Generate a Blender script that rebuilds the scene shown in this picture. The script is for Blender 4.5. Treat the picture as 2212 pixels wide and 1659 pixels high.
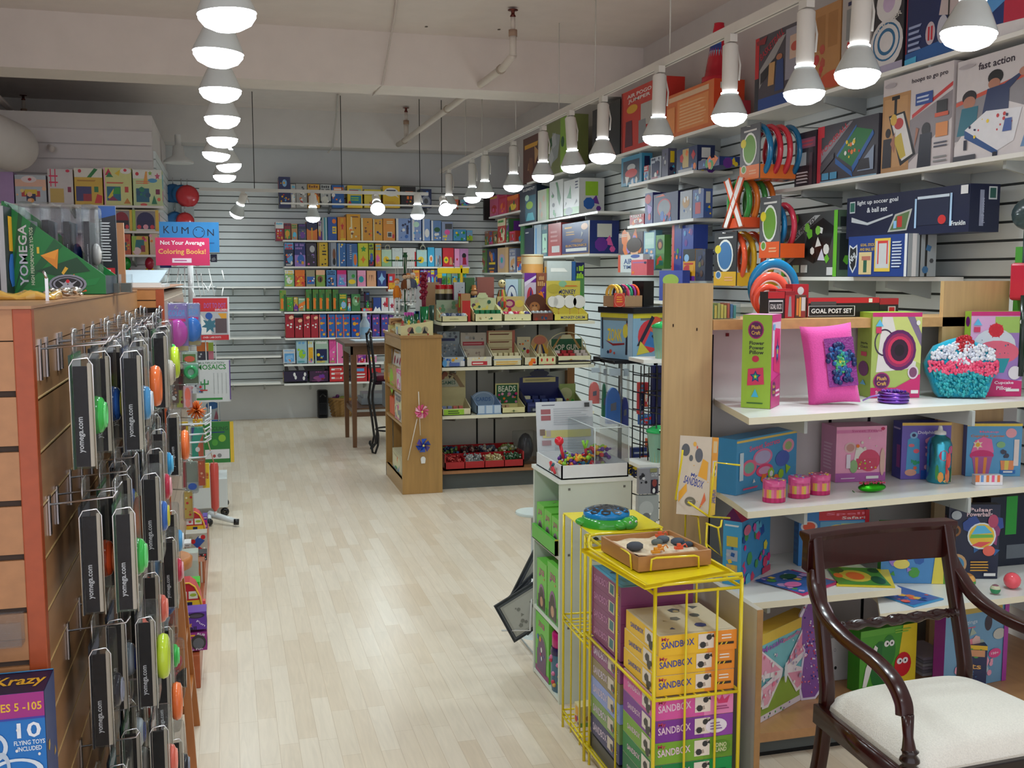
import bpy,math,random
from mathutils import Vector,Matrix
S = bpy.context.scene
for o in list(bpy.data.objects): bpy.data.objects.remove(o)
# ---------- camera ----------
FPX = 2230.0; CH = 1.55; PIT = math.radians(5.97); YAW = math.radians(15.4)
cam = bpy.data.objects.new('camera',bpy.data.cameras.new('camera')); S.collection.objects.link(cam)
cam.location = (0,0,CH); cam.rotation_euler = (math.pi/2-PIT,0,-YAW)
cam.data.sensor_width = 36; cam.data.lens = 36*FPX/2212; cam.data.clip_start = .05
S.camera = cam
# ---------- world: soft fill light let in by the open end behind the camera ----------
W = bpy.data.worlds.new('world'); S.world = W; W.use_nodes = True
W.node_tree.nodes['Background'].inputs[0].default_value = (.93,.92,1.0,1)
W.node_tree.nodes['Background'].inputs[1].default_value = 1.45
S.view_settings.view_transform = 'Standard'; S.view_settings.look = 'None'
S.view_settings.exposure = -0.08; S.view_settings.gamma = 1; S.view_settings.use_curve_mapping = False
LAMP_W = 23.0       # watts of each track spotlight
# ---------- pixel -> world on a real plane ----------
_F0 = Vector((math.sin(YAW),math.cos(YAW),0)); _R = Vector((math.cos(YAW),-math.sin(YAW),0))
_F = _F0*math.cos(PIT)-Vector((0,0,math.sin(PIT))); _U = _F0*math.sin(PIT)+Vector((0,0,math.cos(PIT)))
def P(x,y,X=None,Y=None,Z=None):
    d = _F+_R*((x-1106)/FPX)+_U*((829.5-y)/FPX)
    t = X/d.x if X is not None else (Y/d.y if Y is not None else (Z-CH)/d.z)
    return Vector((0,0,CH))+d*t
def fr(ox,oy,s): return lambda x,y: (ox+x*s,oy+y*s)
def K(k,x,y,**a): return P(*k(x,y),**a)
A = fr(560,350,.22604); B = fr(560,640,.33454); C = fr(900,350,.22604); D = fr(940,690,.16275)
E = fr(1600,0,.27667); F = fr(1600,380,.27667); G = fr(1250,150,.30139); H = fr(1020,850,.4878)
I = fr(1530,650,.30832); J = fr(1530,1050,.36706); KK = fr(0,400,.18083); L2 = fr(340,620,.15677)
L3 = fr(340,860,.15677); L4 = fr(340,1080,.20494); N = fr(1120,850,.19289); O = fr(1280,550,.16878)
Q = fr(720,540,.13264); R = fr(730,680,.21699); SS = fr(230,330,.17475); T = fr(1240,760,.22906)
Z1 = fr(0,0,.33759); U0 = fr(0,0,1)
# ---------- colour ----------
NAMED = dict(white='e8e8e4',offw='d8d8cc',cream='e6dfb4',black='101014',grey='8a8d90',dgrey='45484c',lgrey='b9bcbd',red='c8202a',
 dred='8a1420',crim='a8143c',pink='ea5fa8',lpink='f0a5c6',hot='d81f78',orange='ee7a1c',lor='f4a34a',yellow='f0cf2a',gold='e0a41c',
 lime='9ccc2c',green='2f9a3c',dgreen='14592e',teal='1c9aa0',cyan='4fc3e6',blue='2464b8',navy='141c4c',lblue='8fbfe6',sky='5aa0d8',
 purple='6c2f96',lpurp='a080cc',mauve='8a4478',brown='7a4a2c',tan='c89a64',wood='b8783c',mint='bfe8d0',peach='f4bf96')
def lin(c):
    if c in NAMED: c = NAMED[c]
    if len(c) == 3: c = ''.join(q*2 for q in c)
    r = []
    for i in (0,2,4):
        v = int(c[i:i+2],16)/255; r.append(v/12.92 if v < .04045 else ((v+.055)/1.055)**2.4)
    return (*r,1)
# ---------- materials: every one procedural, tinted by the colour each surface carries ----------
def newmat(n):
    m = bpy.data.materials.new(n); m.use_nodes = True; nt = m.node_tree
    b = nt.nodes['Principled BSDF']; at = nt.nodes.new('ShaderNodeAttribute'); at.attribute_name = 'Col'
    return m,nt,b,at
def mat(n,rough=.5,metal=0,spec=.5,noise=.06,nscale=40,bump=0,coat=0,stretch=None,sheen=0):
    m,nt,b,at = newmat(n); L = nt.links.new
    b.inputs['Roughness'].default_value = rough; b.inputs['Metallic'].default_value = metal
    b.inputs['Specular IOR Level'].default_value = spec; b.inputs['Coat Weight'].default_value = coat
    b.inputs['Sheen Weight'].default_value = sheen
    tc = nt.nodes.new('ShaderNodeTexCoord'); mp = nt.nodes.new('ShaderNodeMapping'); nz = nt.nodes.new('ShaderNodeTexNoise')
    if stretch: mp.inputs['Scale'].default_value = stretch
    nz.inputs['Scale'].default_value = nscale; nz.inputs['Detail'].default_value = 3
    L(tc.outputs['Object'],mp.inputs[0]); L(mp.outputs[0],nz.inputs['Vector'])
    mr = nt.nodes.new('ShaderNodeMapRange'); mr.inputs[3].default_value = 1-noise*1.6; mr.inputs[4].default_value = 1+noise
    L(nz.outputs[0],mr.inputs[0])
    mx = nt.nodes.new('ShaderNodeMix'); mx.data_type = 'RGBA'; mx.blend_type = 'MULTIPLY'; mx.inputs[0].default_value = 1
    L(at.outputs['Color'],mx.inputs[6]); L(mr.outputs[0],mx.inputs[7]); L(mx.outputs[2],b.inputs['Base Color'])
    if bump:
        bp = nt.nodes.new('ShaderNodeBump'); bp.inputs['Strength'].default_value = bump; bp.inputs['Distance'].default_value = .004
        L(nz.outputs[0],bp.inputs['Height']); L(bp.outputs[0],b.inputs['Normal'])
    return m
MT = {}
MT['p'] = mat('printed_card',.38,noise=.05,nscale=25)
MT['g'] = mat('gloss_plastic',.16,noise=.03)
MT['m'] = mat('matte_paint',.75,spec=.25,noise=.05,nscale=6)
MT['M'] = mat('chrome_wire',.25,metal=1,noise=.03)
MT['l'] = mat('white_laminate',.3,noise=.03,nscale=8)
MT['w'] = mat('wood_grain',.38,noise=.16,nscale=7,stretch=(6,6,.5),bump=.05)
MT['W'] = mat('wood_grain_flat',.33,noise=.14,nscale=7,stretch=(5,.6,6),bump=.05)
MT['k'] = mat('mahogany',.22,noise=.35,nscale=14,stretch=(3,3,.7),coat=.15)
MT['f'] = mat('woven_fabric',.9,spec=.1,noise=.12,nscale=260,bump=.5,sheen=.3)
MT['F'] = mat('tinsel_pile',.35,noise=.35,nscale=160,bump=.9)
MT['c'] = bpy.data.materials.new('clear_plastic'); MT['c'].use_nodes = True
def _clear():
    nt = MT['c'].node_tree; nt.nodes.clear(); L = nt.links.new
    o = nt.nodes.new('ShaderNodeOutputMaterial'); mx = nt.nodes.new('ShaderNodeMixShader'); t = nt.nodes.new('ShaderNodeBsdfTransparent')
    g = nt.nodes.new('ShaderNodeBsdfGlossy'); g.inputs['Roughness'].default_value = .08
    lw = nt.nodes.new('ShaderNodeLayerWeight'); lw.inputs[0].default_value = .35; mr = nt.nodes.new('ShaderNodeMapRange')
    mr.inputs[3].default_value = .025; mr.inputs[4].default_value = .5; at = nt.nodes.new('ShaderNodeAttribute'); at.attribute_name = 'Col'
    t.inputs[0].default_value = (.93,.95,.96,1)
    nz = nt.nodes.new('ShaderNodeTexNoise'); nz.inputs['Scale'].default_value = 55; bp = nt.nodes.new('ShaderNodeBump'); bp.inputs['Strength'].default_value = .5
    bp.inputs['Distance'].default_value = .003
    L(nz.outputs[0],bp.inputs['Height']); L(bp.outputs[0],g.inputs['Normal'])
    L(lw.outputs['Fresnel'],mr.inputs[0]); L(mr.outputs[0],mx.inputs[0]); L(t.outputs[0],mx.inputs[1]); L(g.outputs[0],mx.inputs[2]); L(mx.outputs[0],o.inputs[0])
_clear()
def _emit(n,s):
    m = bpy.data.materials.new(n); m.use_nodes = True; nt = m.node_tree; nt.nodes.clear()
    e = nt.nodes.new('ShaderNodeEmission'); e.inputs[0].default_value = (.9,.95,1,1); e.inputs[1].default_value = s
    o = nt.nodes.new('ShaderNodeOutputMaterial'); nt.links.new(e.outputs[0],o.inputs[0]); return m
MT['E'] = _emit('lit_bulb',14)
# ---------- text as flat geometry ----------
_tc = {}
def tmesh(s,bold=True):
    key = (s,bold)
    if key in _tc: return _tc[key]
    cu = bpy.data.curves.new('t','FONT'); cu.body = s; cu.resolution_u = 2
    if bold and len(s) > 1: cu.offset = .018
    o = bpy.data.objects.new('t',cu); S.collection.objects.link(o); dg = bpy.context.evaluated_depsgraph_get()
    me = bpy.data.meshes.new_from_object(o.evaluated_get(dg))
    vs = [(v.co.x,v.co.y) for v in me.vertices]; fs = [tuple(p.vertices) for p in me.polygons]
    x0 = min(v[0] for v in vs); x1 = max(v[0] for v in vs); y0 = min(v[1] for v in vs); y1 = max(v[1] for v in vs)
    vs = [((a-x0)/(x1-x0),(b-y0)/max(y1-y0,1e-4)) for a,b in vs]
    bpy.data.objects.remove(o); bpy.data.curves.remove(cu); bpy.data.meshes.remove(me)
    _tc[key] = (vs,fs,(x1-x0)/(y1-y0)); return _tc[key]
# ---------- mesh collector ----------
class Mb:
    def __init__(s): s.v = []; s.f = []; s.c = []; s.m = []; s.sm = []; s.x = Matrix.Identity(4)
    def add(s,pts,faces,col,m='p',sm=False):
        n = len(s.v); s.v += [s.x@Vector(q) for q in pts]
        cc = lin(col) if isinstance(col,str) else None
        for i,q in enumerate(faces):
            s.f.append(tuple(n+a for a in q)); s.c.append(cc or lin(col[i % len(col)])); s.m.append(m); s.sm.append(sm)
        return s
    def box(s,x0,y0,z0,x1,y1,z1,col,m='p'):
        v = [(x0,y0,z0),(x1,y0,z0),(x1,y1,z0),(x0,y1,z0),(x0,y0,z1),(x1,y0,z1),(x1,y1,z1),(x0,y1,z1)]
        # face order: bottom, top, front(-y), right(+x), back, left(-x)
        return s.add(v,[(3,2,1,0),(4,5,6,7),(0,1,5,4),(1,2,6,5),(2,3,7,6),(3,0,4,7)],col,m)
    def prism(s,pts,z0,z1,col,m='p'):      # pts counter-clockwise in xy
        n = len(pts); v = [(a,b,z0) for a,b in pts]+[(a,b,z1) for a,b in pts]
        return s.add(v,[tuple(range(n-1,-1,-1)),tuple(range(n,2*n))]+[(i,(i+1) % n,n+(i+1) % n,n+i) for i in range(n)],col,m)
    def slab(s,pts,y0,y1,col,m='p'):       # outline in xz extruded along y
        n = len(pts); v = [(a,y0,b) for a,b in pts]+[(a,y1,b) for a,b in pts]
        return s.add(v,[tuple(range(n)),tuple(range(2*n-1,n-1,-1))]+[(i,n+i,n+(i+1) % n,(i+1) % n) for i in range(n)],col,m)
    def tube(s,pts,r,col,m='M',n=8,closed=False):
        pts = [Vector(q) for q in pts]; L = len(pts); rs = r if isinstance(r,(list,tuple)) else [r]*L; V = []; up = None
        for i,q in enumerate(pts):
            a = pts[(i-1) % L] if (i or closed) else q; b = pts[(i+1) % L] if (i < L-1 or closed) else q
            d = (b-a).normalized()
            if up is None:
                up = Vector((0,0,1)) if abs(d.z) < .9 else Vector((1,0,0))
            e = d.cross(up).normalized(); up = e.cross(d).normalized()
            V += [q+(e*math.cos(t)+up*math.sin(t))*rs[i] for t in [2*math.pi*j/n for j in range(n)]]
        f = []
        for i in range(L if closed else L-1):
            k = (i+1) % L
            f += [(i*n+j,i*n+(j+1) % n,k*n+(j+1) % n,k*n+j) for j in range(n)]
        if not closed: f += [tuple(range(n-1,-1,-1)),tuple((L-1)*n+j for j in range(n))]
        return s.add(V,f,col,m,True)
    def lathe(s,prof,col,m='g',n=20,c=(0,0,0),cap=True):
        V = []; f = []; L = len(prof)
        for r,z in prof: V += [(c[0]+r*math.cos(2*math.pi*j/n),c[1]+r*math.sin(2*math.pi*j/n),c[2]+z) for j in range(n)]
        for i in range(L-1): f += [(i*n+j,i*n+(j+1) % n,(i+1)*n+(j+1) % n,(i+1)*n+j) for j in range(n)]
        s.add(V,f,col,m,True)
        if cap: s.add(V,[tuple(range(n-1,-1,-1)),tuple((L-1)*n+j for j in range(n))],col,m)
        return s
    def ball(s,c,r,col,m='g',n=12,sz=(1,1,1)):
        V = []; f = []; k = n//2+1
        for i in range(k):
            a = math.pi*(i+.0)/(k-1); rr = max(math.sin(a),1e-3)
            V += [(c[0]+sz[0]*r*rr*math.cos(2*math.pi*j/n),c[1]+sz[1]*r*rr*math.sin(2*math.pi*j/n),c[2]-sz[2]*r*math.cos(a)) for j in range(n)]
        for i in range(k-1): f += [(i*n+j,i*n+(j+1) % n,(i+1)*n+(j+1) % n,(i+1)*n+j) for j in range(n)]
        return s.add(V,f,col,m,True)
    def torus(s,c,R_,r,axis='x',col='red',m='g',n=24,k=8,flat=1):
        pts = []
        V = []; f = []
        for i in range(n):
            a = 2*math.pi*i/n
            for j in range(k):
                b = 2*math.pi*j/k; q = (R_+r*math.cos(b)); h = flat*r*math.sin(b)
                x,y = q*math.cos(a),q*math.sin(a)
                V.append({'x': (c[0]+h,c[1]+x,c[2]+y),'y': (c[0]+x,c[1]+h,c[2]+y),'z': (c[0]+x,c[1]+y,c[2]+h)}[axis])
        for i in range(n):
            for j in range(k): f.append((i*k+j,((i+1) % n)*k+j,((i+1) % n)*k+(j+1) % k,i*k+(j+1) % k))
        return s.add(V,f,col,m,True)
    def build(s,name,parent=None,loc=(0,0,0),rz=0,label=None,cat=None,group=None,kind=None,bevel=0,subd=0):
        me = bpy.data.meshes.new(name); me.from_pydata([tuple(q) for q in s.v],[],s.f)
        ms = []
        for k in s.m:
            if k not in ms: ms.append(k)
        for k in ms: me.materials.append(MT[k])
        me.polygons.foreach_set('material_index',[ms.index(k) for k in s.m])
        me.polygons.foreach_set('use_smooth',s.sm)
        ca = me.color_attributes.new('Col','FLOAT_COLOR','CORNER'); d = []
        for q,c in zip(s.f,s.c): d += list(c)*len(q)
        ca.data.foreach_set('color',d); me.update()
        o = bpy.data.objects.new(name,me); S.collection.objects.link(o)
        o.location = loc; o.rotation_euler = (0,0,rz)
        if parent: o.parent = parent
        if bevel:
            b = o.modifiers.new('b','BEVEL'); b.width = bevel; b.segments = 2; b.limit_method = 'ANGLE'; b.angle_limit = math.radians(50)
        if subd:
            b = o.modifiers.new('s','SUBSURF'); b.levels = subd; b.render_levels = subd
        tag(o,label,cat,group,kind); return o
def tag(o,label=None,cat=None,group=None,kind=None):
    if label: o['label'] = label
    if cat: o['category'] = cat
    if group: o['group'] = group
    if kind: o['kind'] = kind
    return o
def thing(name,loc,label,cat,group=None,rz=0,kind=None):
    o = bpy.data.objects.new(name,None); o.empty_display_size = .05; S.collection.objects.link(o)
    o.location = loc; o.rotation_euler = (0,0,rz); return tag(o,label,cat,group,kind)
# ---------- printing on a face ----------
class Face:
    def __init__(s,m,o,u,v,w,h,mt='p',eps=.0005):
        s.m = m; s.o = Vector(o); s.u = Vector(u).normalized(); s.v = Vector(v).normalized(); s.n = s.u.cross(s.v); s.w = w; s.h = h
        s.k = 0; s.mt = mt; s.e = eps
    def q(s,a,b): return s.o+s.u*(a*s.w)+s.v*(b*s.h)+s.n*(s.e*(1+s.k))
    def poly(s,pts,col): s.k += .3; s.m.add([s.q(a,b) for a,b in pts],[tuple(range(len(pts)))],col,s.mt)
    def ring(s,cu,cv,ru,rv,t,col,n=24):
        s.k += .3; V = []
        for i in range(n):
            a = 2*math.pi*i/n; V += [s.q(cu+ru*math.cos(a),cv+rv*math.sin(a)),s.q(cu+ru*(1-t)*math.cos(a),cv+rv*(1-t)*math.sin(a))]
        s.m.add(V,[(2*i,2*((i+1) % n),2*((i+1) % n)+1,2*i+1) for i in range(n)],col,s.mt)
    def text(s,t,cu,cv,w,h,col,rot=0,bold=True):
        vs,fs,asp = tmesh(t,bold); s.k += .3; W_,H_ = w*s.w,h*s.h; r = math.radians(rot); c,sn = math.cos(r),math.sin(r); V = []
        for a,b in vs:
            x,y = (a-.5)*W_,(b-.5)*H_; x,y = x*c-y*sn,x*sn+y*c
            V.append(s.q(cu+x/s.w,cv+y/s.h))
        s.m.add(V,fs,col,s.mt)
    def art(s,code):
        for op in code.split(';'):
            t = op.split()
            if not t: continue
            k = t[0]
            if k == 'r': a,b,c,d = map(float,t[1:5]); s.poly([(a,b),(c,b),(c,d),(a,d)],t[5])
            elif k == 'e':
                a,b,c,d = map(float,t[1:5]); n = 18; s.poly([(a+c*math.cos(2*math.pi*i/n),b+d*math.sin(2*math.pi*i/n)) for i in range(n)],t[5])
            elif k == 'o': s.ring(*map(float,t[1:6]),t[6])
            elif k == 'p': z = list(map(float,t[2:])); s.poly(list(zip(z[::2],z[1::2])),t[1])
            elif k == 't': a,b,c,d = map(float,t[1:5]); s.text(' '.join(t[6:]),a,b,c,d,t[5])
            elif k == 'T': a,b,c,d,r = map(float,t[1:6]); s.text(' '.join(t[7:]),a,b,c,d,t[6],r)
            elif k == 'l':      # lines of small print as bars
                a,b,c,d = map(float,t[1:5]); n = int(t[5]); rr = random.Random(n*7+int(a*100))
                for i in range(n):
                    y = d-(d-b)*(i+.75)/n; s.poly([(a,y),(a+(c-a)*rr.uniform(.75,1),y),(a+(c-a)*rr.uniform(.75,1),y+(d-b)*.45/n),(a,y+(d-b)*.45/n)],t[6])
            elif k == 's':      # star / flower
                a,b,c,d = map(float,t[1:5]); n = int(t[5]); s.poly([(a+(c if i % 2 == 0 else c*.5)*math.sin(math.pi*i/n),b+(d if i % 2 == 0 else d*.5)*math.cos(math.pi*i/n)) for i in range(2*n)],t[6])
            elif k == 'n':      # scatter of blobs
                a,b,c,d = map(float,t[1:5]); n = int(t[5]); sz = float(t[6]); cs = t[7].split(','); rr = random.Random(n+int(a*50)+int(b*90))
                for i in range(n):
                    x,y,q = rr.uniform(a,c),rr.uniform(b,d),sz*rr.uniform(.5,1.2); g = rr.randint(3,8); o_ = rr.uniform(0,6); q2 = q*s.w/s.h
                    s.poly([(x+q*math.cos(o_+2*math.pi*j/g),y+q2*math.sin(o_+2*math.pi*j/g)) for j in range(g)],rr.choice(cs))
PAL = 'red yellow blue white orange green pink navy cyan lime purple gold offw'.split()
def rart(f,seed,col,cols=None):
    r = random.Random(seed); c = cols.split(',') if cols else r.sample(PAL,4); c = [q for q in c if q != col] or ['white']; g = lambda: r.choice(c)
    code = []
    t = r.uniform(.62,.8)
    st = r.randint(0,4)
    if st == 0: code.append('r 0 0 1 %.2f %s' % (r.uniform(.1,.5),g()))
    if st == 1: code.append('r 0 %.2f 1 1 %s' % (t,g()))
    if st == 2: code.append('p %s 0 .2 1 .5 1 .8 0 .5' % g())
    if st == 3: code.append('r .1 .12 .9 %.2f %s' % (t-.05,g()))
    code.append('e %.2f %.2f .32 .2 %s' % (r.uniform(.4,.6),r.uniform(.3,.45),g()))
    code.append('n .2 .15 .8 .6 %d .11 %s' % (r.randint(4,9),','.join(c)))
    q = g()
    for i in range(r.randint(1,2)):       # title lettering blobs (unreadable in the photograph)
        y = .9-.13*i; n = r.randint(4,7); w = .8/n
        for j in range(n):
            if r.random() < .9: code.append('r %.3f %.3f %.3f %.3f %s' % (.1+j*w,y-.05,.1+j*w+w*.72,y+.04+r.uniform(-.02,.02),q))
    if r.random() < .6: code.append('e %.2f .15 .12 .08 %s' % (r.uniform(.2,.8),g()))
    code.append('l .12 .03 .85 .12 2 %s' % g())
    f.art(';'.join(code))
_seed = [1]
def carton(name,label,cat,p0,ang,w,h,d,col,art=None,side=None,scol=None,tcol=None,top=None,group=None,tilt=0,m='p',right=None,lean=0,bevel=0,parent=None):
    """box whose front bottom-left corner is p0; local x runs along the front, local y into the depth"""
    b = Mb(); s2 = scol or col
    if tilt: b.x = Matrix.Rotation(math.radians(-tilt),4,'X')
    if lean: b.x = Matrix.Rotation(math.radians(lean),4,'Y')@b.x
    b.box(0,0,0,w,d,h,[s2,tcol or s2,col,s2,s2,s2],m)
    _seed[0] += 1; sd = _seed[0]
    f = Face(b,(0,0,0),(1,0,0),(0,0,1),w,h,m)
    if art is None: rart(f,sd,col)
    elif art.startswith('@'): rart(f,sd,col,art[1:])
    else: f.art(art)
    fl = Face(b,(0,d,0),(0,-1,0),(0,0,1),d,h,m); fr_ = Face(b,(w,0,0),(0,1,0),(0,0,1),d,h,m)
    r = random.Random(sd)
    gen = 'r .25 .5 .75 .9 %s;n .2 .1 .8 .4 3 .2 %s' % (r.choice(PAL),','.join(r.sample(PAL,3)))
    if d > .025 and h > .05:
        fl.art(side if side is not None else gen); fr_.art(right if right is not None else (side if side is not None else gen))
    if top: Face(b,(0,0,h),(1,0,0),(0,1,0),w,d,m).art(top)
    return b.build(name,parent,p0,ang,label,cat,group,bevel=bevel)
ORD = 'first second third fourth fifth sixth seventh eighth ninth tenth eleventh twelfth'.split()
def row(where,k,ax,pl,yb,items,depth=.2,name='toy_box',cat='toy box',group=None,z=None,xm=None):
    """boxes standing side by side; each item is (x0, x1, ytop, colour, words[, art[, depth]])"""
    descs = [i[4] for i in items]; cnt = {}
    for it in items:
        x0,x1,yt,col,ds = it[:5]; art = it[5] if len(it) > 5 else None; dp = it[6] if len(it) > 6 and it[6] else depth
        yy = it[7] if len(it) > 7 else yb
        if ax == 'Y': a = K(k,x0,yy,Y=pl); c = K(k,x1,yy,Y=pl); ang = 0; top = K(k,(x0+x1)/2,yt,Y=pl).z; w = c.x-a.x
        else: a = K(k,x0,yy,X=pl); c = K(k,x1,yy,X=pl); ang = -math.pi/2; w = a.y-c.y
        zz = z if (z is not None and len(it) <= 7) else K(k,(x0+x1)/2,yy,**{ax: pl}).z
        top = K(k,(x0+x1)/2,yt,**{ax: pl}).z
        lb = ds
        if descs.count(ds) > 1:
            cnt[ds] = cnt.get(ds,0)+1; n = descs.count(ds); lb = '%s, %s of %d,' % (ds,ORD[cnt[ds]-1],n)
        nm = name; ct = cat
        for key,(n2,c2) in dict(bag=('gift_bag','bag'),book=('activity_book','book'),jar=('toy_jar','jar')).items():
            if key in ds.split(): nm,ct = n2,c2
        carton(nm,lb+' '+where,ct,(a.x,a.y,zz),ang,w*.97,top-zz,dp,col,art,group=group)
# =================== THE ROOM ===================
XR = 3.1; YB = 11.49; XL = -4.2; ZC = 3.27; YF = -1.6
def floor_mat():
    m = bpy.data.materials.new('maple_laminate'); m.use_nodes = True; nt = m.node_tree; L = nt.links.new; b = nt.nodes['Principled BSDF']
    tc = nt.nodes.new('ShaderNodeTexCoord'); mp = nt.nodes.new('ShaderNodeMapping'); mp.inputs['Rotation'].default_value = (0,0,math.pi/2)
    br = nt.nodes.new('ShaderNodeTexBrick'); br.inputs['Scale'].default_value = 1; br.inputs['Brick Width'].default_value = .36; br.inputs['Row Height'].default_value = .064
    br.inputs['Mortar Size'].default_value = .0006; br.offset = .37; br.offset_frequency = 2; br.squash = 1.35; br.squash_frequency = 3
    br.inputs['Color1'].default_value = lin('e2d4c0'); br.inputs['Color2'].default_value = lin('d4c0a6'); br.inputs['Mortar'].default_value = lin('bea88c'); br.inputs['Bias'].default_value = -.25
    mp2 = nt.nodes.new('ShaderNodeMapping'); mp2.inputs['Scale'].default_value = (14,1.1,1)
    nz = nt.nodes.new('ShaderNodeTexNoise'); nz.inputs['Scale'].default_value = 3.2; nz.inputs['Detail'].default_value = 6; nz.inputs['Distortion'].default_value = 1.6
    mr = nt.nodes.new('ShaderNodeMapRange'); mr.inputs[3].default_value = .84; mr.inputs[4].default_value = 1.1
    n2 = nt.nodes.new('ShaderNodeTexNoise'); n2.inputs['Scale'].default_value = 1.4; m2 = nt.nodes.new('ShaderNodeMapRange'); m2.inputs[3].default_value = .92; m2.inputs[4].default_value = 1.07
    x1 = nt.nodes.new('ShaderNodeMix'); x1.data_type = 'RGBA'; x1.blend_type = 'MULTIPLY'; x1.inputs[0].default_value = 1
    x2 = nt.nodes.new('ShaderNodeMix'); x2.data_type = 'RGBA'; x2.blend_type = 'MULTIPLY'; x2.inputs[0].default_value = 1
    L(tc.outputs['Object'],mp.inputs[0]); L(mp.outputs[0],br.inputs['Vector']); L(tc.outputs['Object'],mp2.inputs[0]); L(mp2.outputs[0],nz.inputs['Vector'])
    L(tc.outputs['Object'],n2.inputs['Vector']); L(nz.outputs[0],mr.inputs[0]); L(n2.outputs[0],m2.inputs[0])
    L(br.outputs[0],x1.inputs[6]); L(mr.outputs[0],x1.inputs[7]); L(x1.outputs[2],x2.inputs[6]); L(m2.outputs[0],x2.inputs[7]); L(x2.outputs[2],b.inputs['Base Color'])
    b.inputs['Roughness'].default_value = .3; b.inputs['Specular IOR Level'].default_value = .45; return m
MT['floor'] = floor_mat()
def wbox(name,x0,y0,z0,x1,y1,z1,col,m='m',**kw):
    c = Vector((x0,y0,z0)); return Mb().box(0,0,0,x1-x0,y1-y0,z1-z0,col,m).build(name,loc=c,**kw)
Mb().box(XL,YF,-.05,XR,YB,0,'white','floor').build('floor',kind='structure')
wbox('ceiling',XL,YF,ZC,XR,YB,ZC+.05,'e4dad4',kind='structure')
wbox('trim_1',XL,7.5,2.9,XR,7.88,ZC,'e6dcd4',kind='structure',label='painted concrete beam across the middle of the ceiling')
wbox('trim_2',XL,11.16,2.9,XR,YB-.01,ZC,'dedad6',kind='structure',label='painted concrete beam against the back wall')
wbox('wall_left',XL-.08,YF,0,XL,YB,ZC,'c8c2be',kind='structure')
def slats(b,L,z0,z1,ax,c,sgn,pitch=.075,col='e6eeee',t=.018):
    """slatwall boards with dark grooves between, in front of plane c"""
    n = round((z1-z0)/pitch)
    for i in range(n):
        a = z0+i*pitch; e = a+pitch-.011
        if ax == 'Y': b.box(L[0],min(c,c+sgn*t),a,L[1],max(c,c+sgn*t),e,col,'l')
        else: b.box(min(c,c+sgn*t),L[0],a,max(c,c+sgn*t),L[1],e,col,'l')
b = Mb(); b.box(XL,YB,0,XR,YB+.08,ZC,'d4d6d6','m'); b.box(-.6,YB-.004,.36,XR,YB,2.545,'7c807e','m')
slats(b,(-.6,XR-.02),0.37,2.545,'Y',YB-.004,-1); b.build('wall_back',kind='structure')
b = Mb(); b.box(XR,YF,0,XR+.08,YB,ZC,'d8d2ce','m'); b.box(XR-.004,1.5,.2,XR,YB-.03,2.525,'5f6260','m')
slats(b,(1.5,YB-.03),.2,2.525,'X',XR-.004,-1); b.build('wall_right',kind='structure')
# white partition block on the left, slatted towards the shop
b = Mb(); b.box(XL+.01,9.42,0,-.57,YB-.03,2.9,'dcd6d4','m'); slats(b,(XL+.02,-.575),.4,2.75,'Y',9.42,-1,.125,'dcd6d6')
slats(b,(9.44,YB-.06),.37,2.6,'X',-.57,1,.075,'dee6e6'); b.build('wall_partition',kind='structure')
# =================== TRACK LIGHTING ===================
RIM = 2.28
def lamp(p,label,group,d=.165,neck=.2,power=1.0,tiltx=0,tilty=0,track=2.64,light=True):
    """track spot: p is the centre of the bell's rim"""
    t = thing('track_spotlight',(p.x,p.y,track),label,'lamp',group)
    r = d/2; z = p.z-track
    mx = Matrix.Translation((0,0,z+neck+.07))@Matrix.Rotation(math.radians(tiltx),4,'X')@Matrix.Rotation(math.radians(tilty),4,'Y')@Matrix.Translation((0,0,-(z+neck+.07)))
    Mb().box(-.018,-.03,-.035,.018,.03,-.001,'e0dcd4','m').tube([(0,0,-.03),(0,0,z+neck+.06)],.009,'e0dcd4','m').tube([(.03,0,z+neck+.1),(.05,0,z+neck+.02),(.045,0,z+.16)],.005,'dcd8d0','m').build('bracket',t)
    b = Mb(); b.x = mx; b.lathe([(.03,z+.1),(.036,z+.12),(.036,z+.1+neck),(.026,z+.11+neck)],'e4e0d8','m',16); cn = b.build('canister',t)
    b = Mb(); b.x = mx; b.lathe([(.036,z+.1),(r*.62,z+.075),(r*.95,z+.015),(r,z)],'c9cfcc','g',24,cap=False); sh = b.build('shade',t)
    b = Mb(); b.x = mx; b.lathe([(r*.97,z+.004),(r*.96,z-.012),(r*.8,z-.03),(r*.45,z-.044),(.003,z-.048)],'white','E',24,cap=False); b.build('bulb',sh)
    b = Mb(); b.x = mx; b.torus((0,0,z+.1),.036,.004,'z','white','E'); b.build('glowing_collar',cn)
    if light:
        ld = bpy.data.lights.new('spot','SPOT'); ld.energy = LAMP_W*power; ld.spot_size = math.radians(150); ld.spot_blend = 1; ld.shadow_soft_size = .07; ld.color = (.82,.97,1)
        lo = bpy.data.objects.new('light_beam',ld); S.collection.objects.link(lo); lo.parent = t; lo.matrix_local = mx@Matrix.Translation((0,0,z-.065))
nearest = ['nearest','second nearest','third nearest','fourth nearest','fifth nearest','sixth nearest','seventh nearest','farthest']
for i,(x,y) in enumerate(((475,30),(481,115),(476,195),(480,255),(480,300),(476,333),(485,357),(485,380))):
    lamp(P(x,y,Z=RIM),'bell-shaped white lamp in the left row above the aisle, %s of eight' % nearest[i],'lamps on the left track',tilty=(-4,3,0,0,0,5,-6,0)[i],power=1.15)
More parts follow.
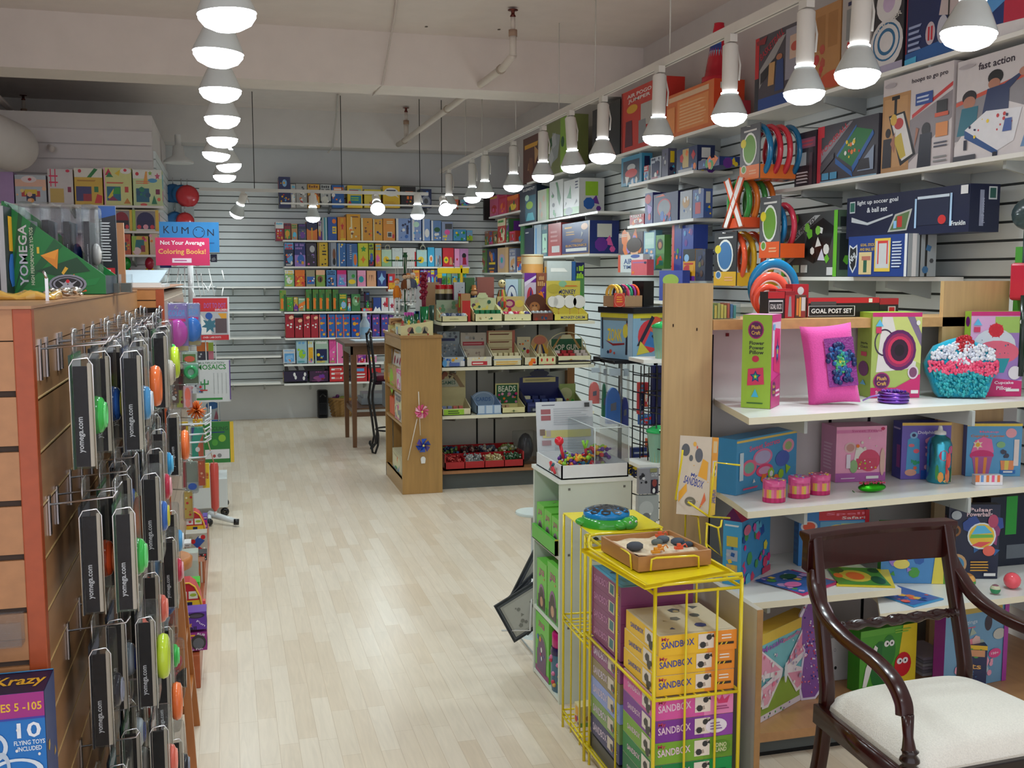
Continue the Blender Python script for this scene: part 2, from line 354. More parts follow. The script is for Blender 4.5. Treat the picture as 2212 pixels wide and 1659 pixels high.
for i,q in enumerate(((0,2.45),(0,1.5),(0,.5),(2.25,2.35),(2.25,1.4),(2.25,.4))):  # unseen lamps, added to brighten the foreground
    lamp(Vector((*q,RIM)),'unseen white track lamp added to light the foreground, above and beside the camera, number %s' % ORD[i],'added lamps above the camera',power=.6)
rp = [P(x,y,Z=RIM) for x,y in ((2110,75),(1857,163),(1737,200),(1575,250),(1423,295),(1302,338),(1232,358),(1173,380),(1109,402),(1048,416),(1020,428),(970,443))]
rn = ['above the fast action game box','right of the basketball game box','in front of the basketball game box','beside the folded orange carton','in front of the red jumper box','in front of the black box','next beyond the black box','above the white science boxes','above the clock at the far corner','second of the far pair before the corner','first of the far pair before the corner','farthest full bell on the right rail']
for i,p in enumerate(rp):
    lamp(p,'white track lamp on right rail, '+rn[i],'lamps on the right track',neck=.21,tiltx=(0,-3,0,0,2,-4,3,0,0,3,-2,0)[i],tilty=(6,4,0,0,0,2,-5,0,0,0,0,0)[i])
XT = sum(p.x for p in rp)/len(rp)
b = Mb(); b.box(-.018,0,-.02,.018,10.9,.02,'e0dad2','m').box(-.004,0,-.0205,.004,10.9,-.02,'8a8680','m')
b.build('track_rail',loc=(XT,.1,2.66),label='long white lighting rail running down the right side below the ceiling',cat='lighting track')
b = Mb(); b.box(-.018,0,-.02,.018,8.4,.02,'e0dad2','m'); b.build('track_rail',loc=(0,.1,2.66),label='white lighting rail above the left aisle carrying the brightest lamps',cat='lighting track')
YT = 10.2
zt = P(740,415,Y=YT).z; xa = P(430,400,Y=YT).x; xb = P(925,420,Y=YT).x
Mb().box(0,-.015,-.015,xb-xa,.015,.015,'d8d6d0','m').build('track_rail',loc=(xa,YT,zt),label='short lighting rail crossing in front of the back wall',cat='lighting track')
for i,(x,y,tx,ty,nm) in enumerate(((526,466,25,20,'tilted at the left end'),(676,470,0,0,'below the yellow book'),(812,466,-50,0,'turned toward the camera below the pencil box'),(902,464,0,0,'below the black and orange box'),(957,470,-55,0,'turned toward the camera at the right end'))):
    p = P(x,y,Y=YT); lamp(p,'small white lamp of the back wall rail, '+nm,'lamps on the back rail',d=.14,neck=.1,tiltx=tx,tilty=ty,track=zt-.015,power=.9)
def rod(p,z0,col,lab):
    Mb().tube([(0,0,0),(0,0,ZC-z0)],.004,col,'m',6).build('suspension_rod',loc=(p.x,p.y,z0),label=lab,cat='rod',group='rods holding the lighting rails')
for i,x in enumerate((1007,1042,1114,1206,1283,1441,1672)):
    rod(Vector((XT,P(x,500,X=XT).y,0)),2.68,'d8d4cc','thin pale rod holding the right lighting rail, %s from the back of the shop' % ORD[i])
for i,x in enumerate((552,740,908,955)):
    rod(P(x,500,Y=YT),zt+.015,'30302e','thin dark rod holding the back lighting rail, %s from left' % ORD[i])
for i,y in enumerate((2.6,4.6,6.6)): rod(Vector((0,y,0)),2.68,'d8d4cc','thin pale rod holding the left lighting rail, %s from the camera' % ORD[i])
# sprinkler pipe
def sprink(p,zp,par):
    Mb().tube([(0,0,zp-p.z),(0,0,-.16)],.024,'d9cfc4','m').tube([(0,0,-.17),(0,0,-.13)],.029,'a88c78','m').tube([(0,0,-.14),(0,0,-.05)],.016,'d9cfc4','m').build('riser',par,p)
    Mb().lathe([(.012,-.05),(.02,-.045),(.012,-.03),(.012,-.01),(.034,-.008),(.034,-.004)],'6a3a34','M',12).build('sprinkler_head',par,p,label='rust-coloured sprinkler head')
p1 = P(1108,20,Z=ZC-.01); p2 = P(877,232,Z=ZC-.01); z1 = P(1104,120,Y=p1.y).z
dr = (p2-p1); far = p1+dr*2.05
b = Mb(); b.tube([(p1.x,p1.y,z1),(p1.x+dr.x*.06,p1.y+dr.y*.06,z1-.03),(p2.x,p2.y,z1-.03),(far.x,min(far.y,11.1),z1-.03)],.026,'d9cfc4','m',12)
for f_ in (.07,.5,1.02): q = p1+dr*f_; b.tube([(q.x,q.y,z1-.03),(q.x+dr.x*.008,q.y+dr.y*.008,z1-.03)],.032,'b8a898','m',12)
pp = b.build('sprinkler_pipe',label='white sprinkler pipe with two rusty heads running under the ceiling toward the back',cat='pipe')
sprink(p1,z1,pp); sprink(p2,z1-.03,pp)
pa = P(50,205,Z=ZC-.01); za = P(50,262,Y=pa.y).z
b = Mb(); e0 = P(-330,-110,Z=za-.02); e1 = P(112,322,Y=9.3); b.tube([e0,(pa.x,pa.y,za-.02),e1],.026,'d4cac4','m',12)
pp = b.build('sprinkler_pipe',label='white sprinkler pipe at the upper left corner over the round duct',cat='pipe'); sprink(pa,za-.02,pp)
b = Mb(); b.tube([P(862,-40,Z=3.255),P(852,40,Z=3.255),P(846,68,Z=3.25),P(826,182,Y=7.49),P(806,206,Z=2.89)],.007,'d6ccc4','m').build('conduit',label='thin white cable conduit clipped to ceiling and first beam',cat='conduit')
b = Mb(); b.tube([P(730,205,Z=3.255),P(728,232,Z=3.25),P(718,320,Y=11.14),P(708,330,Y=11.12)],.008,'c8c4be','m').build('conduit',label='thin white cable conduit on the far beam above the back wall',cat='conduit')
c0 = P(-330,170,Y=6.6); c1 = P(38,322,Y=9.1); d_ = (c1-c0).normalized()
b = Mb(); b.tube([c0,c1-d_*.1,c1-d_*.02,c1+d_*.04],[.19,.19,.17,.11],'cfc8c6','m',24); b.build('ventilation_duct',label='fat round white duct with rounded end at the upper left',cat='duct')
p = P(385,322,Y=10.6)
t = thing('floodlight',(p.x,p.y,2.9),'unlit white floodlight under the far beam beside the partition','lamp')
b = Mb(); b.lathe([(.03,0),(.03,-.1),(.05,-.11),(.06,-.2),(.14,-.25),(.14,-.27)],'dcdcda','m',20).build('housing',t)
Mb().tube([(-.001,0,.0),(-.001,.0,.26)],.02,'dcdcda','m').build('stem',t,(0,.62,0)) if 0 else None
# small marks on the ceiling plaster
b = Mb()
for x,y in ((700,120),(921,58),(1078,64),(1064,115),(968,78),(45,30),(288,50),(1298,135),(1318,110),(1188,172)):
    q = P(x,y,Z=ZC-.002) if y < 70 else P(x,y,Z=ZC-.002)
    if q.y < 7.45: b.add([(q.x+.012*math.cos(i),q.y+.02*math.sin(i),ZC-.002) for i in range(6)],[(5,4,3,2,1,0)],'6a5f58','m')
b.build('trim_3',kind='structure',label='small dark nail marks in the ceiling plaster')
# =================== WALL SHELVES ===================
def shelf(label,pts,z,t=.018,edge='f0efe8',top='eceae4',name='wall_shelf',brk=0,brk_dir=(0,1),cat='shelf',under='b98a5a',group='white wall shelves'):
    """white shelf board: pts = outline counter-clockwise from above; z = top"""
    o = Vector((pts[0][0],pts[0][1],z)); q = [(a-o.x,c-o.y) for a,c in pts]
    n = len(q); b = Mb(); v = [(a,c,-t) for a,c in q]+[(a,c,0) for a,c in q]
    b.add(v,[tuple(range(n-1,-1,-1)),tuple(range(n,2*n))]+[(i,(i+1) % n,n+(i+1) % n,n+i) for i in range(n)],[edge if under != 'wood' else edge,top]+[edge]*n,'l')
    r = b.build(name,loc=o,label=label,cat=cat,group=group)
    for i in range(brk):      # steel brackets below
        f_ = (i+.5)/brk; a = Vector(q[0]+(0,)); c = Vector(q[1]+(0,)); w_ = Vector(q[-1]+(0,))-a
        m_ = a+(c-a)*f_; e = m_+w_*.97; s = m_+w_*.12
        hor = (c-a).normalized()*.008
        k = Mb(); k.add([s-hor+Vector((0,0,-t)),s+hor+Vector((0,0,-t)),s+hor+Vector((0,0,-t-.03)),s-hor+Vector((0,0,-t-.03)),e-hor+Vector((0,0,-t)),e+hor+Vector((0,0,-t)),e+hor+Vector((0,0,-t-.08)),e-hor+Vector((0,0,-t-.08))],
              [(0,1,2,3),(4,7,6,5),(0,4,5,1),(3,2,6,7),(0,3,7,4),(1,5,6,2)],'a9adab','m'); k.build('bracket',r)
    return r
YS = 11.17
def bshelf(y,x0,x1,lab,k=U0):
    a = K(k,x0,y,Y=YS); c = K(k,x1,y,Y=YS); z = (a.z+c.z)/2
    shelf(lab,[(a.x,YS),(c.x,YS),(c.x,YB-.03),(a.x,YB-.03)],z,brk=max(2,int((c.x-a.x)/.7)))
    return z
RN = ['top','second','third','fourth','fifth','sixth','seventh','lowest']
zb = [bshelf(441,606,1027,'white shelf of the back wall, topmost, under the row of puzzle books',U0),
      bshelf(520,611,1012,'second white shelf of the back wall, under the golden and blue boxes'),
      bshelf(576,614,1015,'third white shelf of the back wall, under the navy and mint boxes'),
      bshelf(619,614,838,'fourth white shelf of the back wall, under the small bright game boxes'),
      bshelf(673,614,862,'fifth white shelf of the back wall, under the green toy bags'),
      bshelf(729,616,858,'sixth white shelf of the back wall, under red and blue toy packs'),
      bshelf(785,614,850,'seventh white shelf of the back wall, under the pink dress-up boxes'),
      bshelf(826,614,850,'lowest white shelf of the back wall, under the red boxes')]
for y,w in ((619,'topmost'),(673,'second'),(729,'third'),(770,'fourth'),(828,'lowest')):
    bshelf(y,468,607,'empty white shelf at the left of the back wall, %s of five' % w)
bshelf(634+22,868,892,'short white shelf behind the hanging wooden puppets')
# =================== BACK WALL GOODS ===================
w0 = 'on the top back wall shelf'
row(w0,A,'Y',YS+.02,437,[(192,305,142,'232c5c','tall navy box with pale spots','e .5 .8 .2 .12 lblue;n .1 .1 .9 .95 14 .1 white,red,sky,gold'),(305,352,215,'b9b4ae','narrow grey box'),(355,462,208,'a8a8a4','silver grey box with red picture','n .1 .45 .9 .9 8 .12 white,dgrey;n .2 .1 .8 .4 6 .14 red,orange,white'),(466,582,212,'d8a030','mustard box with brown figures','@brown,orange,cream,red'),
 (588,690,215,'b6bab8','pale grey box','@lgrey,white,dgrey,offw'),(695,815,220,'1f5fa8','blue box with orange letter blocks','r .15 .62 .95 .9 orange;l .2 .64 .9 .88 2 white;n .1 .1 .9 .55 7 .16 white,blue,orange'),(845,992,224,'e8c62c','yellow box with cyan lower panel','r .1 .6 .92 .85 8fb8a8;l .14 .62 .9 .83 2 crim;r .2 .12 .92 .55 1888a8;l .25 .3 .85 .5 2 lime;e .15 .2 .1 .1 red'),
 (1005,1168,262,'cdbb2c','low yellow box with a pencil drawing','l .1 .8 .9 .95 1 dgreen;r 0 0 .9 .65 e8d048;p crim .25 .15 .35 .05 .75 .5 .65 .6;n .2 .1 .8 .5 4 .1 tan,brown'),(1185,1350,230,'e9c02a','big yellow book with white speech bubble','e .48 .72 .42 .2 white;p white .8 .6 .95 .45 .7 .56;l .2 .74 .8 .86 1 navy;l .2 .6 .8 .72 1 red;l .1 .1 .8 .3 3 gold'),
 (1356,1500,236,'191414','black box with orange block letters','r .1 .65 .25 .75 orange;l .3 .64 .9 .8 2 orange;r .4 .4 .55 .55 orange;r .62 .4 .75 .55 d05020;n .1 .1 .9 .35 5 .08 dgrey,gold,dred'),(1540,1650,258,'1e2c58','navy box with a silver robot picture','n .1 .3 .9 .95 9 .15 navy,dgrey,blue;e .5 .35 .4 .3 8890a0;e .5 .35 .2 .15 dgrey'),(1852,1905,328,'e07050','small salmon card'),(1920,2010,360,'9fb8c8','low pale blue box')],group='boxes on the top back shelf',depth=.2)
w1 = 'on the second back wall shelf'
row(w1,A,'Y',YS+.02,752,[(160,238,572,'981638','crimson box at the left end'),(240,306,585,'8a2030','dark red box'),(310,368,590,'c09060','tan box'),(374,452,590,'44506c','slate blue box'),(456,560,570,'e07820','orange box with blue top','r 0 .62 1 1 navy;e .5 .72 .5 .2 navy;r .42 0 .55 .68 gold'),(566,600,556,'b8b8b4','slim grey box'),(604,654,530,'4f9ca8','teal striped box','r 0 0 .3 1 lgrey;r .7 0 .85 1 white'),
 (658,746,525,'2656a8','blue box with an orange sun','e .7 .82 .22 .1 orange;r .5 .3 .95 .6 yellow;l .55 .35 .9 .55 2 blue'),(752,834,526,'dc8418','orange box with yellow lettering','r .35 .05 .7 .95 gold;s .55 .6 .2 .2 5 red;r .3 .0 .9 .1 yellow'),(838,972,498,'e0a11e','tall golden box','l .3 .85 .95 .95 1 brown;r .3 .1 .4 .9 f4e6b0;n .1 .05 .9 .5 7 .12 orange,cream,brown'),(976,1086,535,'dc9a1c','golden box with white edge','r 0 0 .15 1 cream;n .3 .2 .95 .9 7 .12 brown,orange,black'),
 (1090,1182,545,'e0a426','golden box with blue dots','r 0 0 .12 1 cream;n .3 .2 .95 .9 8 .12 blue,brown,navy'),(1186,1302,540,'de8f20','orange gold box with a small window','r .35 .15 .75 .4 offw;r .4 .18 .7 .36 333;e .85 .2 .1 .1 red;l .3 .75 .9 .9 2 cream'),(1310,1452,540,'7f9cd0','blue and white box with navy shape','r 0 0 .15 1 white;n .2 .05 .95 .9 9 .12 white,navy,blue;r .7 .3 .85 .7 navy'),(1456,1552,530,'88a0d0','pale blue box with white cloud','r .1 0 .3 1 white;e .5 .7 .3 .12 mint;n .2 .05 .9 .5 6 .15 white,blue,sky'),
 (1560,1636,545,'6f94cc','narrow light blue box','r .05 0 .25 1 white;e .6 .35 .3 .2 white'),(1642,1742,560,'5c84b8','blue box with a green tree','e .6 .55 .3 .12 dgreen;r .05 0 .2 1 white;n .2 .05 .9 .4 5 .15 gold,white'),(1746,1852,572,'8c9cbc','grey blue box with pink flowers','r .3 .62 .95 .9 dgrey;e .5 .45 .25 .14 pink;n .1 .05 .9 .3 5 .12 white,yellow'),(1856,1980,645,'4a98c8','low aqua box','n .1 .1 .9 .8 8 .1 white,green,yellow'),(1984,2040,652,'7eaad0','low pale blue box')],group='boxes on the second back shelf',depth=.22)
w2 = 'on the third back wall shelf'
row(w2,A,'Y',YS+.02,998,[(246,334,772,'1c2448','navy box with red and orange print','@red,orange,sky,white'),(340,446,770,'243078','indigo box with silver print','@lgrey,blue,lpurp,gold'),(450,552,776,'2c2438','dark violet box with ghostly white shape','e .6 .75 .25 .15 lgrey;n .2 .1 .9 .5 7 .12 lpurp,pink,dgrey'),(560,660,770,'d8b420','yellow box with black silhouettes','r .05 0 .15 1 brown;l .45 .45 .9 .7 2 black;n .4 .05 .9 .35 4 .12 black;n .3 .75 .9 .95 3 .1 black'),(666,742,770,'98a0ac','grey box with dark figure','r 0 0 .3 1 5c6470;e .7 .5 .2 .25 brown;e .7 .2 .2 .15 black'),
 (746,832,775,'2f6cb0','blue box with yellow swirls','r .2 0 .3 1 cream;n .4 .1 .95 .95 7 .12 yellow,white,orange'),(836,942,780,'3566a4','blue box with vertical white lettering','r .55 0 1 .6 sky;l .3 .3 .5 .95 7 lgrey;e .8 .3 .15 .25 orange'),(946,1046,776,'cfcf30','yellow-green box','s .55 .75 .3 .15 5 green;s .5 .3 .25 .18 4 orange;r .0 0 .1 1 lime'),(1050,1098,776,'a8bc20','narrow lime box'),(1112,1168,780,'e0ac38','narrow amber box'),
 (1172,1268,836,'bfe0c4','mint gift bag with yellow emblem','r 0 0 1 .28 98c890;e .45 .4 .3 .2 yellow;r .42 .33 .48 .5 brown;o .6 1.1 .25 .18 .14 cream'),(1272,1372,822,'d4e0dc','white gift bag with small flower','e .5 .45 .2 .1 yellow;o .5 .9 .3 .1 .1 lgrey'),(1376,1502,822,'dcdcd8','white gift bag with red edging','r .9 0 1 .8 red;e .4 .5 .2 .15 offw'),(1508,1606,840,'b8dcd8','aqua gift bag with yellow emblem','r 0 0 1 .28 6cbcd0;e .4 .4 .3 .2 yellow;r .37 .33 .43 .5 brown;o .6 1.1 .25 .18 .14 cream'),
 (1612,1676,815,'3cb0dc','cyan gift bag','e .5 .4 .3 .2 white;e .5 .4 .15 .12 orange'),(1680,1746,822,'8cb0c8','pale blue bag with ballerinas','p peach .2 .1 .3 .1 .3 .6 .2 .6;p brown .6 .1 .7 .1 .7 .6 .6 .6;p crim .75 .1 .85 .1 .85 .55 .75 .55'),(1756,1862,822,'cc2c38','red gift bag with yellow disc','e .3 .35 .22 .18 yellow;s .3 .35 .15 .1 4 green;p tan .6 .1 .9 .1 .8 .5 .65 .5'),(1868,1916,828,'e89cc8','pink gift bag','s .5 .4 .25 .1 5 red'),(1918,2000,828,'c088b8','mauve gift bag with a dark haired doll','e .5 .6 .25 .15 black;p crim .3 .1 .8 .1 .7 .5 .35 .5')],group='boxes on the third back shelf',depth=.2)
w3 = 'on the fourth back wall shelf'
row(w3,A,'Y',YS+.02,1190,[(246,336,1032,'8cc078','small green and orange game box','@orange,yellow,lime,white'),(344,440,1032,'d84828','small red orange game box','@orange,yellow,red'),(450,536,1032,'a09878','small tan game box with blue scene','r .1 .15 .95 .6 blue;n .1 .15 .95 .5 5 .12 red,white'),(545,632,1032,'84a84c','small green game box with dark figure','r 0 .7 1 1 peach;e .45 .45 .3 .2 brown;e .5 .4 .1 .15 black'),(645,740,1034,'4c84c4','small sky blue game box','@white,sky,navy,peach'),
 (746,836,1034,'b878c0','small violet and pink game box','r 0 .75 1 1 hot;p sky .1 .1 .9 .1 .3 .7;n .1 .1 .9 .6 5 .12 white,lblue'),(846,932,1036,'8ca098','small grey game box with yellow boat','e .5 .3 .4 .15 yellow;e .65 .65 .2 .12 green'),(940,1022,1036,'e894b8','small pink game box with teal splash','e .45 .45 .3 .2 teal;r 0 .7 1 1 lpink'),(1030,1120,1038,'e8ac80','small peach game box with bowling pins','p brown .2 .3 .3 .7 .25 .75;p brown .5 .3 .55 .7 .45 .75;p brown .75 .3 .65 .75 .6 .7'),(1130,1216,1040,'283c80','small navy game box with white figure','s .5 .5 .4 .4 4 lblue')],group='small game boxes on the fourth back shelf',depth=.12,name='game_box',cat='game box')
row('right of the fourth back wall shelf',A,'Y',YS+.02,1192,[(1470,1535,1030,'d87838','orange book'),(1540,1572,1030,'7838a0','purple workbook'),(1574,1606,1030,'8440a4','purple workbook'),(1608,1640,1030,'6c3494','purple workbook'),(1642,1674,1030,'7c3c9c','purple workbook'),(1676,1708,1030,'70388c','purple workbook'),(1712,1742,1040,'a04470','plum box'),(1746,1790,1040,'5c9c60','green narrow box'),(1794,1836,1040,'7cb888','pale green narrow box'),(1840,1900,1040,'90a8a0','grey green box'),(1904,1980,1040,'4c9c48','green box')],group='books right of the fourth back shelf',depth=.15,name='activity_book',cat='book')
row('behind the hanging puppets',A,'Y',YS+.02,1238,[(1232,1302,1068,'c82c34','red and yellow box','r .1 0 1 .5 gold;n .3 .1 .9 .5 4 .12 brown;r .2 .62 .6 .85 lblue;r 0 0 1 .12 white')],depth=.15)
bshelf(350+1190*.22604,1480*.22604+560,2000*.22604+560,'white shelf behind the stack of purple workbooks')
w4 = 'on the fifth back wall shelf'
gb = 'n .1 .5 .9 .95 5 .25 green,lime;r .6 0 .95 .8 dgreen;r .1 .1 .5 .6 orange'
row(w4,A,'Y',YS+.02,1424,[(202,262,1226,'7c9438','tall green pack with orange stripes',gb),(266,328,1290,'5f9440','short green pack','@green,lime,red'),(332,372,1292,'c8a838','short yellow pack'),(376,442,1300,'8cb890','short pale green pack with white figure','@white,green,orange')]+
 [(x,x+w,1216,c,'tall green toy pack with orange print',gb) for x,w,c in ((450,56,'4c7c34'),(514,56,'547c30'),(574,58,'4a7834'),(636,60,'587c38'),(705,56,'4a7434'))]+
 [(766,842,1258,'3c8448','green pack with light blue pictures','@sky,lblue,orange,yellow'),(846,876,1300,'c04838','small red bottle pack'),(884,968,1262,'3c7c44','slumped green cellophane bag','e .5 .6 .4 .3 7cac78;n .2 .2 .8 .8 5 .15 mint,brown'),(1016,1056,1240,'181c34','narrow black box'),(1092,1166,1296,'28448c','blue box with snowy mountains','p white 0 0 1 0 .8 .3 .5 .15 .3 .35'),(1170,1236,1296,'dcd8d8','white box with a red figure','r .65 .3 .95 1 red;s .5 .5 .35 .25 4 crim'),(1242,1312,1298,'d8d8dc','white box with red stripe','r .65 .0 .9 1 red;s .4 .4 .3 .25 5 crim')],group='toy packs on the fifth back shelf',depth=.13)
row(w4,A,'Y',YS,1424,[(982,1082,1396,'d83c30','low flat red tray')],depth=.12)
w5 = 'on the sixth back wall shelf'
rd = 'n .1 .3 .9 .9 7 .2 white,red,dred,peach'; bl = 'n .1 .1 .9 .95 8 .18 red,orange,sky,gold'; pu = 'n .1 .1 .9 .95 8 .18 pink,orange,lpurp,blue'
row(w5,B,'Y',YS+.02,267,[(172,228,116,'a81c2c','red toy pack with white doll',rd),(232,284,140,'a01828','red toy pack with white doll',rd),(288,332,116,'b02434','red toy pack with white doll',rd),(336,384,118,'a82030','red toy pack with white doll',rd)]+
 [(x,x+48,116,'2c64ac','blue toy pack with coral edge',bl+';r 0 0 .15 1 d07060') for x in (388,444,494,542)]+[(596,656,120,'2450a0','deep blue toy pack',bl)]+[(x,x+48,118,c,'violet toy pack',pu) for x,c in ((676,'5c4890'),(732,'54408c'),(790,'4c4490'))]+[(842,868,120,'5f3c80','slim purple toy pack',pu)],group='toy packs on the sixth back shelf',depth=.16,name='toy_package',cat='toy package')
w6 = 'on the seventh back wall shelf'
row(w6,B,'Y',YS+.02,433,[(156,236,342,'c8ccd0','small white box with blue print','@sky,lblue,orange'),(242,312,286,'9cc0cc','pale aqua box','@white,teal,sky,lime'),(316,354,286,'c4d4cc','narrow whitish green box'),(362,450,284,'a4bca8','pale green box with white and yellow figures','@white,yellow,sky,navy'),(454,500,280,'d84c94','hot pink box'),(502,562,282,'e874a8','rose pink box with small cat','n .6 .2 .9 .4 2 .15 black;r 0 0 .1 1 white'),(600,636,360,'e88cb4','pink box partly behind the table'),(640,690,368,'e480ac','pink box right of the table leg'),(700,760,370,'dc8cb0','pink box behind the iron chair')],group='boxes on the seventh back shelf',depth=.18)
w7 = 'on the lowest back wall shelf'
row(w7,B,'Y',YS+.02,550,[(160,316,486,'241c3c','navy box with white dolls','e .45 .7 .05 .2 white;e .5 .4 .05 .2 white;e .9 .7 .05 .2 white;e .85 .3 .05 .2 white'),(326,450,482,'3c2040','dark plum box','@dred,purple,mauve'),(456,566,452,'c83034','stack-like red box with white print','l .1 .1 .9 .95 3 white;l .3 .12 .7 .9 3 d86058'),(602,700,456,'c03438','red box with blue top panel','r 0 .7 .8 .9 sky;l .1 .2 .9 .6 2 white'),(706,790,440,'cc2c30','red box behind the iron chair','@white,red,dgrey')],group='boxes on the lowest back shelf',depth=.2)
zt_ = K(B,230,486,Y=YS).z
a = K(B,165,486,Y=YS+.02); carton('toy_box','flat black and grey patterned box on top of the navy doll box','toy box',(a.x,YS+.03,zt_),0,.42,.12,.2,'202024','p grey .1 .1 .3 .1 .15 .9 .05 .8;p grey .35 .1 .5 .1 .4 .9 .3 .9;r .55 .2 .95 .8 black')
# floor by the back wall
a = K(B,192,783,Z=0)
for i,(wd,h0,h1,c,ds) in enumerate(((.16,0,.05,'2456a0','bottom'),(.16,.05,.1,'2a66ac','middle'),(.155,.1,.15,'2460a4','upper'))):
    carton('game_box','%s blue game box in the small stack on the floor by the back wall' % ds,'game box',(a.x,a.y,h0),0,wd,h1-h0-.001,.14,c,'l .15 .25 .85 .75 1 white;n .1 .1 .9 .9 4 .12 sky,red,lime',group='blue game boxes on the floor')
carton('game_box','red box slid crooked on top of the blue floor stack','game box',(a.x+.05,a.y-.01,.151),.08,.19,.035,.12,'b82c2c','l .3 .2 .8 .8 1 lgrey')
carton('game_box','small red box, topmost of the floor stack','game box',(a.x+.08,a.y,.187),-.1,.18,.03,.12,'c03430','l .5 .2 .9 .8 1 white')
a = K(B,372,790,Z=0)
t = thing('instrument_case',(a.x+.07,a.y+.06,0),'upright black soft case standing on the floor by the back wall','case')
b = Mb(); b.prism([(-.05,-.05),(.05,-.05),(.06,0),(.05,.05),(-.05,.05),(-.06,0)],0,.31,'17171a','f'); b.build('body',t,bevel=.015)
Mb().tube([(-.03,-.05,.24),(0,-.075,.27),(.03,-.05,.24)],.006,'2a2a2e','f').build('handle',t)
Mb().box(-.042,-.065,.04,.042,-.05,.17,'202024','f').build('pocket',t,bevel=.01)
def basket(p,r0,r1,h,label):
    t = thing('wicker_basket',p,label,'basket'); b = Mb(); n = 36; L = 11
    V = []; f = []
    for i in range(L+1):
        q = i/L; rr = r0+(r1-r0)*q
        for j in range(n): w = .006*(1 if (i+j) % 2 else -1); V.append(((rr+w)*math.cos(2*math.pi*j/n),(rr*.8+w)*math.sin(2*math.pi*j/n),h*q))
    for i in range(L): f += [(i*n+j,i*n+(j+1) % n,(i+1)*n+(j+1) % n,(i+1)*n+j) for j in range(n)]
    b.add(V,f,['b08850','a07a44','b8925a'],'f'); b.add(V[:n],[tuple(range(n))],'8a6838','f'); b.build('body',t)
    Mb().tube([(r1*math.cos(2*math.pi*j/24),r1*.8*math.sin(2*math.pi*j/24),h) for j in range(24)],.014,'b48c54','f',closed=True).build('rim',t); return t
a = K(B,545,780,Z=0); basket((a.x,a.y+.13,0),.13,.17,.2,'round wicker basket of soft toys by the back wall')
for i,(dx,dy,dz,r,c,ds) in enumerate(((-.09,0,.2,.045,'8a4c90','purple'),(.0,-.075,.2,.04,'a4ac5c','olive green'),(.09,.02,.2,.045,'242c54','navy'),(0,.07,.2,.045,'2c2438','black'))):
    b = Mb(); b.ball((0,0,0),r,c,'f',sz=(1.2,1,.8)); b.ball((r*.8,-.03,r*.5),r*.5,c,'f'); b.ball((r*.95,-.03,r*.95),r*.15,c,'f'); b.ball((r*.6,-.03,r*.98),r*.15,c,'f'); b.build('soft_toy',loc=(a.x+dx,a.y+.13+dy,dz),label=ds+' soft toy lying in the wicker basket',cat='soft toy',group='soft toys in the basket')
# blue and red round toys hanging by the partition
for i,(x,y,r,c,ds) in enumerate(((374,418,.1,'2c6ca8','blue round paddle toy at the left'),(392,420,.1,'2f78b4','blue round paddle toy behind the red one'),(405,424,.115,'d83c44','red round paddle toy'),(378,476,.09,'2c6ca8','blue round paddle toy of the lower hook row'),(400,478,.09,'d03c40','red round paddle toy of the lower hook row'))):
    p = P(x,y,Y=11.3-.05*i); b = Mb(); b.lathe([(.001,-.02),(r*.7,-.02),(r,0),(r*.7,.02),(.001,.02)],c,'g',20,cap=False); b.torus((0,0,0),r*.6,.008,'z','white' if 0 else c,'g')
    for q in range(len(b.v)): v = b.v[q]; b.v[q] = Vector((v.x,v.z,v.y))
    b.box(-.06,-.004,-.26,.06,.004,-r*.9,'b8c4c4','p').tube([(0,0,r),(0,0,r+.06)],.004,'lgrey'); b.build('paddle_toy',loc=p,label=ds+' on the back wall beside the partition',cat='toy',group='round toys on hooks')
# =================== RIGHT WALL, FAR CORNER ===================
XS = 2.8
def rshelf(k,x0,y0,x1,y1,lab,X=XS,brk=2,ext=0,group='white wall shelves'):
    a = K(k,x0,y0,X=X); c = K(k,x1,y1,X=X); z = (a.z+c.z)/2
    shelf(lab,[(X,a.y),(X,c.y),(XR-.03,c.y),(XR-.03,a.y)],z,brk=brk,group=group); return z
zc0 = rshelf(C,690,528,985,458,'upper white shelf in the far right corner under pink boxes',brk=1)
zc1 = rshelf(C,460,822,965,752,'second white shelf in the far right corner')
zc2 = rshelf(C,512,1068,1022,1045,'third white shelf in the far right corner')
zc3 = rshelf(C,975,603,1730,462,'long white shelf of the right wall under the science boxes',brk=3)
zc4 = rshelf(C,1035,905,1650,884,'white shelf of the right wall under the electronics box',brk=2)
wc = 'on the upper far corner shelf'
row(wc,C,'X',XS+.01,500,[(700,782,322,'d05880','rose pink box','@red,yellow,pink'),(786,862,322,'c83c5c','raspberry box','@orange,red,hot'),(866,975,318,'b84030','rust red box with yellow art','@yellow,orange,dgreen')],depth=.2,z=zc0,group='boxes in the far corner')
row('on the second far corner shelf',C,'X',XS+.01,795,[(485,540,680,'6898c0','pale blue box at the corner'),(562,618,572,'e04c20','tall orange rocket box','e .4 .62 .2 .05 white;r .3 .5 .5 .55 white;e .5 .08 .4 .08 sky'),(652,690,662,'b06840','small rust jar box'),(692,728,662,'c05c40','small coral jar box'),(732,768,664,'9c7c48','small olive jar box'),(774,852,542,'c04838','red green picture box','@green,red,cream'),(856,882,540,'3c6c40','slim green box'),(886,945,660,'b83c30','small red box with cream base')],depth=.2,z=zc1,group='boxes in the far corner')
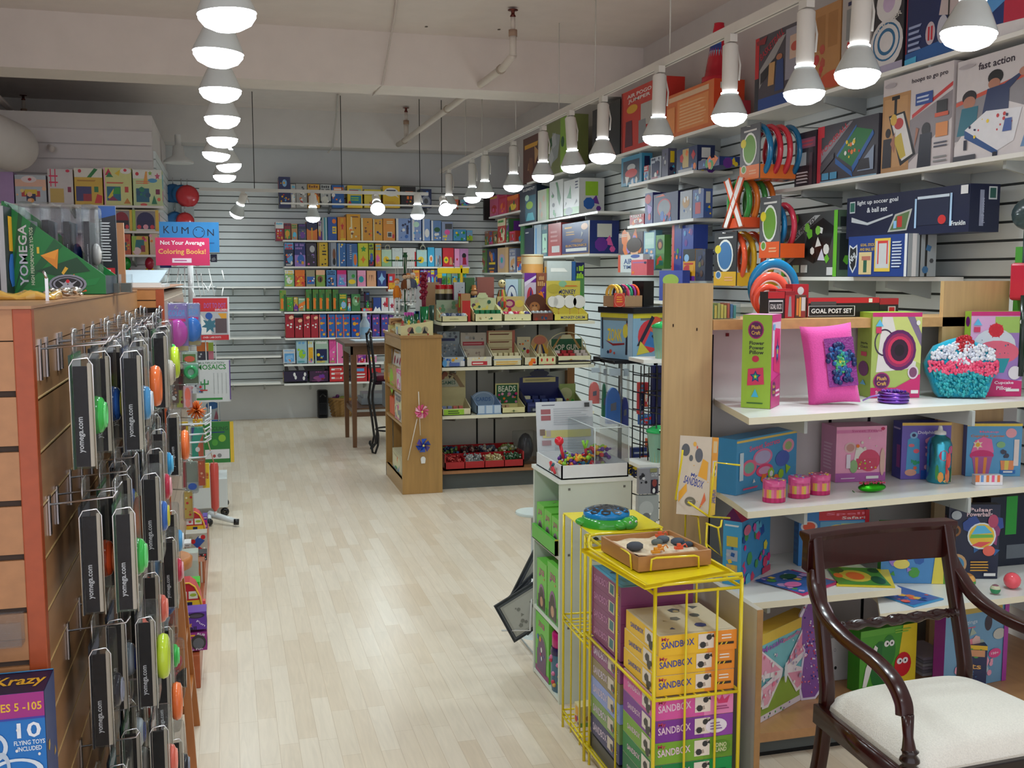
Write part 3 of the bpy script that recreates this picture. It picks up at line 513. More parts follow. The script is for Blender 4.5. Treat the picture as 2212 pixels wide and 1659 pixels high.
row('on the third far corner shelf',C,'X',XS+.01,1058,[(512,556,840,'28507c','slim blue box'),(560,590,838,'d8d4c8','slim white book'),(596,668,832,'6c9c48','green box with a white frog','@white,lime,red'),(674,770,832,'20284c','navy box with yellow lettering','l .2 .3 .9 .5 1 yellow;l .2 .1 .8 .25 1 gold;n .2 .55 .9 .9 6 .12 orange,tan,blue;r .3 0 .7 .08 orange'),(774,880,818,'b89870','tan box with mauve pear shape','e .4 .45 .3 .3 a494a0;e .4 .5 .12 .12 teal;r .75 0 1 1 c8a470'),(885,950,826,'707c98','slate box','@lgrey,tan,navy'),(960,1022,902,'9c4428','brick brown box')],depth=.2,z=zc2,group='boxes in the far corner')
p = K(C,650,480,X=XS+.05)
t = thing('wall_clock_box',(p.x,p.y,K(C,650,560,X=XS+.05).z),'dark boxed clock with round face in the far corner','clock')
b = Mb(); b.box(-.03,-.09,0,.1,.1,.3,'2c2428','p'); f_ = Face(b,(-.03,.1,0),(0,-1,0),(0,0,1),.19,.3); f_.art('e .5 .45 .34 .22 888078;o .5 .45 .4 .26 .15 111;l .1 .85 .9 .95 1 lgrey'); b.build('body',t)
Mb().tube([(-.034,0,.135),(-.034,.03,.17)],.003,'black','m').tube([(-.034,0,.135),(-.034,-.02,.2)],.003,'black','m').build('clock_hands',t)
row('on the long right wall shelf',C,'X',XS+.01,560,[(985,1150,232,'16283c','navy science box with white heading','t .55 .92 .7 .07 white ELEMENT;r .35 .1 .95 .75 1f6a80;e .6 .5 .2 .1 lime;e .45 .7 .12 .08 mint;p 60c0d0 .4 .1 .9 .1 .8 .3 .5 .3',.22,600),(1156,1266,262,'c0c8b0','pale green science box','r .8 0 1 1 7cb83c;n .2 .2 .7 .8 4 .1 lgrey,d8b8a0',.22,560),(1270,1402,176,'d0d4d0','white box with green crocodile','p 3c7c48 .45 .95 .6 .95 .85 .5 .75 .3 .6 .5 .55 .8;e .25 .6 .1 .05 green;e .3 .35 .1 .06 dgrey;p dgrey .15 .75 .3 .55 .35 .6;n .1 .05 .6 .2 3 .08 green',.22,530),(1406,1556,168,'d4d6d4','white box with green base panel','r 0 0 1 .2 6ca83c;e .35 .1 .25 .12 445;p 3c8c50 .2 .5 .5 .45 .45 .85 .35 .65;l .75 .7 .95 .95 3 navy;p dgrey .1 .25 .2 .35 .15 .4;p dgrey .7 .25 .9 .35 .85 .42',.22,500)],z=zc3,group='science boxes on the right wall')
row('on the shelf below the science boxes',C,'X',XS+.01,888,[(1032,1118,632,'1c2c44','dark navy book-like box','l .1 .8 .5 .9 1 lgrey'),(1122,1192,600,'a8bcc8','pale blue box with lettered side','r .2 .1 .35 .9 sky'),(1196,1252,600,'4c7c88','mottled teal box','@teal,mint,navy,lgrey'),(1256,1382,585,'c05858','faded red box with white square','r .3 .1 .9 .3 ddd;l .2 .4 .8 .8 3 e0a0a0'),(1390,1662,575,'1b2f74','navy electronics kit box with gold frame','r 0 0 1 .04 9c7848;r .96 0 1 1 9c7848;e .82 .84 .12 .1 peach;l .1 .8 .4 .92 1 gold;l .15 .6 .5 .75 2 d8a860;r .15 .1 .9 .2 white;T .52 .28 .75 .07 0 gold ELECTRONICS;p lgrey .7 .5 .78 .65 .72 .7;p brown .3 .4 .7 .36 .8 .45 .5 .5',.25)],z=zc4,group='boxes below the science boxes')
p = K(C,992,895,X=XS+.02); carton('toy_box','tall glossy green box at the end of the electronics shelf','toy box',(p.x,p.y,zc4),-math.pi/2,.16,K(C,992,600,X=XS).z-zc4,.2,'3c8048','r .7 0 .95 1 2c6038')
# =================== RIGHT WALL, NEAR PART ===================
EA = lambda x,y: (x,y)
# top shelf
def tz(x,y): return P(x,y,X=XS).z
ytop = P(1138,372,X=XS).y
zt1 = tz(1929,150)
shelf('long top shelf of the right wall carrying the large sports game boxes',[(XS,ytop),(XS,2.6),(XR-.03,2.6),(XR-.03,ytop)],zt1,brk=9)
def zline(z,x):          # pixel y of height z on the shelf-front plane at pixel column x
    lo,hi = -800,1700
    for _ in range(40):
        m = (lo+hi)/2
        if P(x,m,X=XS).z > z: lo = m
        else: hi = m
    return lo
def wrow(items,z,where,group=None,name='game_box',cat='game box',X=XS+.015):
    for it in items:
        x0,x1,yt,col,ds = it[:5]; art = it[5] if len(it) > 5 else None; dp = it[6] if len(it) > 6 else .1; nm,ct = it[7] if len(it) > 7 else (name,cat)
        a = P(x0,500,X=X); c = P(x1,500,X=X); top = P(x0,yt,X=X).z
        carton(nm,ds+' '+where,ct,(a.x,a.y,z),-math.pi/2,(a.y-c.y)*.985,top-z,dp,col,art,group=group,side=(it[8] if len(it) > 8 else ''),scol=(it[9] if len(it) > 9 else None))
wrow([(1130,1168,302,'5c3024','dark brown box with gold letters','l .1 .7 .9 .9 1 gold;n .2 .1 .8 .6 4 .15 brown,tan',.15),
 (1177,1234,272,'788048','olive box with grey robot','r .6 0 1 1 8cb838;p 9aa0a0 .2 .2 .5 .3 .6 .7 .3 .8;n .1 .1 .9 .9 4 .1 lgrey,dgreen',.15),
 (1278,1338,241,'101218','plain black box','r .35 .05 .95 .12 181c24',.15),
 (1340,1428,205,'cc3428','red jumper game box','t .45 .9 .6 .06 white AIR POGO;t .45 .81 .55 .07 white JUMPER;r .5 .35 .9 .7 b8b4ae;e .28 .68 .14 .07 gold;p 5c1c34 .1 .08 .3 .08 .28 .5 .12 .5;p grey .45 .08 .65 .08 .62 .45 .45 .45;r .0 0 .03 1 881c1c',.16),
 (1436,1538,212,'e0763c','large orange carton printed with pale lines','r .05 .82 .9 .93 e8c4a0;r .25 .1 .9 .78 ec9454;l .3 .15 .88 .72 8 f4bc88;r .02 .1 .2 .7 ee9858',.2,('carton','box'),'r .2 .8 .6 .93 offw','dd4a24')],zt1+.002,'on the top right wall shelf')
# red launcher cone on the orange carton
a = P(1490,500,X=XS+.02); c = P(1536,500,X=XS+.02); zc = P(1470,205,X=XS+.02).z-.0
zo = P(1436,212,X=XS+.015).z
m_ = (a.y+c.y)/2; hh = P(1525,56,X=XS+.08).z-zo-.01
t = thing('toy_rocket',(XS+.12,m_,zo+.005),'tall red cone toy with blue sticker standing on the orange carton','toy')
b = Mb(); b.lathe([(.1,0),(.1,.03),(.085,.03),(.03,hh*.98),(.0305,hh),(.01,hh)],'d01c34','g',24); b.build('cone',t)
b = Mb(); V = []; 
for i in range(7):
    for j in range(7):
        zz = .04+hh*.62*j/6; r = .087-(.055)*(zz/hh)+.0; g_ = math.pi*(.95+.5*i/6); V.append((r*math.cos(g_),r*math.sin(g_),zz))
b.add(V,[(i*7+j,(i+1)*7+j,(i+1)*7+j+1,i*7+j+1) for i in range(6) for j in range(6)],['28408c','2c58a4','28408c','7cb0c8','28408c','3470b0'],'p'); b.build('sticker',t,label='blue printed sticker')
for xx,cl,ds in ((1546,'c83c34','slim red box'),(1556,'e4ded8','slim white box'),(1566,'b83848','slim crimson box')):
    wrow([(xx,xx+9,232+(xx-1546)*-.6,cl,ds+' beside the orange carton','',.12)],zt1+.002,'on the top shelf',group='slim boxes by the orange carton')
# big boxes
wrow([(1623,1732,90,'4c4650','basketball arcade game box','r 0 .45 .08 1 c8202c;r 0 0 .08 .45 303038;r .08 .0 1 .16 244a94;p a09c9c .1 .55 .5 .9 .62 .9 .1 .3;p 24222c .12 .35 .55 .62 .5 .7 .12 .5;T .34 .84 .5 .1 22 b03040 BASKETBALL;r .62 .3 .98 .95 9894a0;r .7 .55 .9 .85 d0b09c;e .8 .7 .08 .06 c05040;p 28447c .42 .2 .6 .2 .58 .6 .45 .6;e .5 .64 .06 .04 b07050;p tan .28 .3 .4 .3 .42 .6 .3 .6;p 8c2430 .02 .95 .25 .98 .2 .88 .04 .9',.12),
 (1745,1803,30,'b88450','wooden-door game box behind the lamp','r 0 .2 1 1 b88450;r .1 .5 .45 .9 a87440;r .55 .5 .9 .9 a87440;n .1 .2 .6 .6 6 .1 c83c3c,b85040;e .8 .12 .5 .1 c85030',.1),
 (1805,1868,5,'b4aca8','grey and white arcade hoop box','r .15 .5 .9 .85 888;p 3c3440 .4 .55 .6 .55 .55 .8 .45 .8;r .2 .38 .8 .48 c83838;r .1 .2 .9 .32 445;e .8 .05 .4 .1 d8d4d0;l .2 .86 .8 .96 1 navy',.1),
 (1872,1936,-30,'2c2c34','shrink-wrapped soccer ball set','e .5 .72 .42 .2 e0dcdc;e .5 .72 .2 .1 c8b0d0;e .45 .3 .55 .26 dcd8d8;o .45 .32 .3 .14 .25 2c6c98;o .45 .32 .45 .2 .1 2c6c98;r 0 0 1 .08 b0a8c0;T .5 .52 .9 .05 15 d8d4d0 SOCCER',.14),
 (1941,2072,-90,'1c2c5c','navy batting game box with a player','r 0 0 .02 1 8c1c34;p 2c60a0 0 0 1 0 1 .15 0 .1;p c8b8b8 .55 .35 .85 .3 .9 .75 .65 .75;e .72 .82 .12 .09 a02c34;p a85040 .3 .55 .62 .65 .6 .72 .3 .6;e .42 .22 .08 .1 c8b8c0;r .38 .16 .41 .28 c82838;r .43 .16 .46 .28 c82838;e .62 .22 .09 .12 c0c0cc;l .05 .1 .28 .35 5 9ca8cc;r .7 .1 .72 .5 222;p 4cb0d8 .0 .0 .2 .0 .2 .06 .0 .05',.12),
 (2076,2225,-160,'243c78','blue sports box with a white lower band','r .5 .0 1 .3 c8304c;p 5aa0e0 0 .1 .6 .3 .6 .45 0 .3;p e8e4e4 0 0 1 0 1 .08 0 .12;r .1 .6 .4 .9 1c2850;l .05 .8 .3 .95 3 white',.12)],zt1+.002,'on the top right wall shelf')
# second shelf
zt2 = tz(1763,397)
shelf('second long shelf of the right wall under the foosball box',[(XS,P(1669,414,X=XS).y),(XS,2.6),(XR-.03,2.6),(XR-.03,P(1669,414,X=XS).y)],zt2,brk=5)
wrow([(1713,1759,292,'2c2a34','dark foosball box turned sideways','r .05 .7 .95 .88 8c5470;l .1 .72 .9 .86 2 c04858;r .15 .38 .55 .62 a8b4bc;l .1 .04 .7 .28 4 d0ccd0;r .7 .0 .85 .6 4c3c48',.12),
 (1761,1892,278,'3c3a44','foosball table game box','r 0 0 .07 1 c03040;r 0 .8 .12 1 d02838;p 8c8890 .07 .55 .55 .98 .6 .98 .07 .35;T .3 .74 .5 .1 28 c02c3c FOOSBALL;p 2460a8 .32 .4 .6 .12 .62 .02 .32 .3;p 1c7438 .36 .42 .66 .85 .92 .75 .6 .2;p 2468b0 .34 .44 .66 .9 .66 .86 .36 .4;p 2460a8 .6 .2 .92 .75 .94 .68 .62 .1;n .45 .35 .8 .7 12 .022 red,yellow,white,orange;p 484850 .07 .3 .3 .5 .3 .4 .07 .15;r .1 .04 .22 .16 4c98c0;r .24 .04 .36 .16 4c98c0;r .07 0 1 .02 8cb8d0;p 8898b0 .7 .1 .95 .1 .95 .5 .8 .3;p 282830 .7 .12 .9 .12 .88 .3 .72 .3',.1),
 (1898,2048,178,'cfc6c6','hoops to go pro game box','p 8c8488 .4 .05 1 .45 1 .72 .4 .5;p c83c3c .45 .52 1 .76 1 .8 .45 .56;r .0 .0 .42 .82 b88a58;r .03 .05 .38 .78 c49664;T .68 .9 .5 .06 0 281c2c hoops to go pro;r .18 .5 .22 .8 1c1c20;r .14 .76 .26 .8 1c1c20;p 1c1c20 .1 .6 .34 .62 .52 .15 .3 .05 .15 .45;p e0dcd8 .12 .58 .32 .6 .48 .16 .32 .1;p c8b040 .18 .35 .3 .4 .38 .15 .3 .12;e .26 .5 .07 .06 c03c38;e .18 .55 .05 .06 d8b048;e .1 .42 .04 .05 201418;p 28242c .02 .05 .16 .05 .16 .36 .03 .36;p a87058 .14 .3 .2 .2 .21 .42;e .66 .38 .06 .07 181418;p 1c2030 .55 .0 .74 .0 .74 .34 .58 .34;p a87058 .5 .2 .56 .4 .52 .42;r .5 .64 .74 .76 2c4c94;l .52 .66 .72 .74 2 c0cce0;r .8 .5 .94 .64 303034;r .78 .48 .96 .52 d05838;r .8 .28 .96 .42 d88840;l .78 .17 .98 .24 2 445;l .78 .02 .98 .1 2 888;e .12 .92 .09 .025 b0a8ac',.1),
 (2054,2300,140,'cfc8c8','fast action table hockey box with boys playing','p 8c888c 0 .2 1 .3 1 .75 0 .6;p cc5038 0 .55 1 .78 1 .82 0 .59;p dcd6d6 0 0 .9 0 .9 .3 .5 .5 .1 .3 0 .15;T .37 .9 .33 .07 0 281c2c fast action;e .13 .62 .07 .07 1c1418;e .13 .57 .06 .06 b07860;p 1c6c80 .02 .25 .2 .25 .22 .52 .06 .52;e .37 .76 .07 .07 141014;e .36 .7 .055 .05 b07860;p 20305c .26 .42 .5 .42 .5 .68 .3 .66;p 20305c .48 .6 .6 .72 .62 .76 .46 .68;e .62 .75 .04 .04 b8806c;e .75 .6 .12 .09 141014;e .72 .5 .09 .07 b8806c;p 6c94c0 .62 .05 .95 .05 .95 .45 .72 .42;p e4e4e8 .1 .3 .3 .45 .62 .42 .56 .12 .42 .05;p 24508c .1 .3 .42 .05 .42 .0 .1 .22;n .15 .2 .55 .4 14 .012 red,navy,yellow,c83030;p 3c58a0 .46 .22 .54 .22 .54 .34 .48 .34;p 181c30 .1 .2 .13 .2 .13 .1 .1 .1;p 181c30 .38 .04 .42 .04 .42 -.0 .38 -.0;r .0 .0 .22 .05 484850;e .1 .93 .08 .02 b0a8ac',.1)],zt2+.002,'on the second right wall shelf')
# third shelf
zt3 = P(1800,598,X=XS).z; ya = P(1650,600,X=XS).y; yb = P(1965,600,X=XS).y
shelf('short white shelf of the right wall carrying the light up soccer goal box',[(XS,ya),(XS,yb),(XR-.03,yb),(XR-.03,ya)],zt3,brk=3)
w3s = 'on the short right wall shelf'
wrow([(1690,1812,466,'484c4c','green and grey flipper hockey box','r 0 0 .06 1 6cc038;p b0b4b4 .06 .55 .6 .95 .7 .95 .06 .4;T .36 .72 .55 .1 22 181818 FLIPPER HOCKEY;p 1c2020 .4 .3 .5 .75 .75 .9 .95 .75 .85 .35 .6 .2;n .42 .25 .95 .8 12 .07 6cc038,84c850,dde,white,111;r .94 0 1 1 6cc038;r .08 .06 .2 .18 d0d4d0;r .23 .06 .35 .18 a8c8a0;r .38 .06 .5 .18 d0d4d0;r .84 .02 .94 .14 ddd;p 888c90 .06 .2 .3 .38 .3 .32 .06 .12;r .1 .83 .3 .98 e0e8dc;n .1 .85 .3 .98 3 .05 6cc038',.12,('game_box','game box'),'r .1 .1 .9 .9 2c3434;T .5 .7 .25 .4 -90 c8d0c8 FLIPPER;n .2 .1 .8 .4 4 .2 6cc038,dgrey','58705c')],zt3+.002,w3s)
# nhl box leaning in front
wrow([(1834,1965,512,'1c3c84','blue street hockey goal and stick box','p d4d8dc .01 .55 .02 .8 .09 .72 .16 .8 .17 .55 .15 .25 .09 .08 .03 .25;p 202428 .03 .55 .035 .74 .09 .68 .145 .74 .15 .55 .135 .28 .09 .14 .045 .28;T .09 .48 .14 .16 35 e0e4e8 NHL;T .34 .78 .24 .07 0 d8b040 GOAL. STICK;T .34 .67 .26 .07 0 d8b040 AND BALL SET;r .2 .05 .42 .6 d8c08c;p 2c5c48 .28 .1 .34 .1 .34 .4 .28 .4;e .31 .46 .03 .04 3c2820;r .25 .4 .4 .5 b87060;r .47 .12 .73 .92 e0c048;r .49 .2 .71 .86 c8c8c8;r .52 .3 .54 .84 d03c3c;r .67 .3 .69 .84 d03c3c;r .52 .8 .69 .86 d03c3c;l .76 .2 .92 .85 9 c8d0e0;r .96 0 1 1 d8d8d8',.14,('game_box','game box'),'r .15 0 .3 1 ddd;r .4 0 .45 1 222;r .6 0 .68 1 222;n .3 .1 .95 .9 3 .1 dgrey,3c6c98','9ca4a8'),
 ],zt3+.002,w3s,X=XS-.03)
zg = P(1834,506,X=XS).z; a = P(1828,500,X=XS+.02); c = P(2092,500,X=XS+.02)
carton('game_box','long navy light up soccer goal and ball set box resting above the hockey box','game box',(XS+.02,a.y,zg-.02),-math.pi/2,a.y-c.y,P(1828,434,X=XS+.02).z-zg+.03,.14,'141c3c','T .28 .84 .36 .13 0 e8ecf0 light up soccer goal;T .28 .66 .18 .12 0 e8ecf0 & ball set;r .03 .62 .08 .9 c8d0d4;r .035 .65 .075 .87 2c6c5c;p c4c8cc .05 .4 .2 .3 .42 .48 .42 .52 .2 .36 .05 .52;p b8b8b0 .38 .1 .54 .12 .58 .6 .44 .5;p 5c7448 .4 .14 .53 .15 .56 .55 .45 .46;r .46 .2 .5 .45 c03830;r .43 .18 .455 .35 lblue;p 1c2440 .62 .2 .86 .2 .86 .85 .62 .82;r .6 .15 .615 .8 a8c8e8;r .865 .15 .88 .85 a8c8e8;r .62 .78 .86 .84 c8d4e0;e .81 .3 .03 .1 c83030;T .93 .2 .1 .1 0 e0e4e8 Franklin;r .94 .8 .99 .98 e0e0e0','r .62 .68 .9 .95 c8d0d4;r .66 .71 .86 .92 2c5c54;T .4 .5 .14 .75 0 9098b0 |;T .45 .45 .7 .1 -90 a8b0c8 soccer goal')
# lower items standing on the gondola top are made with the gondola. Small shelves left of the ring packs
G1 = [K(G,360,833,X=XS),K(G,822,712,X=XS)]; z_1 = (G1[0].z+G1[1].z)/2
shelf('small white shelf of the right wall under the blister toys, upper',[(XS,G1[0].y),(XS,G1[1].y),(XR-.03,G1[1].y),(XR-.03,G1[0].y)],z_1,brk=2)
G2 = [K(G,350,1138,X=XS),K(G,822,1050,X=XS)]; z_2 = (G2[0].z+G2[1].z)/2
shelf('small white shelf of the right wall under the red toy packs, lower',[(XS,G2[0].y),(XS,G2[1].y),(XR-.03,G2[1].y),(XR-.03,G2[0].y)],z_2,brk=2)
row('on the upper small shelf',G,'X',XS+.02,800,[(305,455,618,'3c8cb0','turquoise toy train pack','r .1 .1 .9 .85 203048;e .5 .6 .2 .12 lgrey;e .5 .4 .3 .15 d04040;n .1 0 .9 .2 5 .1 white,sky',.08),(468,500,690,'b8c8d0','small white blue toy card','@red,sky,white',.06),(515,590,628,'b0b8c4','white and red toy card','@red,navy,white',.07),(595,640,570,'5c5c74','grey violet hanging card','n .2 .3 .8 .9 4 .15 lgrey,dgrey',.06),(700,850,560,'1c2c5c','navy pack with yellow toy','r .3 .2 .6 .95 c8b070;n .1 .1 .9 .9 6 .1 orange,blue,red;r .1 0 .8 .15 lgrey',.12),(855,1010,640,'283878','wide blue toy car pack','n .1 .1 .9 .8 9 .1 red,green,orange,sky',.14)],z=z_1,group='toys on the upper small shelf',cat='toy pack',name='toy_package')
row('on the lower small shelf',G,'X',XS+.02,1090,[(366,470,1040,'b82830','low red toy pack','@dred,white,orange',.1),(474,530,885,'30307c','tall narrow violet toy pack','e .4 .8 .4 .15 red;n .2 .1 .8 .6 5 .2 lpurp,red,navy',.1),(535,715,885,'23285c','navy pack with clear round window','e .45 .5 .26 .3 88909c;o .45 .5 .28 .32 .15 c02c38;n .2 .02 .9 .25 5 .08 gold,blue,red;p e05828 .05 .9 .4 .98 .5 .9',.12),(725,812,870,'a8b0bc','clear blister with tan puppet','e .5 .6 .3 .2 c8a068;n .1 .1 .9 .9 5 .1 dblue,white'.replace('dblue','blue'),.06),(815,895,860,'4860a0','clear blister with a red lantern','r .25 .15 .75 .55 c82838;n .2 .6 .8 .95 4 .12 lgrey,lblue',.06)],z=z_2,group='toys on the lower small shelf',cat='toy pack',name='toy_package')
# goods around the wooden post (standing on hooks and a shelf behind the tin box)
z_3 = K(G,500,1655,X=XS+.02).z
shelf('white shelf behind the boxed kite tin on the right wall',[(XS,K(G,180,1655,X=XS).y),(XS,K(G,960,1655,X=XS).y),(XR-.03,K(G,960,1655,X=XS).y),(XR-.03,K(G,180,1655,X=XS).y)],z_3,brk=2)
def wcard(x0,x1,y0,y1,col,ds,art=None,dp=.05,X=XS+.05,grp='toys hung on the right wall',k=G):
    a = K(k,x0,y1,X=X); c = K(k,x1,y1,X=X); h = K(k,x0,y0,X=X).z-a.z
    q = carton('toy_package',ds+' hanging on the right wall','toy pack',tuple(a),-math.pi/2,a.y-c.y,h,dp,col,art,group=grp,side='')
    Mb().tube([((a.y-c.y)/2,dp,h-.01),((a.y-c.y)/2,XR-.02-X,h)],.003,'lgrey').build('peg',q)
wcard(285,460,1178,1326,'40243c','flying toy pack with orange and brown print','n .1 .1 .9 .9 8 .14 orange,lpurp,brown,peach;e .65 .4 .3 .35 3c2418;l .05 .8 .4 .95 2 e8e0d8')
wcard(463,548,1160,1440,'6c98b8','pale blue card with two children','r .1 .55 .9 .95 b8dcd0;r .15 .65 .85 .8 c8e4dc;p 2458a0 .1 .05 .45 .05 .4 .45 .15 .45;p d8d8e0 .5 .05 .85 .05 .85 .4 .55 .4;e .3 .5 .1 .04 peach;e .68 .46 .1 .04 peach')
wcard(551,612,1190,1430,'5c9448','green card with a dark haired face','e .5 .72 .35 .17 201814;e .5 .7 .2 .1 b87850;r 0 0 1 .45 487c3c;p d04830 .1 .1 .8 .25 .6 .4 .2 .3;r .4 .1 .9 .25 206c5c')
wcard(665,735,1120,1450,'283c94','tall blue box with green figure','r 0 0 .25 1 dc5048;n .3 .1 .9 .95 6 .12 green,dgreen,orange',.1); wcard(738,818,1120,1440,'2c48a8','tall bright blue box','n .1 .1 .9 .95 8 .12 orange,purple,sky',.1)
wcard(746,832,1290,1515,'e0a028','red and yellow card with black top','r 0 .62 1 1 20242c;e .3 .72 .2 .12 lblue;l .1 .48 .9 .6 1 red;e .4 .35 .35 .15 red;r .55 .25 .9 .5 gold;r 0 0 1 .15 6c2f96',X=XS); wcard(835,905,1290,1515,'383c50','dark clear bag with olive balls','n .1 .1 .9 .9 9 .15 6c7040,3c4870,5c4438',X=XS)
wcard(282,460,1332,1455,'d4dcdc','white AIR box with orange edge','r 0 0 .1 1 d84c28;T .42 .62 .35 .3 0 2c5494 AIR;T .42 .3 .4 .2 0 2c5494 TIME;e .7 .9 .18 .1 405ca8',X=XS-.02)
wcard(376,488,1366,1475,'d85c68','coral booklet','l .1 .75 .9 .9 1 9870b0;r .05 .1 .2 .25 orange;e .9 .8 .08 .08 navy',X=XS-.06)
wcard(576,742,1442,1655,'3c50a8','blue bag with a green creature','e .5 .68 .35 .2 9cb848;p a8c04c .3 .5 .5 .3 .6 .6;n .3 .05 .9 .3 4 .1 white,red',X=XS-.06)
# flying ring packs on hooks
def ringpack(label,x0,x1,y0,y1,k,cols,X=2.62,cardcol='58585c',low='f08030',n=4,tick=.035,card=True,step=.055,group='flying ring packs',photo='6c9c38',rs=.92,ro=-.02):
    a = K(k,x0,(y0+y1)/2,X=X); c = K(k,x1,(y0+y1)/2,X=X); r = abs(K(k,(x0+x1)/2,y0,X=X).z-K(k,(x0+x1)/2,y1,X=X).z)/2
    m = (a+c)/2; wd = abs(a.y-c.y)
    t = thing('flying_ring_pack',tuple(m),label,'flying rings',group)
    if card:
        b = Mb(); b.x = Matrix.Translation((-.012,wd/2,-r))@Matrix.Rotation(-math.pi/2,4,'Z'); b.box(0,0,0,wd,.006,2*r,cardcol)
        f_ = Face(b,(0,0,0),(1,0,0),(0,0,1),wd,2*r); f_.art('r 0 0 1 .26 %s;e .5 .56 .36 .3 e8e8e0;e .5 .56 .31 .26 %s;e .18 .68 .14 .08 e0cc30;l .2 .86 .9 .93 1 d8d4d0;e .22 .2 .14 .08 dcd8c8;e .22 .2 .1 .06 %s;l .5 .08 .9 .18 2 f0b080' % (low,photo,photo)); b.build('card',t)
        b = Mb(); b.box(-.006,-wd/2,-r,step*n+.02,wd/2*.9,-r+.07,low); b.build('tray',t)
    for i in range(n):
        b = Mb(); b.torus((.025+i*step,ro,.0),r*rs,tick*.5,'x',cols[i % len(cols)],'g',28,8,.8); b.torus((.025+i*step,ro,0),r*rs*.83,.004,'x','white','g',28,4); b.build('flying_ring',t)
    Mb().tube([(-.03,0,r*.95),(.4,0,r*1.0)],.003,'lgrey').build('hook',t)
ringpack('top pack of blue and red flying rings with a grey photo card',1172,1312,400,790,G,['1c78a8','d03444','d83c48','1c6c98'],low='e87830')
t0 = 'flying rings'
def xpack(x0,x1,y0,y1,cols,lab):
    a = K(G,x0,(y0+y1)/2,X=2.6); c = K(G,x1,(y0+y1)/2,X=2.6); r = (K(G,(x0+x1)/2,y0,X=2.6).z-K(G,(x0+x1)/2,y1,X=2.6).z)/2; m = (a+c)/2
    t = thing('flying_ring_pack',tuple(m),lab,t0,'flying ring packs'); wd = r*1.0
    b = Mb()
    for s_ in (1,-1):
        q = [(-.012,s_*wd*.9,-r*.98),(-.012,s_*wd*.5,-r*.98),(-.012,-s_*wd*.9,r*.9),(-.012,-s_*wd*.5,r*.98)]
        q = [(-.012-.003*(s_ > 0),s_*wd*.85,-r*.95),(-.012-.003*(s_ > 0),s_*wd*.45,-r),(-.012-.003*(s_ > 0),-s_*wd*.85,r*.9),(-.012-.003*(s_ > 0),-s_*wd*.45,r)]
        b.add([q[0],q[1],q[2],q[3]] if 0 else [q[0],q[1],q[2],q[3]],[(0,1,2,3)] if s_ > 0 else [(0,1,2,3)],'d8d0c8'); b.add([(v[0]-.001,v[1]*.93,v[2]*.97) for v in q],[(0,1,2,3)],'ece8e4')
        b.tube([q[0],q[3]],.006,'d8562c','p',4); b.tube([q[1],q[2]],.006,'d8562c','p',4)
    b.box(-.01,-wd*.8,-r,.16,wd*.8,-r+.05,'d85028'); b.build('cross_card',t,label='white and red X-shaped card')
    for i,cl in enumerate(cols):
        b = Mb(); b.torus((.02+i*.045,0,0),r*.85,.018,'x',cl,'g',28,8,.8); b.build('flying_ring',t)
xpack(1020,1240,775,1135,['3c8c44','e07830','3c8c44','e07830'],'pack of green and orange flying rings with crossed white and red card')
ringpack('pack of orange and yellow flying rings on a yellow tray',985,1145,1165,1550,G,['e85c38','dcb030','d85434','e0b838'],low='e0ac28',cardcol='28282c',photo='3c74a8')
ringpack('pack of blue and red flying rings partly behind the flipper hockey box',165,322,160,640,F,['2070a0','c83c50'],low='e85c20',n=2,X=2.66,rs=.72,ro=.03)
# sports goods at the right edge of the wall
p = P(2190,520,X=2.8)
t = thing('toy_scoop_set',(2.86,p.y,p.z),'hanging pack with dark green paddle and red scoop at the right edge','sports toy')
b = Mb(); b.x = Matrix.Rotation(math.radians(0),4,'X'); b.lathe([(.001,-.012),(.07,-.01),(.08,0),(.07,.01),(.001,.012)],'38484a','g',20,cap=False)
for q in range(len(b.v)): v = b.v[q]; b.v[q] = Vector((v.z,v.x*1.1,v.y*.75+.1))
b.tube([(0,0,.04),(0,0,-.2)],.014,'304440','g'); b.build('paddle',t)
Mb().box(-.02,-.06,-.22,.02,.06,-.08,'c0283c','g').build('scoop',t,bevel=.01)
Mb().box(.02,-.1,-.45,.03,.08,-.02,'4c9c38','p').build('green_card',t)
Mb().tube([(-.02,-.02,-.2),(-.02,-.02,-.5)],.012,'1c2c24','g').build('stick',t)
# =================== MIDDLE GONDOLA ===================
XG0,XG1 = 1.17,1.46; YG0,YG1 = 7.18,7.97
zG = 1.134
g = thing('wooden_shelf_unit',(XG0,YG0,0),'honey wood end shelf unit with pinwheels taped on its end panel','shelf unit')
wc1 = 'b0884e'
Mb().box(0,0,0,XG1-XG0,.022,zG-.018,wc1,'w').build('end_panel',g,bevel=.002)
Mb().box(-.01,-.01,0,XG1-XG0+.006,YG1-YG0,.02,'ac8450','W').build('top_board',g,(0,0,zG-.02),bevel=.002)
Mb().box(.0,.022,0,.02,YG1-YG0,.1,wc1,'W').build('plinth',g)
Mb().box(.0,.022,zG-.1,.02,YG1-YG0,zG-.02,wc1,'W').build('fascia',g)
Mb().box(0,YG1-YG0-.022,0,XG1-XG0,YG1-YG0,zG-.02,wc1,'w').build('far_panel',g)
Mb().box(.24,.022,.0,.26,YG1-YG0-.022,zG-.02,'98683a','w').build('back_panel',g)
SZ = [.12,.50,.73]
for z in (.1,.5,.73): Mb().box(.005,.022,z-.018,.24,YG1-YG0-.022,z,'b48c54','W').build('shelf',g)
for y in (.025,YG1-YG0-.16): Mb().box(.03,y,.1,.036,y+.005,1.0,'9a9a98','M').build('shelf_strip',g)
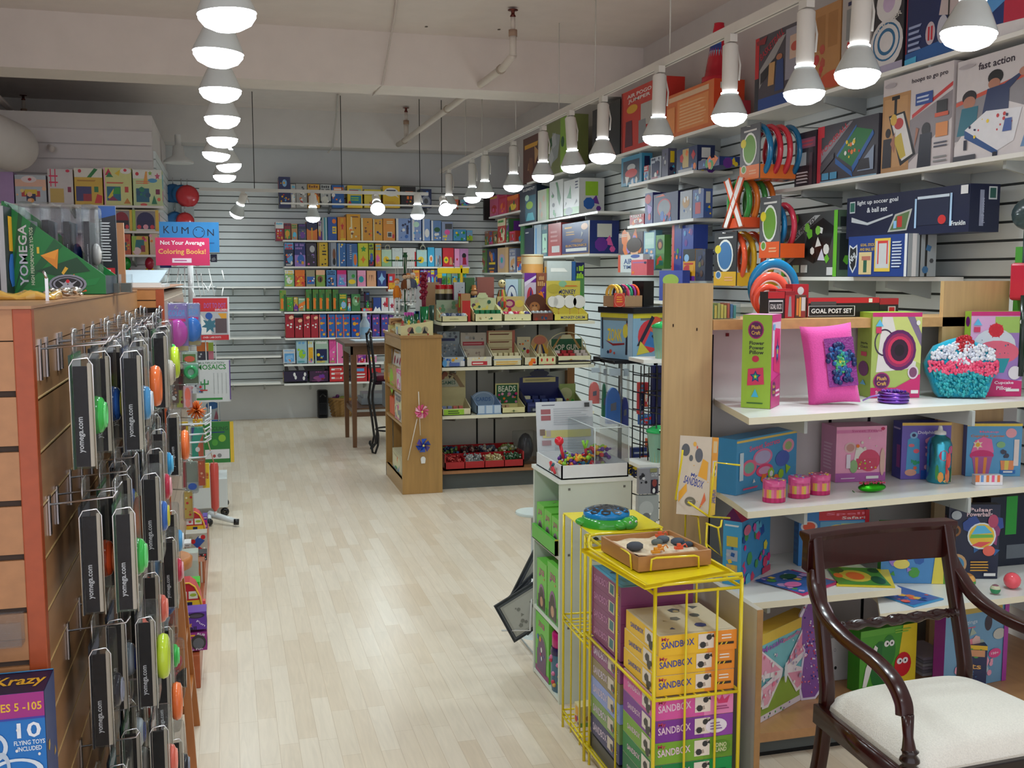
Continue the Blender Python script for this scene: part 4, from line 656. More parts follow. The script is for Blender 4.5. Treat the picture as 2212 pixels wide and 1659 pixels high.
# pinwheels on the end panel
def pinwheel(px,py,r,cols,label,blades=8,stick=None,pk=U0):
    p = P(px,py,Y=YG0-.03)
    t = thing('pinwheel',tuple(p),label,'pinwheel','pinwheels on the end panel')
    b = Mb()
    for i in range(blades):
        a = 2*math.pi*i/blades; a2 = a+2*math.pi/blades*.75
        b.add([(0,-.004,0),(r*math.cos(a),0,r*math.sin(a)),(r*.9*math.cos(a2),-.012,r*.9*math.sin(a2)),(r*.35*math.cos(a2+.3),-.02,r*.35*math.sin(a2+.3))],[(0,1,2,3),(3,2,1,0)],[cols[i % len(cols)]],'g')
    b.ball((0,-.02,0),.008,'e8d870','g',8); b.build('blades',t)
    if stick:
        s0,s1 = [P(*q,Y=YG0-.008)-p for q in stick]; Mb().tube([s0,s1],.0035,'e8dcc8','m',6).build('stick',t)
    return t
pinwheel(911,889,.052,['e86898','f4b0c8','d84c80'],'pink and white striped pinwheel on the wooden end panel',10,((904,846),(908,940)))
pinwheel(914,962,.055,['1c3c98','2450b8','4c3c90'],'shiny blue pinwheel on the wooden end panel below the pink one',6,((901,905),(881,994)))
p = P(914,992,Y=YG0-.006); b = Mb(); b.slab([(.018*math.cos(q)*1.0,.02*math.sin(q)) for q in [math.pi*i/8 for i in range(9)]]+[(-.014,-.03),(.014,-.03)],0,-.002,'e4e4e0','p'); b.build('door_tag',loc=p,label='small white tag taped low on the wooden end panel',cat='tag')
# things on the wood shelves facing the aisle
def onw(x0,x1,ytop,ybot,col,lab,z,art=None,name='toy_box',dp=.1,k=R,X=1.2):
    a = K(k,x0,ybot,X=X); c = K(k,x1,ybot,X=X); h = K(k,(x0+x1)/2,ytop,X=X).z-z
    return carton(name,lab,name.replace('_',' '),(X,a.y,z),-math.pi/2,abs(a.y-c.y),max(h,.03),dp,col,art)
a = thing('book',(1.2,7.9,.735),'white activity book with two rows of pink cupcakes on the upper wooden shelf','book')
b = Mb(); b.x = Matrix.Rotation(-math.pi/2,4,'Z')@Matrix.Rotation(math.radians(-8),4,'X'); b.box(0,0,0,.62,.02,.26,'d8d0c8'); Face(b,(0,0,0),(1,0,0),(0,0,1),.62,.26).art('n .1 .68 .9 .72 5 .07 crim,c07080,8c2c50;r .1 .3 .9 .5 e0b0b8;n .15 .36 .9 .42 6 .06 hot,c04060,mauve;l .1 .9 .4 .96 1 gold'); b.build('cover',a)
onw(460,620,505,600,'a89460','yellow puzzle tray lying in front of the cupcake book',.735,'@gold,tan,lime',dp=.08,X=1.19)
onw(585,630,545,665,'d8c8c8','small pink and white box at the near end of the upper wooden shelf',.735,'@pink,white',dp=.1,X=1.178)
onw(440,480,680,830,'48505c','dark grey box at the far end of the middle wooden shelf',.505,'',dp=.15); onw(482,630,685,770,'505058','long dark grey tool case on the middle wooden shelf',.505,'r .1 .3 .9 .6 6c6c74;l .2 .35 .8 .55 1 8c5c54',dp=.12,X=1.24)
onw(515,560,820,860,'e05c2c','small orange packet on the middle wooden shelf',.505,'',dp=.06,X=1.19); onw(565,632,780,870,'c8b8a8','slanted cream packet at the near end of the middle wooden shelf',.505,'@pink,cream,grey',dp=.06,X=1.18)
onw(545,635,1370,1560,'d0c8a8','cream floral box at the near end of the bottom wooden shelf',.105,'@green,sky,orange,cream',dp=.12,X=1.19)
b = Mb()
for i in range(7): b.ball((.0+.02*(i % 2),.04*i-.12,.04+.01*(i % 3)),.05,'c4c4b8','f',8,(.8,1,1))
b.build('plastic_bag',loc=(1.27,7.72,.105),label='crumpled grey plastic bag of shells on the bottom wooden shelf',cat='bag')
t = thing('drink_bottle',(1.24,7.3,.255),'teal child drink bottle with green cap on the bottom wooden shelf','bottle')
Mb().lathe([(.045,0),(.045,.12),(.036,.16)],'1c88a8','g',16).build('body',t); Mb().lathe([(.046,.1),(.047,.12),(.046,.13)],'60c84c','g',16).build('band',t); Mb().lathe([(.036,.16),(.034,.2),(.012,.22),(.01,.26)],'48a850','g',16).build('cap',t); Mb().lathe([(.037,.16),(.037,.18)],'b85c90','g',16).build('collar',t)
carton('toy_box','low cream carton under the teal bottle on the bottom wooden shelf','toy box',(1.2,7.36,.105),-math.pi/2,.12,.145,.1,'c8bc90','@tan,green,cream')
# top of the wood unit
def zt(p): return (p[0],p[1],zG)
p = K(Q,1100,1385,Y=YG0+.02); q = K(Q,1625,1385,Y=YG0+.02); w_ = q.x-p.x
t = thing('display_tray',(p.x,p.y,zG),'cream slanted display tray printed with two black birds on the wooden unit top','display tray')
b = Mb(); h1 = K(Q,1100,1240,Y=p.y).z-zG; h2 = K(Q,1625,1155,Y=p.y).z-zG
b.slab([(0,0),(w_,0),(w_,h2),(0,h1)],0,.006,'ddd6a0'); f_ = Face(b,(0,0,0),(1,0,0),(0,0,1),w_,h1); f_.art('e .3 .55 .1 .33 a87868;p 14141c .24 .2 .42 .2 .38 .5 .36 .9 .3 .5;e .55 .6 .1 .35 a8c8a0;e .75 .6 .1 .33 a8a080;p 14141c .66 .2 .84 .2 .76 .5 .74 .95 .7 .5;r .25 .1 .85 .16 b09040;e .24 .1 .03 .1 b04030;e .84 .1 .03 .1 b04030'); b.build('front_panel',t)
b = Mb(); b.box(0,.006,0,.006,.26,h1,'ddd6a0').box(w_-.006,.006,0,w_,.26,h2,'ddd6a0').box(0,.254,0,w_,.26,h1*1.1,'c8c090').box(0,.006,0,w_,.26,.006,'b8b080'); b.build('box',t)
for i,(x,c_,ds) in enumerate(((.03,'b04030','red'),(.08,'dcc838','yellow'),(.12,'3c7c48','green'),(.15,'c8703c','orange'),(.19,'a02c28','dark red'))):
    Mb().lathe([(.016,0),(.02,.02),(.006,.03),(.012,.045),(.001,.06)],c_,'g',10).build('spinning_top',loc=(p.x+x,p.y+.1+.03*(i % 2),zG+.045),label=ds+' wooden spinning top in the cream bird tray',cat='toy',group='tops in the bird tray')
for x,y,zz,c_,ds in ((.01,.5,0,'d0c478','yellow wooden box'),(.1,.45,0,'d4cc84','pale yellow wooden box'),(.02,.52,.052,'c09058','tan wooden box topmost of the pair'),):
    carton('wooden_box',ds+' on top of the wooden unit','box',(XG0+x-.01,YG0+y,zG+zz),0,.085,.05,.1,c_,'@tan,cream,brown',group='little boxes on the wooden unit')
carton('wooden_box','small cream puzzle box beside the bird tray on the wooden unit','box',(XG0+.0,YG0+.12,zG),0,.06,.06,.1,'cfcba8','@sky,cream,mint')
# stand of hanging wooden puppets, on a base behind the tray
zs = zG
t = thing('puppet_stand',(XG0+.12,YG0+.5,zG),'dark green display stand holding the hanging wooden puppets','display stand')
hs = K(Q,1140,40,Y=YG0+.5).z-zG
b = Mb(); b.lathe([(.07,0),(.07,.02),(.012,.03),(.012,hs-.04),(.02,hs-.03),(.012,hs-.01),(.018,hs)],'1c5430','g',14); b.build('post',t); Mb().tube([(-.14,0,hs-.06),(.12,0,hs-.06)],.006,'1c5430','g').build('crossbar',t)
def puppet(px,ptop,pbot,col,hair,label):
    a = K(Q,px,ptop,Y=YG0+.46); c = K(Q,px,pbot,Y=YG0+.46); H_ = a.z-c.z
    t = thing('wooden_puppet',(a.x,a.y,c.z),label,'puppet','hanging wooden puppets')
    for s_ in (-.012,.012): Mb().tube([(s_,0,H_*.62),(s_*.4,0,H_)],.0015,'e8e4dc','m',5).build('string',t)
    b = Mb(); b.lathe([(.02,H_*.34),(.026,H_*.36),(.017,H_*.52),(.008,H_*.54)],col,'f',12); b.build('coat',t); b = Mb(); b.ball((0,0,H_*.6),.02,'e8c8a4','m',12); b.ball((0,-.02,H_*.595),.005,'d8a880','m',6); hd = b.build('head',t)
    b = Mb(); b.ball((0,.004,H_*.62),.022,hair,'f',10,(1,1,.8)); b.build('hair',hd)
    for s_ in (-.012,.012):
        Mb().tube([(s_,0,H_*.35),(s_*1.2,-.004,H_*.18),(s_*1.3,0,.03)],[.007,.008,.006],'e4e4e0','m').build('leg',t); Mb().ball((s_*1.3,-.01,.015),.012,'e0e0dc','m',8,(.8,1.5,.8)).build('shoe',t)
        Mb().tube([(s_*1.6,0,H_*.5),(s_*2.3,-.01,H_*.4),(s_*2,-.02,H_*.32)],.005,col,'f').build('arm',t)
puppet(1030,120,1110,'e08428','c86c20','orange coated wooden puppet with long white legs hanging on the green stand')
puppet(1160,120,900,'7c4828','402418','brown coated wooden puppet hanging beside the green post')
puppet(1215,110,900,'e0dcd4','dc8440','white dressed wooden puppet hanging right of the green post')
puppet(1290,120,870,'5c6880','e8e4dc','grey coated wooden puppet hanging at the right of the stand')
# pots of sticks
def pot(px,pt,pb,wpx,col,label,y=YG0+.33,fill=None,nm='stick_pot'):
    a = K(Q,px,pt,Y=y); c = K(Q,px,pb,Y=y); r = (K(Q,px+wpx/2,pt,Y=y).x-a.x); h = a.z-zG; base = max(zG,c.z-.0)
    t = thing(nm,(a.x,a.y,zG),label,'pot'); b = Mb(); b.lathe([(r*.7,0),(r,h),(r*.92,h),(r*.6,.01)],col,'g',18,cap=False); b.lathe([(r*.7,0),(r*.7,.004)],col,'g',18); b.build('container',t)
    if fill: fill(t,r,h)
def f1(t,r,h):
    for i in range(9):
        a = i*.7; Mb().tube([(r*.3*math.cos(a),r*.3*math.sin(a),.02),(r*.9*math.cos(a),r*.9*math.sin(a),h+.02)],[.004,.009],'b83c9c','g',6).build('magenta_stick',t)
def f2(t,r,h):
    for i in range(6):
        a = i*1.05; q = .25*r if i else 0; zt_ = h+.2+.02*(i % 3)
        b = Mb(); b.tube([(q*math.cos(a),q*math.sin(a),.02),(q*2.6*math.cos(a),q*2.6*math.sin(a),zt_)],.003,'8c1c3c','g',6)
        for j in range(4): b.ball((q*2.4*math.cos(a),q*2.4*math.sin(a),zt_-.045*j),.016,'8c1434','g',8)
        b.build('beaded_stick',t)
def f3(t,r,h):
    for i in range(5): Mb().box(-r*.6+.3*r*i,-.006,.02,-r*.6+.3*r*i+.012,.006,h+.02,'2464a8','g').build('blue_ruler',t)
pot(1230,1060,1180,150,'2c6c48','green pot with magenta sticks on the wooden unit',YG0+.3,f1); pot(1350,1040,1160,90,'1c5c38','slim green pot with blue sticks',YG0+.35,f3)
pot(1480,920,1140,150,'0f7440','bright green pot holding dark red beaded sticks',YG0+.36,f2); pot(1600,900,1140,90,'38584c','dark grey-green pot at the right of the stick pots',YG0+.42)
a = K(Q,1365,900,Y=YG0+.5); carton('card_sheet','tall white card standing behind the red beaded sticks','card',(a.x,YG0+.56,zG),0,.07,K(Q,1400,590,Y=YG0+.56).z-zG,.01,'dcdfe0','')
a = K(Q,1480,900,Y=YG0+.6); carton('card_sheet','tall brown cardboard standing behind the red beaded sticks','card',(a.x,YG0+.6,zG),0,.12,K(Q,1550,525,Y=YG0+.6).z-zG,.01,'b08c68','')
# ---- white double-sided gondola ----
X0,X1g = 1.478,2.62; YF0 = 7.26; YBK = 7.72
g = thing('display_gondola',(X0,YF0,0),'white display gondola with grey base and cream edged shelves of small toys','shelf unit')
W_ = X1g-X0
Mb().box(0,.03,.0,W_+.0,.46,.115,'5c605e','m').box(0,.05,0,W_,.06,.02,'222','m').build('base',g); Mb().box(0,.0,.115,W_,.46,.135,'a8744c','W').build('bottom_deck',g)
b = Mb(); b.box(0,YBK-YF0,.13,W_,YBK-YF0+.03,1.2,'c9c9c4','l')
for x in (.02,.36,.5,.85): b.box(x,YBK-YF0-.004,.14,x+.012,YBK-YF0,1.19,'1c1c1c','m')
b.build('back_panel',g); Mb().box(W_-.06,YBK-YF0-.06,.13,W_,YBK-YF0+.05,1.19,'a06c38','w').build('upright_post',g); Mb().box(-.016,YBK-YF0-.1,.13,.0,YBK-YF0+.05,1.24,'a8743c','w').build('upright_post',g)
GZ = [.541,.893,1.219]
for z,n_ in zip(GZ,('lower','middle','upper')):
    Mb().box(-.0,0,-.022,W_+.02,YBK-YF0,0,'e8e4cc','l').build('shelf',g,(0,0,z))
    for x in (.1,.45,.62,.95): Mb().add([(x,.02,-.022),(x,.44,-.022),(x,.44,-.09),(x,.02,-.04),(x+.006,.02,-.022),(x+.006,.44,-.022),(x+.006,.44,-.09),(x+.006,.02,-.04)],[(3,2,1,0),(4,5,6,7),(0,4,7,3),(2,6,5,1),(3,7,6,2)],'8c908e','m').build('bracket',g,(0,0,z))
Mb().box(0,.0,0,W_+.0,.0,.0,'white') if 0 else None
def disp(x0,x1,yt,yb,z,col,label,art,cat='display box',k=D,tray=.3,dy=.03,tcol=None,shape='r',goods=None,name='counter_display',cnt=0):
    """counter display: tray with low front and a printed header board behind"""
    y = YF0+dy; a = K(k,x0,yb,Y=y); c = K(k,x1,yb,Y=y); H_ = K(k,(x0+x1)/2,yt,Y=y+.14).z-z; w = c.x-a.x; h = max(.04,H_*tray); d = .2
    t = thing(name,(a.x,y,z),label,cat); tc_ = tcol or 'd8d2a0'
    b = Mb(); b.box(0,0,0,w,.006,h,tc_); b.slab([(0,0)],0,0,tc_) if 0 else None
    for s_ in (0,w-.006): b.add([(s_,0,0),(s_,d,0),(s_,d,min(H_*.8,h*2.2)),(s_,0,h),(s_+.006,0,0),(s_+.006,d,0),(s_+.006,d,min(H_*.8,h*2.2)),(s_+.006,0,h)],[(3,2,1,0),(4,5,6,7),(2,3,7,6),(0,4,7,3) ,(1,2,6,5)],tc_)
    b.box(0,0,0,w,d,.006,tc_); f_ = Face(b,(0,0,0),(1,0,0),(0,0,1),w,h); f_.art(art[1]); b.build('tray',t)
    b = Mb(); hb = H_
    if shape == 'r': pts = [(0,0),(w,0),(w,hb),(0,hb)]
    elif shape == 'a': pts = [(0,0),(w,0),(w,hb*.6)]+[(w/2+w/2*math.cos(q),hb*.6+hb*.4*math.sin(q)) for q in [math.pi*i/10 for i in range(1,10)]]+[(0,hb*.6)]
    else: pts = [(0,0),(w,0),(w,hb*.8),(w*.7,hb*.84),(w*.62,hb),(w*.38,hb),(w*.3,hb*.84),(0,hb*.8)]
    b.x = Matrix.Translation((0,d-.01,0)); b.slab(pts,0,.005,col); Face(b,(0,0,0),(1,0,0),(0,0,1),w,hb).art(art[0]); b.build('header_card',t)
    if goods:
        rr = random.Random(len(label)); n = goods[0]
        for i in range(n):
            b = Mb(); x = w*(.1+.8*(i % 5)/4)*.96; yy = .03+.05*(i//5); kind = goods[1]; c_ = rr.choice(goods[2].split(','))
            if kind == 'b': ww = w*.17; b.box(-ww/2+.004,0,0,ww/2-.004,.035,h*1.15+.02*(i//5),c_)
            elif kind == 's': b.ball((0,0,h*.8),.024,c_,'g',10)
            elif kind == 'c': b.lathe([(.02,h*.4),(.02,h+.02+.02*(i//5))],c_,'g',12)
            b.build({'b': 'boxed_piece','s': 'ball','c': 'tin'}[kind],t,(x,yy,.007))
    return t
u = GZ[1]
disp(95,400,165,615,u,'8c98a0','blue and silver display of sheriff badges, first on the middle gondola shelf',('r .1 .72 .8 .8 20285c;n .05 .82 .9 .98 12 .06 5c6470,lgrey,445;n .05 .3 .95 .7 26 .05 lgrey,8ca0a8,a89c88,5c6870','n .05 .5 .95 .95 14 .06 gold,blue,lgrey;e .1 .4 .1 .35 sky;r .3 .1 .75 .45 5870b0;r .8 .1 .97 .6 ddd'),tcol='b0bcc4')
disp(415,760,180,600,u,'b8b0a4','display of harmonicas with red banner on the middle gondola shelf',('r .08 .6 .92 .72 a82c3c;l .12 .62 .88 .7 1 d0888c;n .1 .75 .9 .98 9 .06 9c9890,lgrey,6c6c70;r .05 .1 .95 .5 c4b8a4;n .1 .15 .9 .45 9 .05 a08c80','r .2 .15 .8 .55 c02c38;l .24 .2 .76 .5 1 f0d8d0;n .05 .65 .95 .9 8 .05 gold,grey,cream'),tcol='d8d4c4')
disp(770,1150,150,590,u,'b89070','stepped display of tiddlywinks boxes on the middle gondola shelf',('r .05 0 .9 .95 dcd0a4;r 0 0 .06 1 8c4830;r .9 0 1 1 b86858;l .1 .85 .85 .93 1 703c28;r .06 .7 .9 .72 b09868;l .1 .62 .85 .7 1 804830;r .06 .48 .9 .5 b09868;l .1 .4 .85 .48 1 804830;r .06 .28 .9 .3 b09868;l .1 .2 .85 .28 1 804830','r 0 .6 1 .7 9cacc0;l .1 .1 .9 .5 2 gold'),tcol='dcd4b0',goods=(5,'b','d8cca0,dcd0a8,d4c898'))
disp(1180,1360,235,580,u,'d0c8a8','cream display card with small coloured knights on the middle gondola shelf',('n .1 .3 .9 .95 9 .1 orange,navy,grey,lime;e .8 .45 .12 .08 c83030','n .1 .2 .9 .8 4 .15 red,orange'),tcol='d8d0b0')
disp(1365,1610,205,580,u,'c89c70','rounded display card with orange and navy rays on the middle gondola shelf',('p 1c2450 .5 .9 .1 .3 .25 .3;p e0b040 .5 .9 0 .45 .1 .3;p e4dcc0 .5 .9 .4 .2 .6 .2;p 1c2450 .5 .9 .7 .2 .85 .25;p e0b040 .5 .9 .85 .25 1 .4;e .5 .8 .35 .15 c87860','r .1 .2 .3 .9 e0d8a0;e .2 .6 .05 .2 red;r .4 .2 .6 .9 e0d8a0;e .5 .6 .05 .2 red;r .7 .2 .9 .9 e0d8a0;e .8 .6 .05 .2 red;l .3 .03 .9 .15 1 red'),shape='a',tcol='dcd4a8',goods=(3,'b','dcd4a0'))
disp(1625,2070,205,560,u,'ddd8b0','POP GUN display with green banner on the middle gondola shelf',('r .04 .3 .96 .85 1c5c38;o .5 .5 .6 .6 .04 e4dcb0;T .5 .55 .75 .2 0 e8e4d0 POP GUN;p b89050 .05 .5 .3 .95 .34 .95 .1 .45;p b89050 .7 .95 .66 .95 .85 .5 .95 .5','e .4 .45 .05 .2 b08030;l .3 .4 .6 .6 1 806c30'),tcol='e0dab4',goods=(10,'b','a8242c,b83438,c8b8b0,982028'),shape='h')
u = GZ[0]
disp(95,480,690,1290,u,'b8ac80','wooden games display with jointed snakes above, lower gondola shelf',('r .0 .62 .75 .82 a8ac98;T .4 .72 .5 .09 0 2c5c50 GAMES;n .1 .82 .7 .98 9 .08 5c3828,8c4c34,3c2c24;p 8c7454 .5 .95 .7 .9 .98 .6 .85 .55;r 0 .1 1 .6 c4bc8c','r .05 .1 .75 .9 9ccc3c;l .2 .2 .6 .8 2 2c3c20'),tray=.16,tcol='dcd4b0',goods=(4,'b','7c88b0,8ca0a8,6c9470,c06458'))
disp(555,885,960,1270,u,'8ca4bc','rounded light blue playing cards display on the lower gondola shelf',('T .5 .6 .6 .2 0 4c70a0 CARDS;o .5 .5 .45 .45 .05 c8d8e4','r .05 .1 .3 .95 c4d4e4;r .37 .1 .62 .95 c4d4e4;r .7 .1 .95 .95 c4d4e4;r 0 0 1 .1 6c8cb4'),shape='a',tcol='8ca8cc',tray=.45)
disp(885,1200,855,1250,u,'d8d090','BEADS display with green board of coloured beads on the lower gondola shelf',('r .05 .25 .95 .95 1c6038;T .5 .8 .75 .22 0 dce4d0 BEADS;n .08 .3 .92 .62 16 .07 red,hot,c87ca8,orange,navy,c8b040,lpink','p 6c7440 .3 .3 .5 .5 .7 .3 .5 .4;e .5 .4 .04 .2 607040'),tcol='dcd49c',tray=.22,goods=(2,'b','c8b078,b09070'))
disp(1215,1740,670,1230,u,'18205c','navy magnet display with cream title plate on the lower gondola shelf',('r .08 .68 .92 .8 c8bc84;l .14 .7 .86 .78 1 98906c;r .02 .3 .98 .62 10185c;e .5 .9 .25 .08 2c2c44','r .1 .1 .9 .5 20283c;r .15 .15 .3 .4 8c9098;l .05 .6 .95 .9 1 3c4478'),shape='h',tcol='20285c',tray=.25,goods=(8,'b','20306c,28386c,c8c4a0,1c2458'))
disp(1750,1970,860,1150,u,'8c9c58','green garden display with oval label at the end of the lower gondola shelf',('e .4 .6 .4 .25 b8b888;n .1 .1 .9 .4 6 .1 c04c30,dgreen,olive'.replace('olive','green'),'l .1 .3 .9 .8 1 a8342c'),tcol='8c9464')
carton('game_box','flat silver boxed kit in front of the navy magnet display','game box',(K(D,1350,1235,Y=YF0+.005).x,YF0+.0,GZ[0]),0,.12,.045,.025,'b0b0ac','r .1 .2 .9 .8 282430;n .3 .3 .9 .7 3 .06 7c2438,white')
# bottom deck: marble bins
zz = .135
t = thing('marble_bin',(1.5,YF0+.03,zz),'red sectioned bin filled with marbles and bead strings on the bottom deck','bin')
b = Mb(); b.box(0,0,0,.6,.3,.012,'a01c24','g').box(0,0,0,.6,.008,.06,'b02028','g').box(0,.29,0,.6,.3,.14,'b02028','g').box(0,0,0,.008,.3,.12,'b02028','g').box(.592,0,0,.6,.3,.12,'b02028','g').box(0,.145,0,.6,.152,.1,'b02028','g')
for x in (.15,.3,.45): b.box(x-.003,0,0,x+.003,.29,.085,'b02028','g')
b.build('tray',t)
rr = random.Random(4)
for i,(cs,ds) in enumerate(((['b83c3c','982c30','c05048'],'dull red'),(['a8acac','8c9494','c0c4c0'],'grey glass'),(['c8b884','b8a46c','e0d8b0'],'cream'),(['2c5434','3c6c44','90a090'],'green'),(['20305c','3c6c98','5c7c44'],'mixed blue'),(['5c2428','8c7c70','30282c'],'dark shiny'),(['3c4458','a8a498','707484'],'steel'),(['9c9c50','708858','c0c4b0'],'olive and clear'))):
    b = Mb(); x0 = .012+.15*(i % 4); y0 = .015+.15*(i//4); z0 = .06+.035*(i//4)
    b.box(x0,y0,.01,x0+.13,y0+.125,z0,cs[0],'g')
    for j in range(70): b.ball((x0+rr.uniform(.01,.125),y0+rr.uniform(.005,.115),z0+rr.uniform(0,.035)),.0085 if i < 4 else .013,rr.choice(cs),'g',8)
    b.build('marbles',loc=(1.5,YF0+.03,zz),label=ds+' marbles filling one section of the red bin',cat='marbles',kind='stuff')
def clearbag(x,y,z,r,h,c_,lab,wd=1.6):
    t = thing('packed_toy',(x,y,z),lab,'toy pack'); b = Mb(); b.ball((0,0,h/2),h/2*.92,c_,'g',14,(r/h*1.6,.5,1)); b.build('contents',t); b = Mb(); b.box(-r,-h*.32,0,r,h*.32,h,'white','c'); b.build('clear_wrap',t,bevel=.01)
clearbag(2.16,YF0+.2,zz,.085,.24,'14182c','black boxing glove shape in clear wrap on the bottom deck'); clearbag(2.38,YF0+.12,zz,.11,.12,'282c44','dark toy in a low red and clear pack on the bottom deck')
t = thing('toy_box',(2.3,YF0+.16,zz),'yellow open box with a turquoise toy on the bottom deck','toy box')
b = Mb(); b.slab([(.06,0),(.36,0),(.36,.33),(0,.33)],0,.12,['c8b84c']); b.ball((.22,.0,.14),.1,'1c94b0','g',12,(.9,.4,1)); b.ball((.15,-.0,.22),.06,'48b474','g',10,(1,.4,.7)); b.ball((.1,.0,.27),.015,'red','g',8); b.build('body',t)
# ---- top shelf of the gondola ----
u = GZ[2]; CK = C
disp(240,490,1320,1530,u,'98a88c','cream tray of metal spinners, left on the top gondola shelf',('n .05 .4 .95 .95 12 .08 5c8c60,8c9c88,b87850','T .5 .55 .01 .3 0 a09c60 .;l .3 .4 .7 .6 1 807c48'),k=C,tcol='ddd6a4',tray=.28,goods=(10,'s','3c4c6c,a8b0b8,c08050,8c9098'))
carton('toy_box','narrow red and cardboard box between the two left trays','toy box',(K(C,425,1500,Y=YF0+.1).x,YF0+.1,u),0,.07,K(C,470,1258,Y=YF0+.1).z-u,.1,'c82c24','r 0 .75 1 1 b08858;r 0 0 .12 1 b08858')
disp(555,822,1250,1515,u,'c8cc9c','cream tray of wooden harmonicas with arched header on the top gondola shelf',('n .1 .35 .9 .7 12 .08 5c3c50,d8c868,2c6048,c8b89c;e .5 .88 .2 .08 c8d0a0','n .1 .3 .9 .7 6 .04 2c7048,b09c5c'),k=C,tcol='e0daa8',shape='h',tray=.28,goods=(5,'c','1c7048,20784c'))
disp(832,1100,1285,1512,u,'c8b070','cream tray of striped yo-yos and bags on the top gondola shelf',('e .45 .7 .2 .18 8c1c5c;e .45 .7 .12 .11 c89c8c;e .15 .7 .14 .13 3c2c7c;e .8 .7 .16 .15 d8c050;n .1 .05 .9 .45 12 .07 red,white,purple,gold','n .3 .3 .7 .6 3 .04 90884c'),k=C,tcol='e0daa8',goods=(10,'s','d8d4cc,b02c48,40386c,d8c468'))
disp(1105,1310,1262,1510,u,'5c3020','brown monkey faced display of small reptiles on the top gondola shelf',('e .45 .5 .25 .2 a86c3c;e .45 .42 .14 .1 c8905c;e .37 .56 .03 .03 black;e .53 .56 .03 .03 black','n .1 .2 .9 .8 5 .1 1c3c5c,c04830,8c3020'),k=C,shape='a',tcol='6c3c2c',goods=(5,'s','8c9090,5c6068'))
disp(1312,1640,1135,1505,u,'cdbc50','yellow MONKEY DRUM display with white drums on the top gondola shelf',('T .62 .72 .5 .12 0 20306c MONKEY;T .6 .58 .42 .12 0 20306c DRUM;e .22 .8 .2 .12 b8a840;e .48 .92 .12 .08 88b890;l .55 .84 .95 .9 1 d86c30','T .55 .5 .7 .45 0 30386c MONKEY-DRUM'),k=C,tcol='d8c858',tray=.17)
for i,px_ in enumerate((1300,1358,1465,1550)):
    q = K(C,px_,1335,Y=YF0+.07); b = Mb(); r = .048 if i else .04
    b.lathe([(r,-.012),(r,.012)],'e4e2da','m',20); b.torus((0,0,0),r,.004,'z','8c7c58','m')
    for j in range(len(b.v)): v = b.v[j]; b.v[j] = Vector((v.x,v.z,v.y))
    b.tube([(0,0,-r),(0,0,-r-.05)],.004,'d8b060','m',6); b.build('toy_drum',loc=q,label='white round stick drum, %s from left, in the yellow display' % ORD[i],cat='drum',group='stick drums')
# second row standing behind on the top shelf
def stand(x0,x1,yt,col,lab,art=None,dy=.3,dp=.06,k=C,name='toy_box',cat='toy box'):
    a = K(k,x0,1480,Y=YF0+dy); c = K(k,x1,1480,Y=YF0+dy)
    carton(name,lab,cat,(a.x,YF0+dy,u),0,c.x-a.x,K(k,x0,yt,Y=YF0+dy).z-u,dp,col,art)
for i,x in enumerate((192,268)):
    a = K(C,x+34,1300,Y=YF0+.36); hj = K(C,x,1172,Y=YF0+.36).z-u
    t = thing('toy_jar',(a.x,a.y,u),('left' if i == 0 else 'right')+' glass jar with red lid behind the metal spinners','jar','red lidded jars'); Mb().lathe([(.036,0),(.038,hj*.8),(.034,hj*.9)],'c8b888','g',16).build('jar_body',t); Mb().lathe([(.039,hj*.88),(.039,hj)],'c01c24','g',16).build('lid',t); b = Mb(); b.lathe([(.0385,hj*.45),(.0385,hj*.75)],'2c2c24','p',16,cap=False); b.build('printed_label',t)
stand(360,470,1150,'b4bcc0','white and blue box behind the spinner tray','n .1 .5 .9 .9 8 .08 445,lgrey;r .1 .1 .9 .4 4c78b0;e .7 .3 .08 .06 gold')
stand(462,556,1105,'3c6438','dark green arched card behind the trays','e .5 .1 .3 .1 tan'); stand(580,740,1100,'94584c','brown speckled board behind the trays','r .65 .2 .85 .35 d8c8c0')
a = K(C,548,1280,Y=YF0+.27); t = thing('tin_figure',(a.x,a.y,u),'small dark figure with tan hat behind the trays','figurine'); hj = K(C,548,1175,Y=a.y).z-u; Mb().lathe([(.03,0),(.03,hj*.65),(.02,hj*.7)],'18203c','g',14).build('body',t); Mb().ball((0,0,hj*.78),.026,'c89868','g').build('head',t); Mb().lathe([(.03,hj*.86),(.02,hj*.88),(.016,hj)],'b87840','g',14).build('hat',t)
a = K(C,815,1290,Y=YF0+.26); t = thing('bird_bank',(a.x,a.y,u),'painted tin bird with round cream face behind the yo-yo tray','figurine'); hj = K(C,815,1105,Y=a.y).z-u
Mb().lathe([(.02,0),(.045,hj*.3),(.05,hj*.45),(.025,hj*.72)],['386c44','a85c30','386c44','b83c2c','c0a040'],'g',16).build('body',t); Mb().ball((0,0,hj*.86),.03,'d8c890','g',14).build('head',t); Mb().ball((-.01,-.028,hj*.88),.006,'black','g',8).ball((.012,-.028,hj*.88),.006,'black','g',8).build('eyes',t)
stand(850,970,1120,'b4ccd8','pale blue book with dark cartoon circle','e .5 .5 .42 .36 d8e0e4;o .5 .5 .42 .36 .1 28386c;p 28386c .3 .3 .55 .3 .6 .6 .45 .7',name='picture_book',cat='book'); stand(972,1000,1118,'8ca894','slim grey green book behind the monkey display','',name='picture_book',cat='book'); stand(1002,1026,1118,'b0bca0','slim pale book behind the monkey display','',name='picture_book',cat='book')
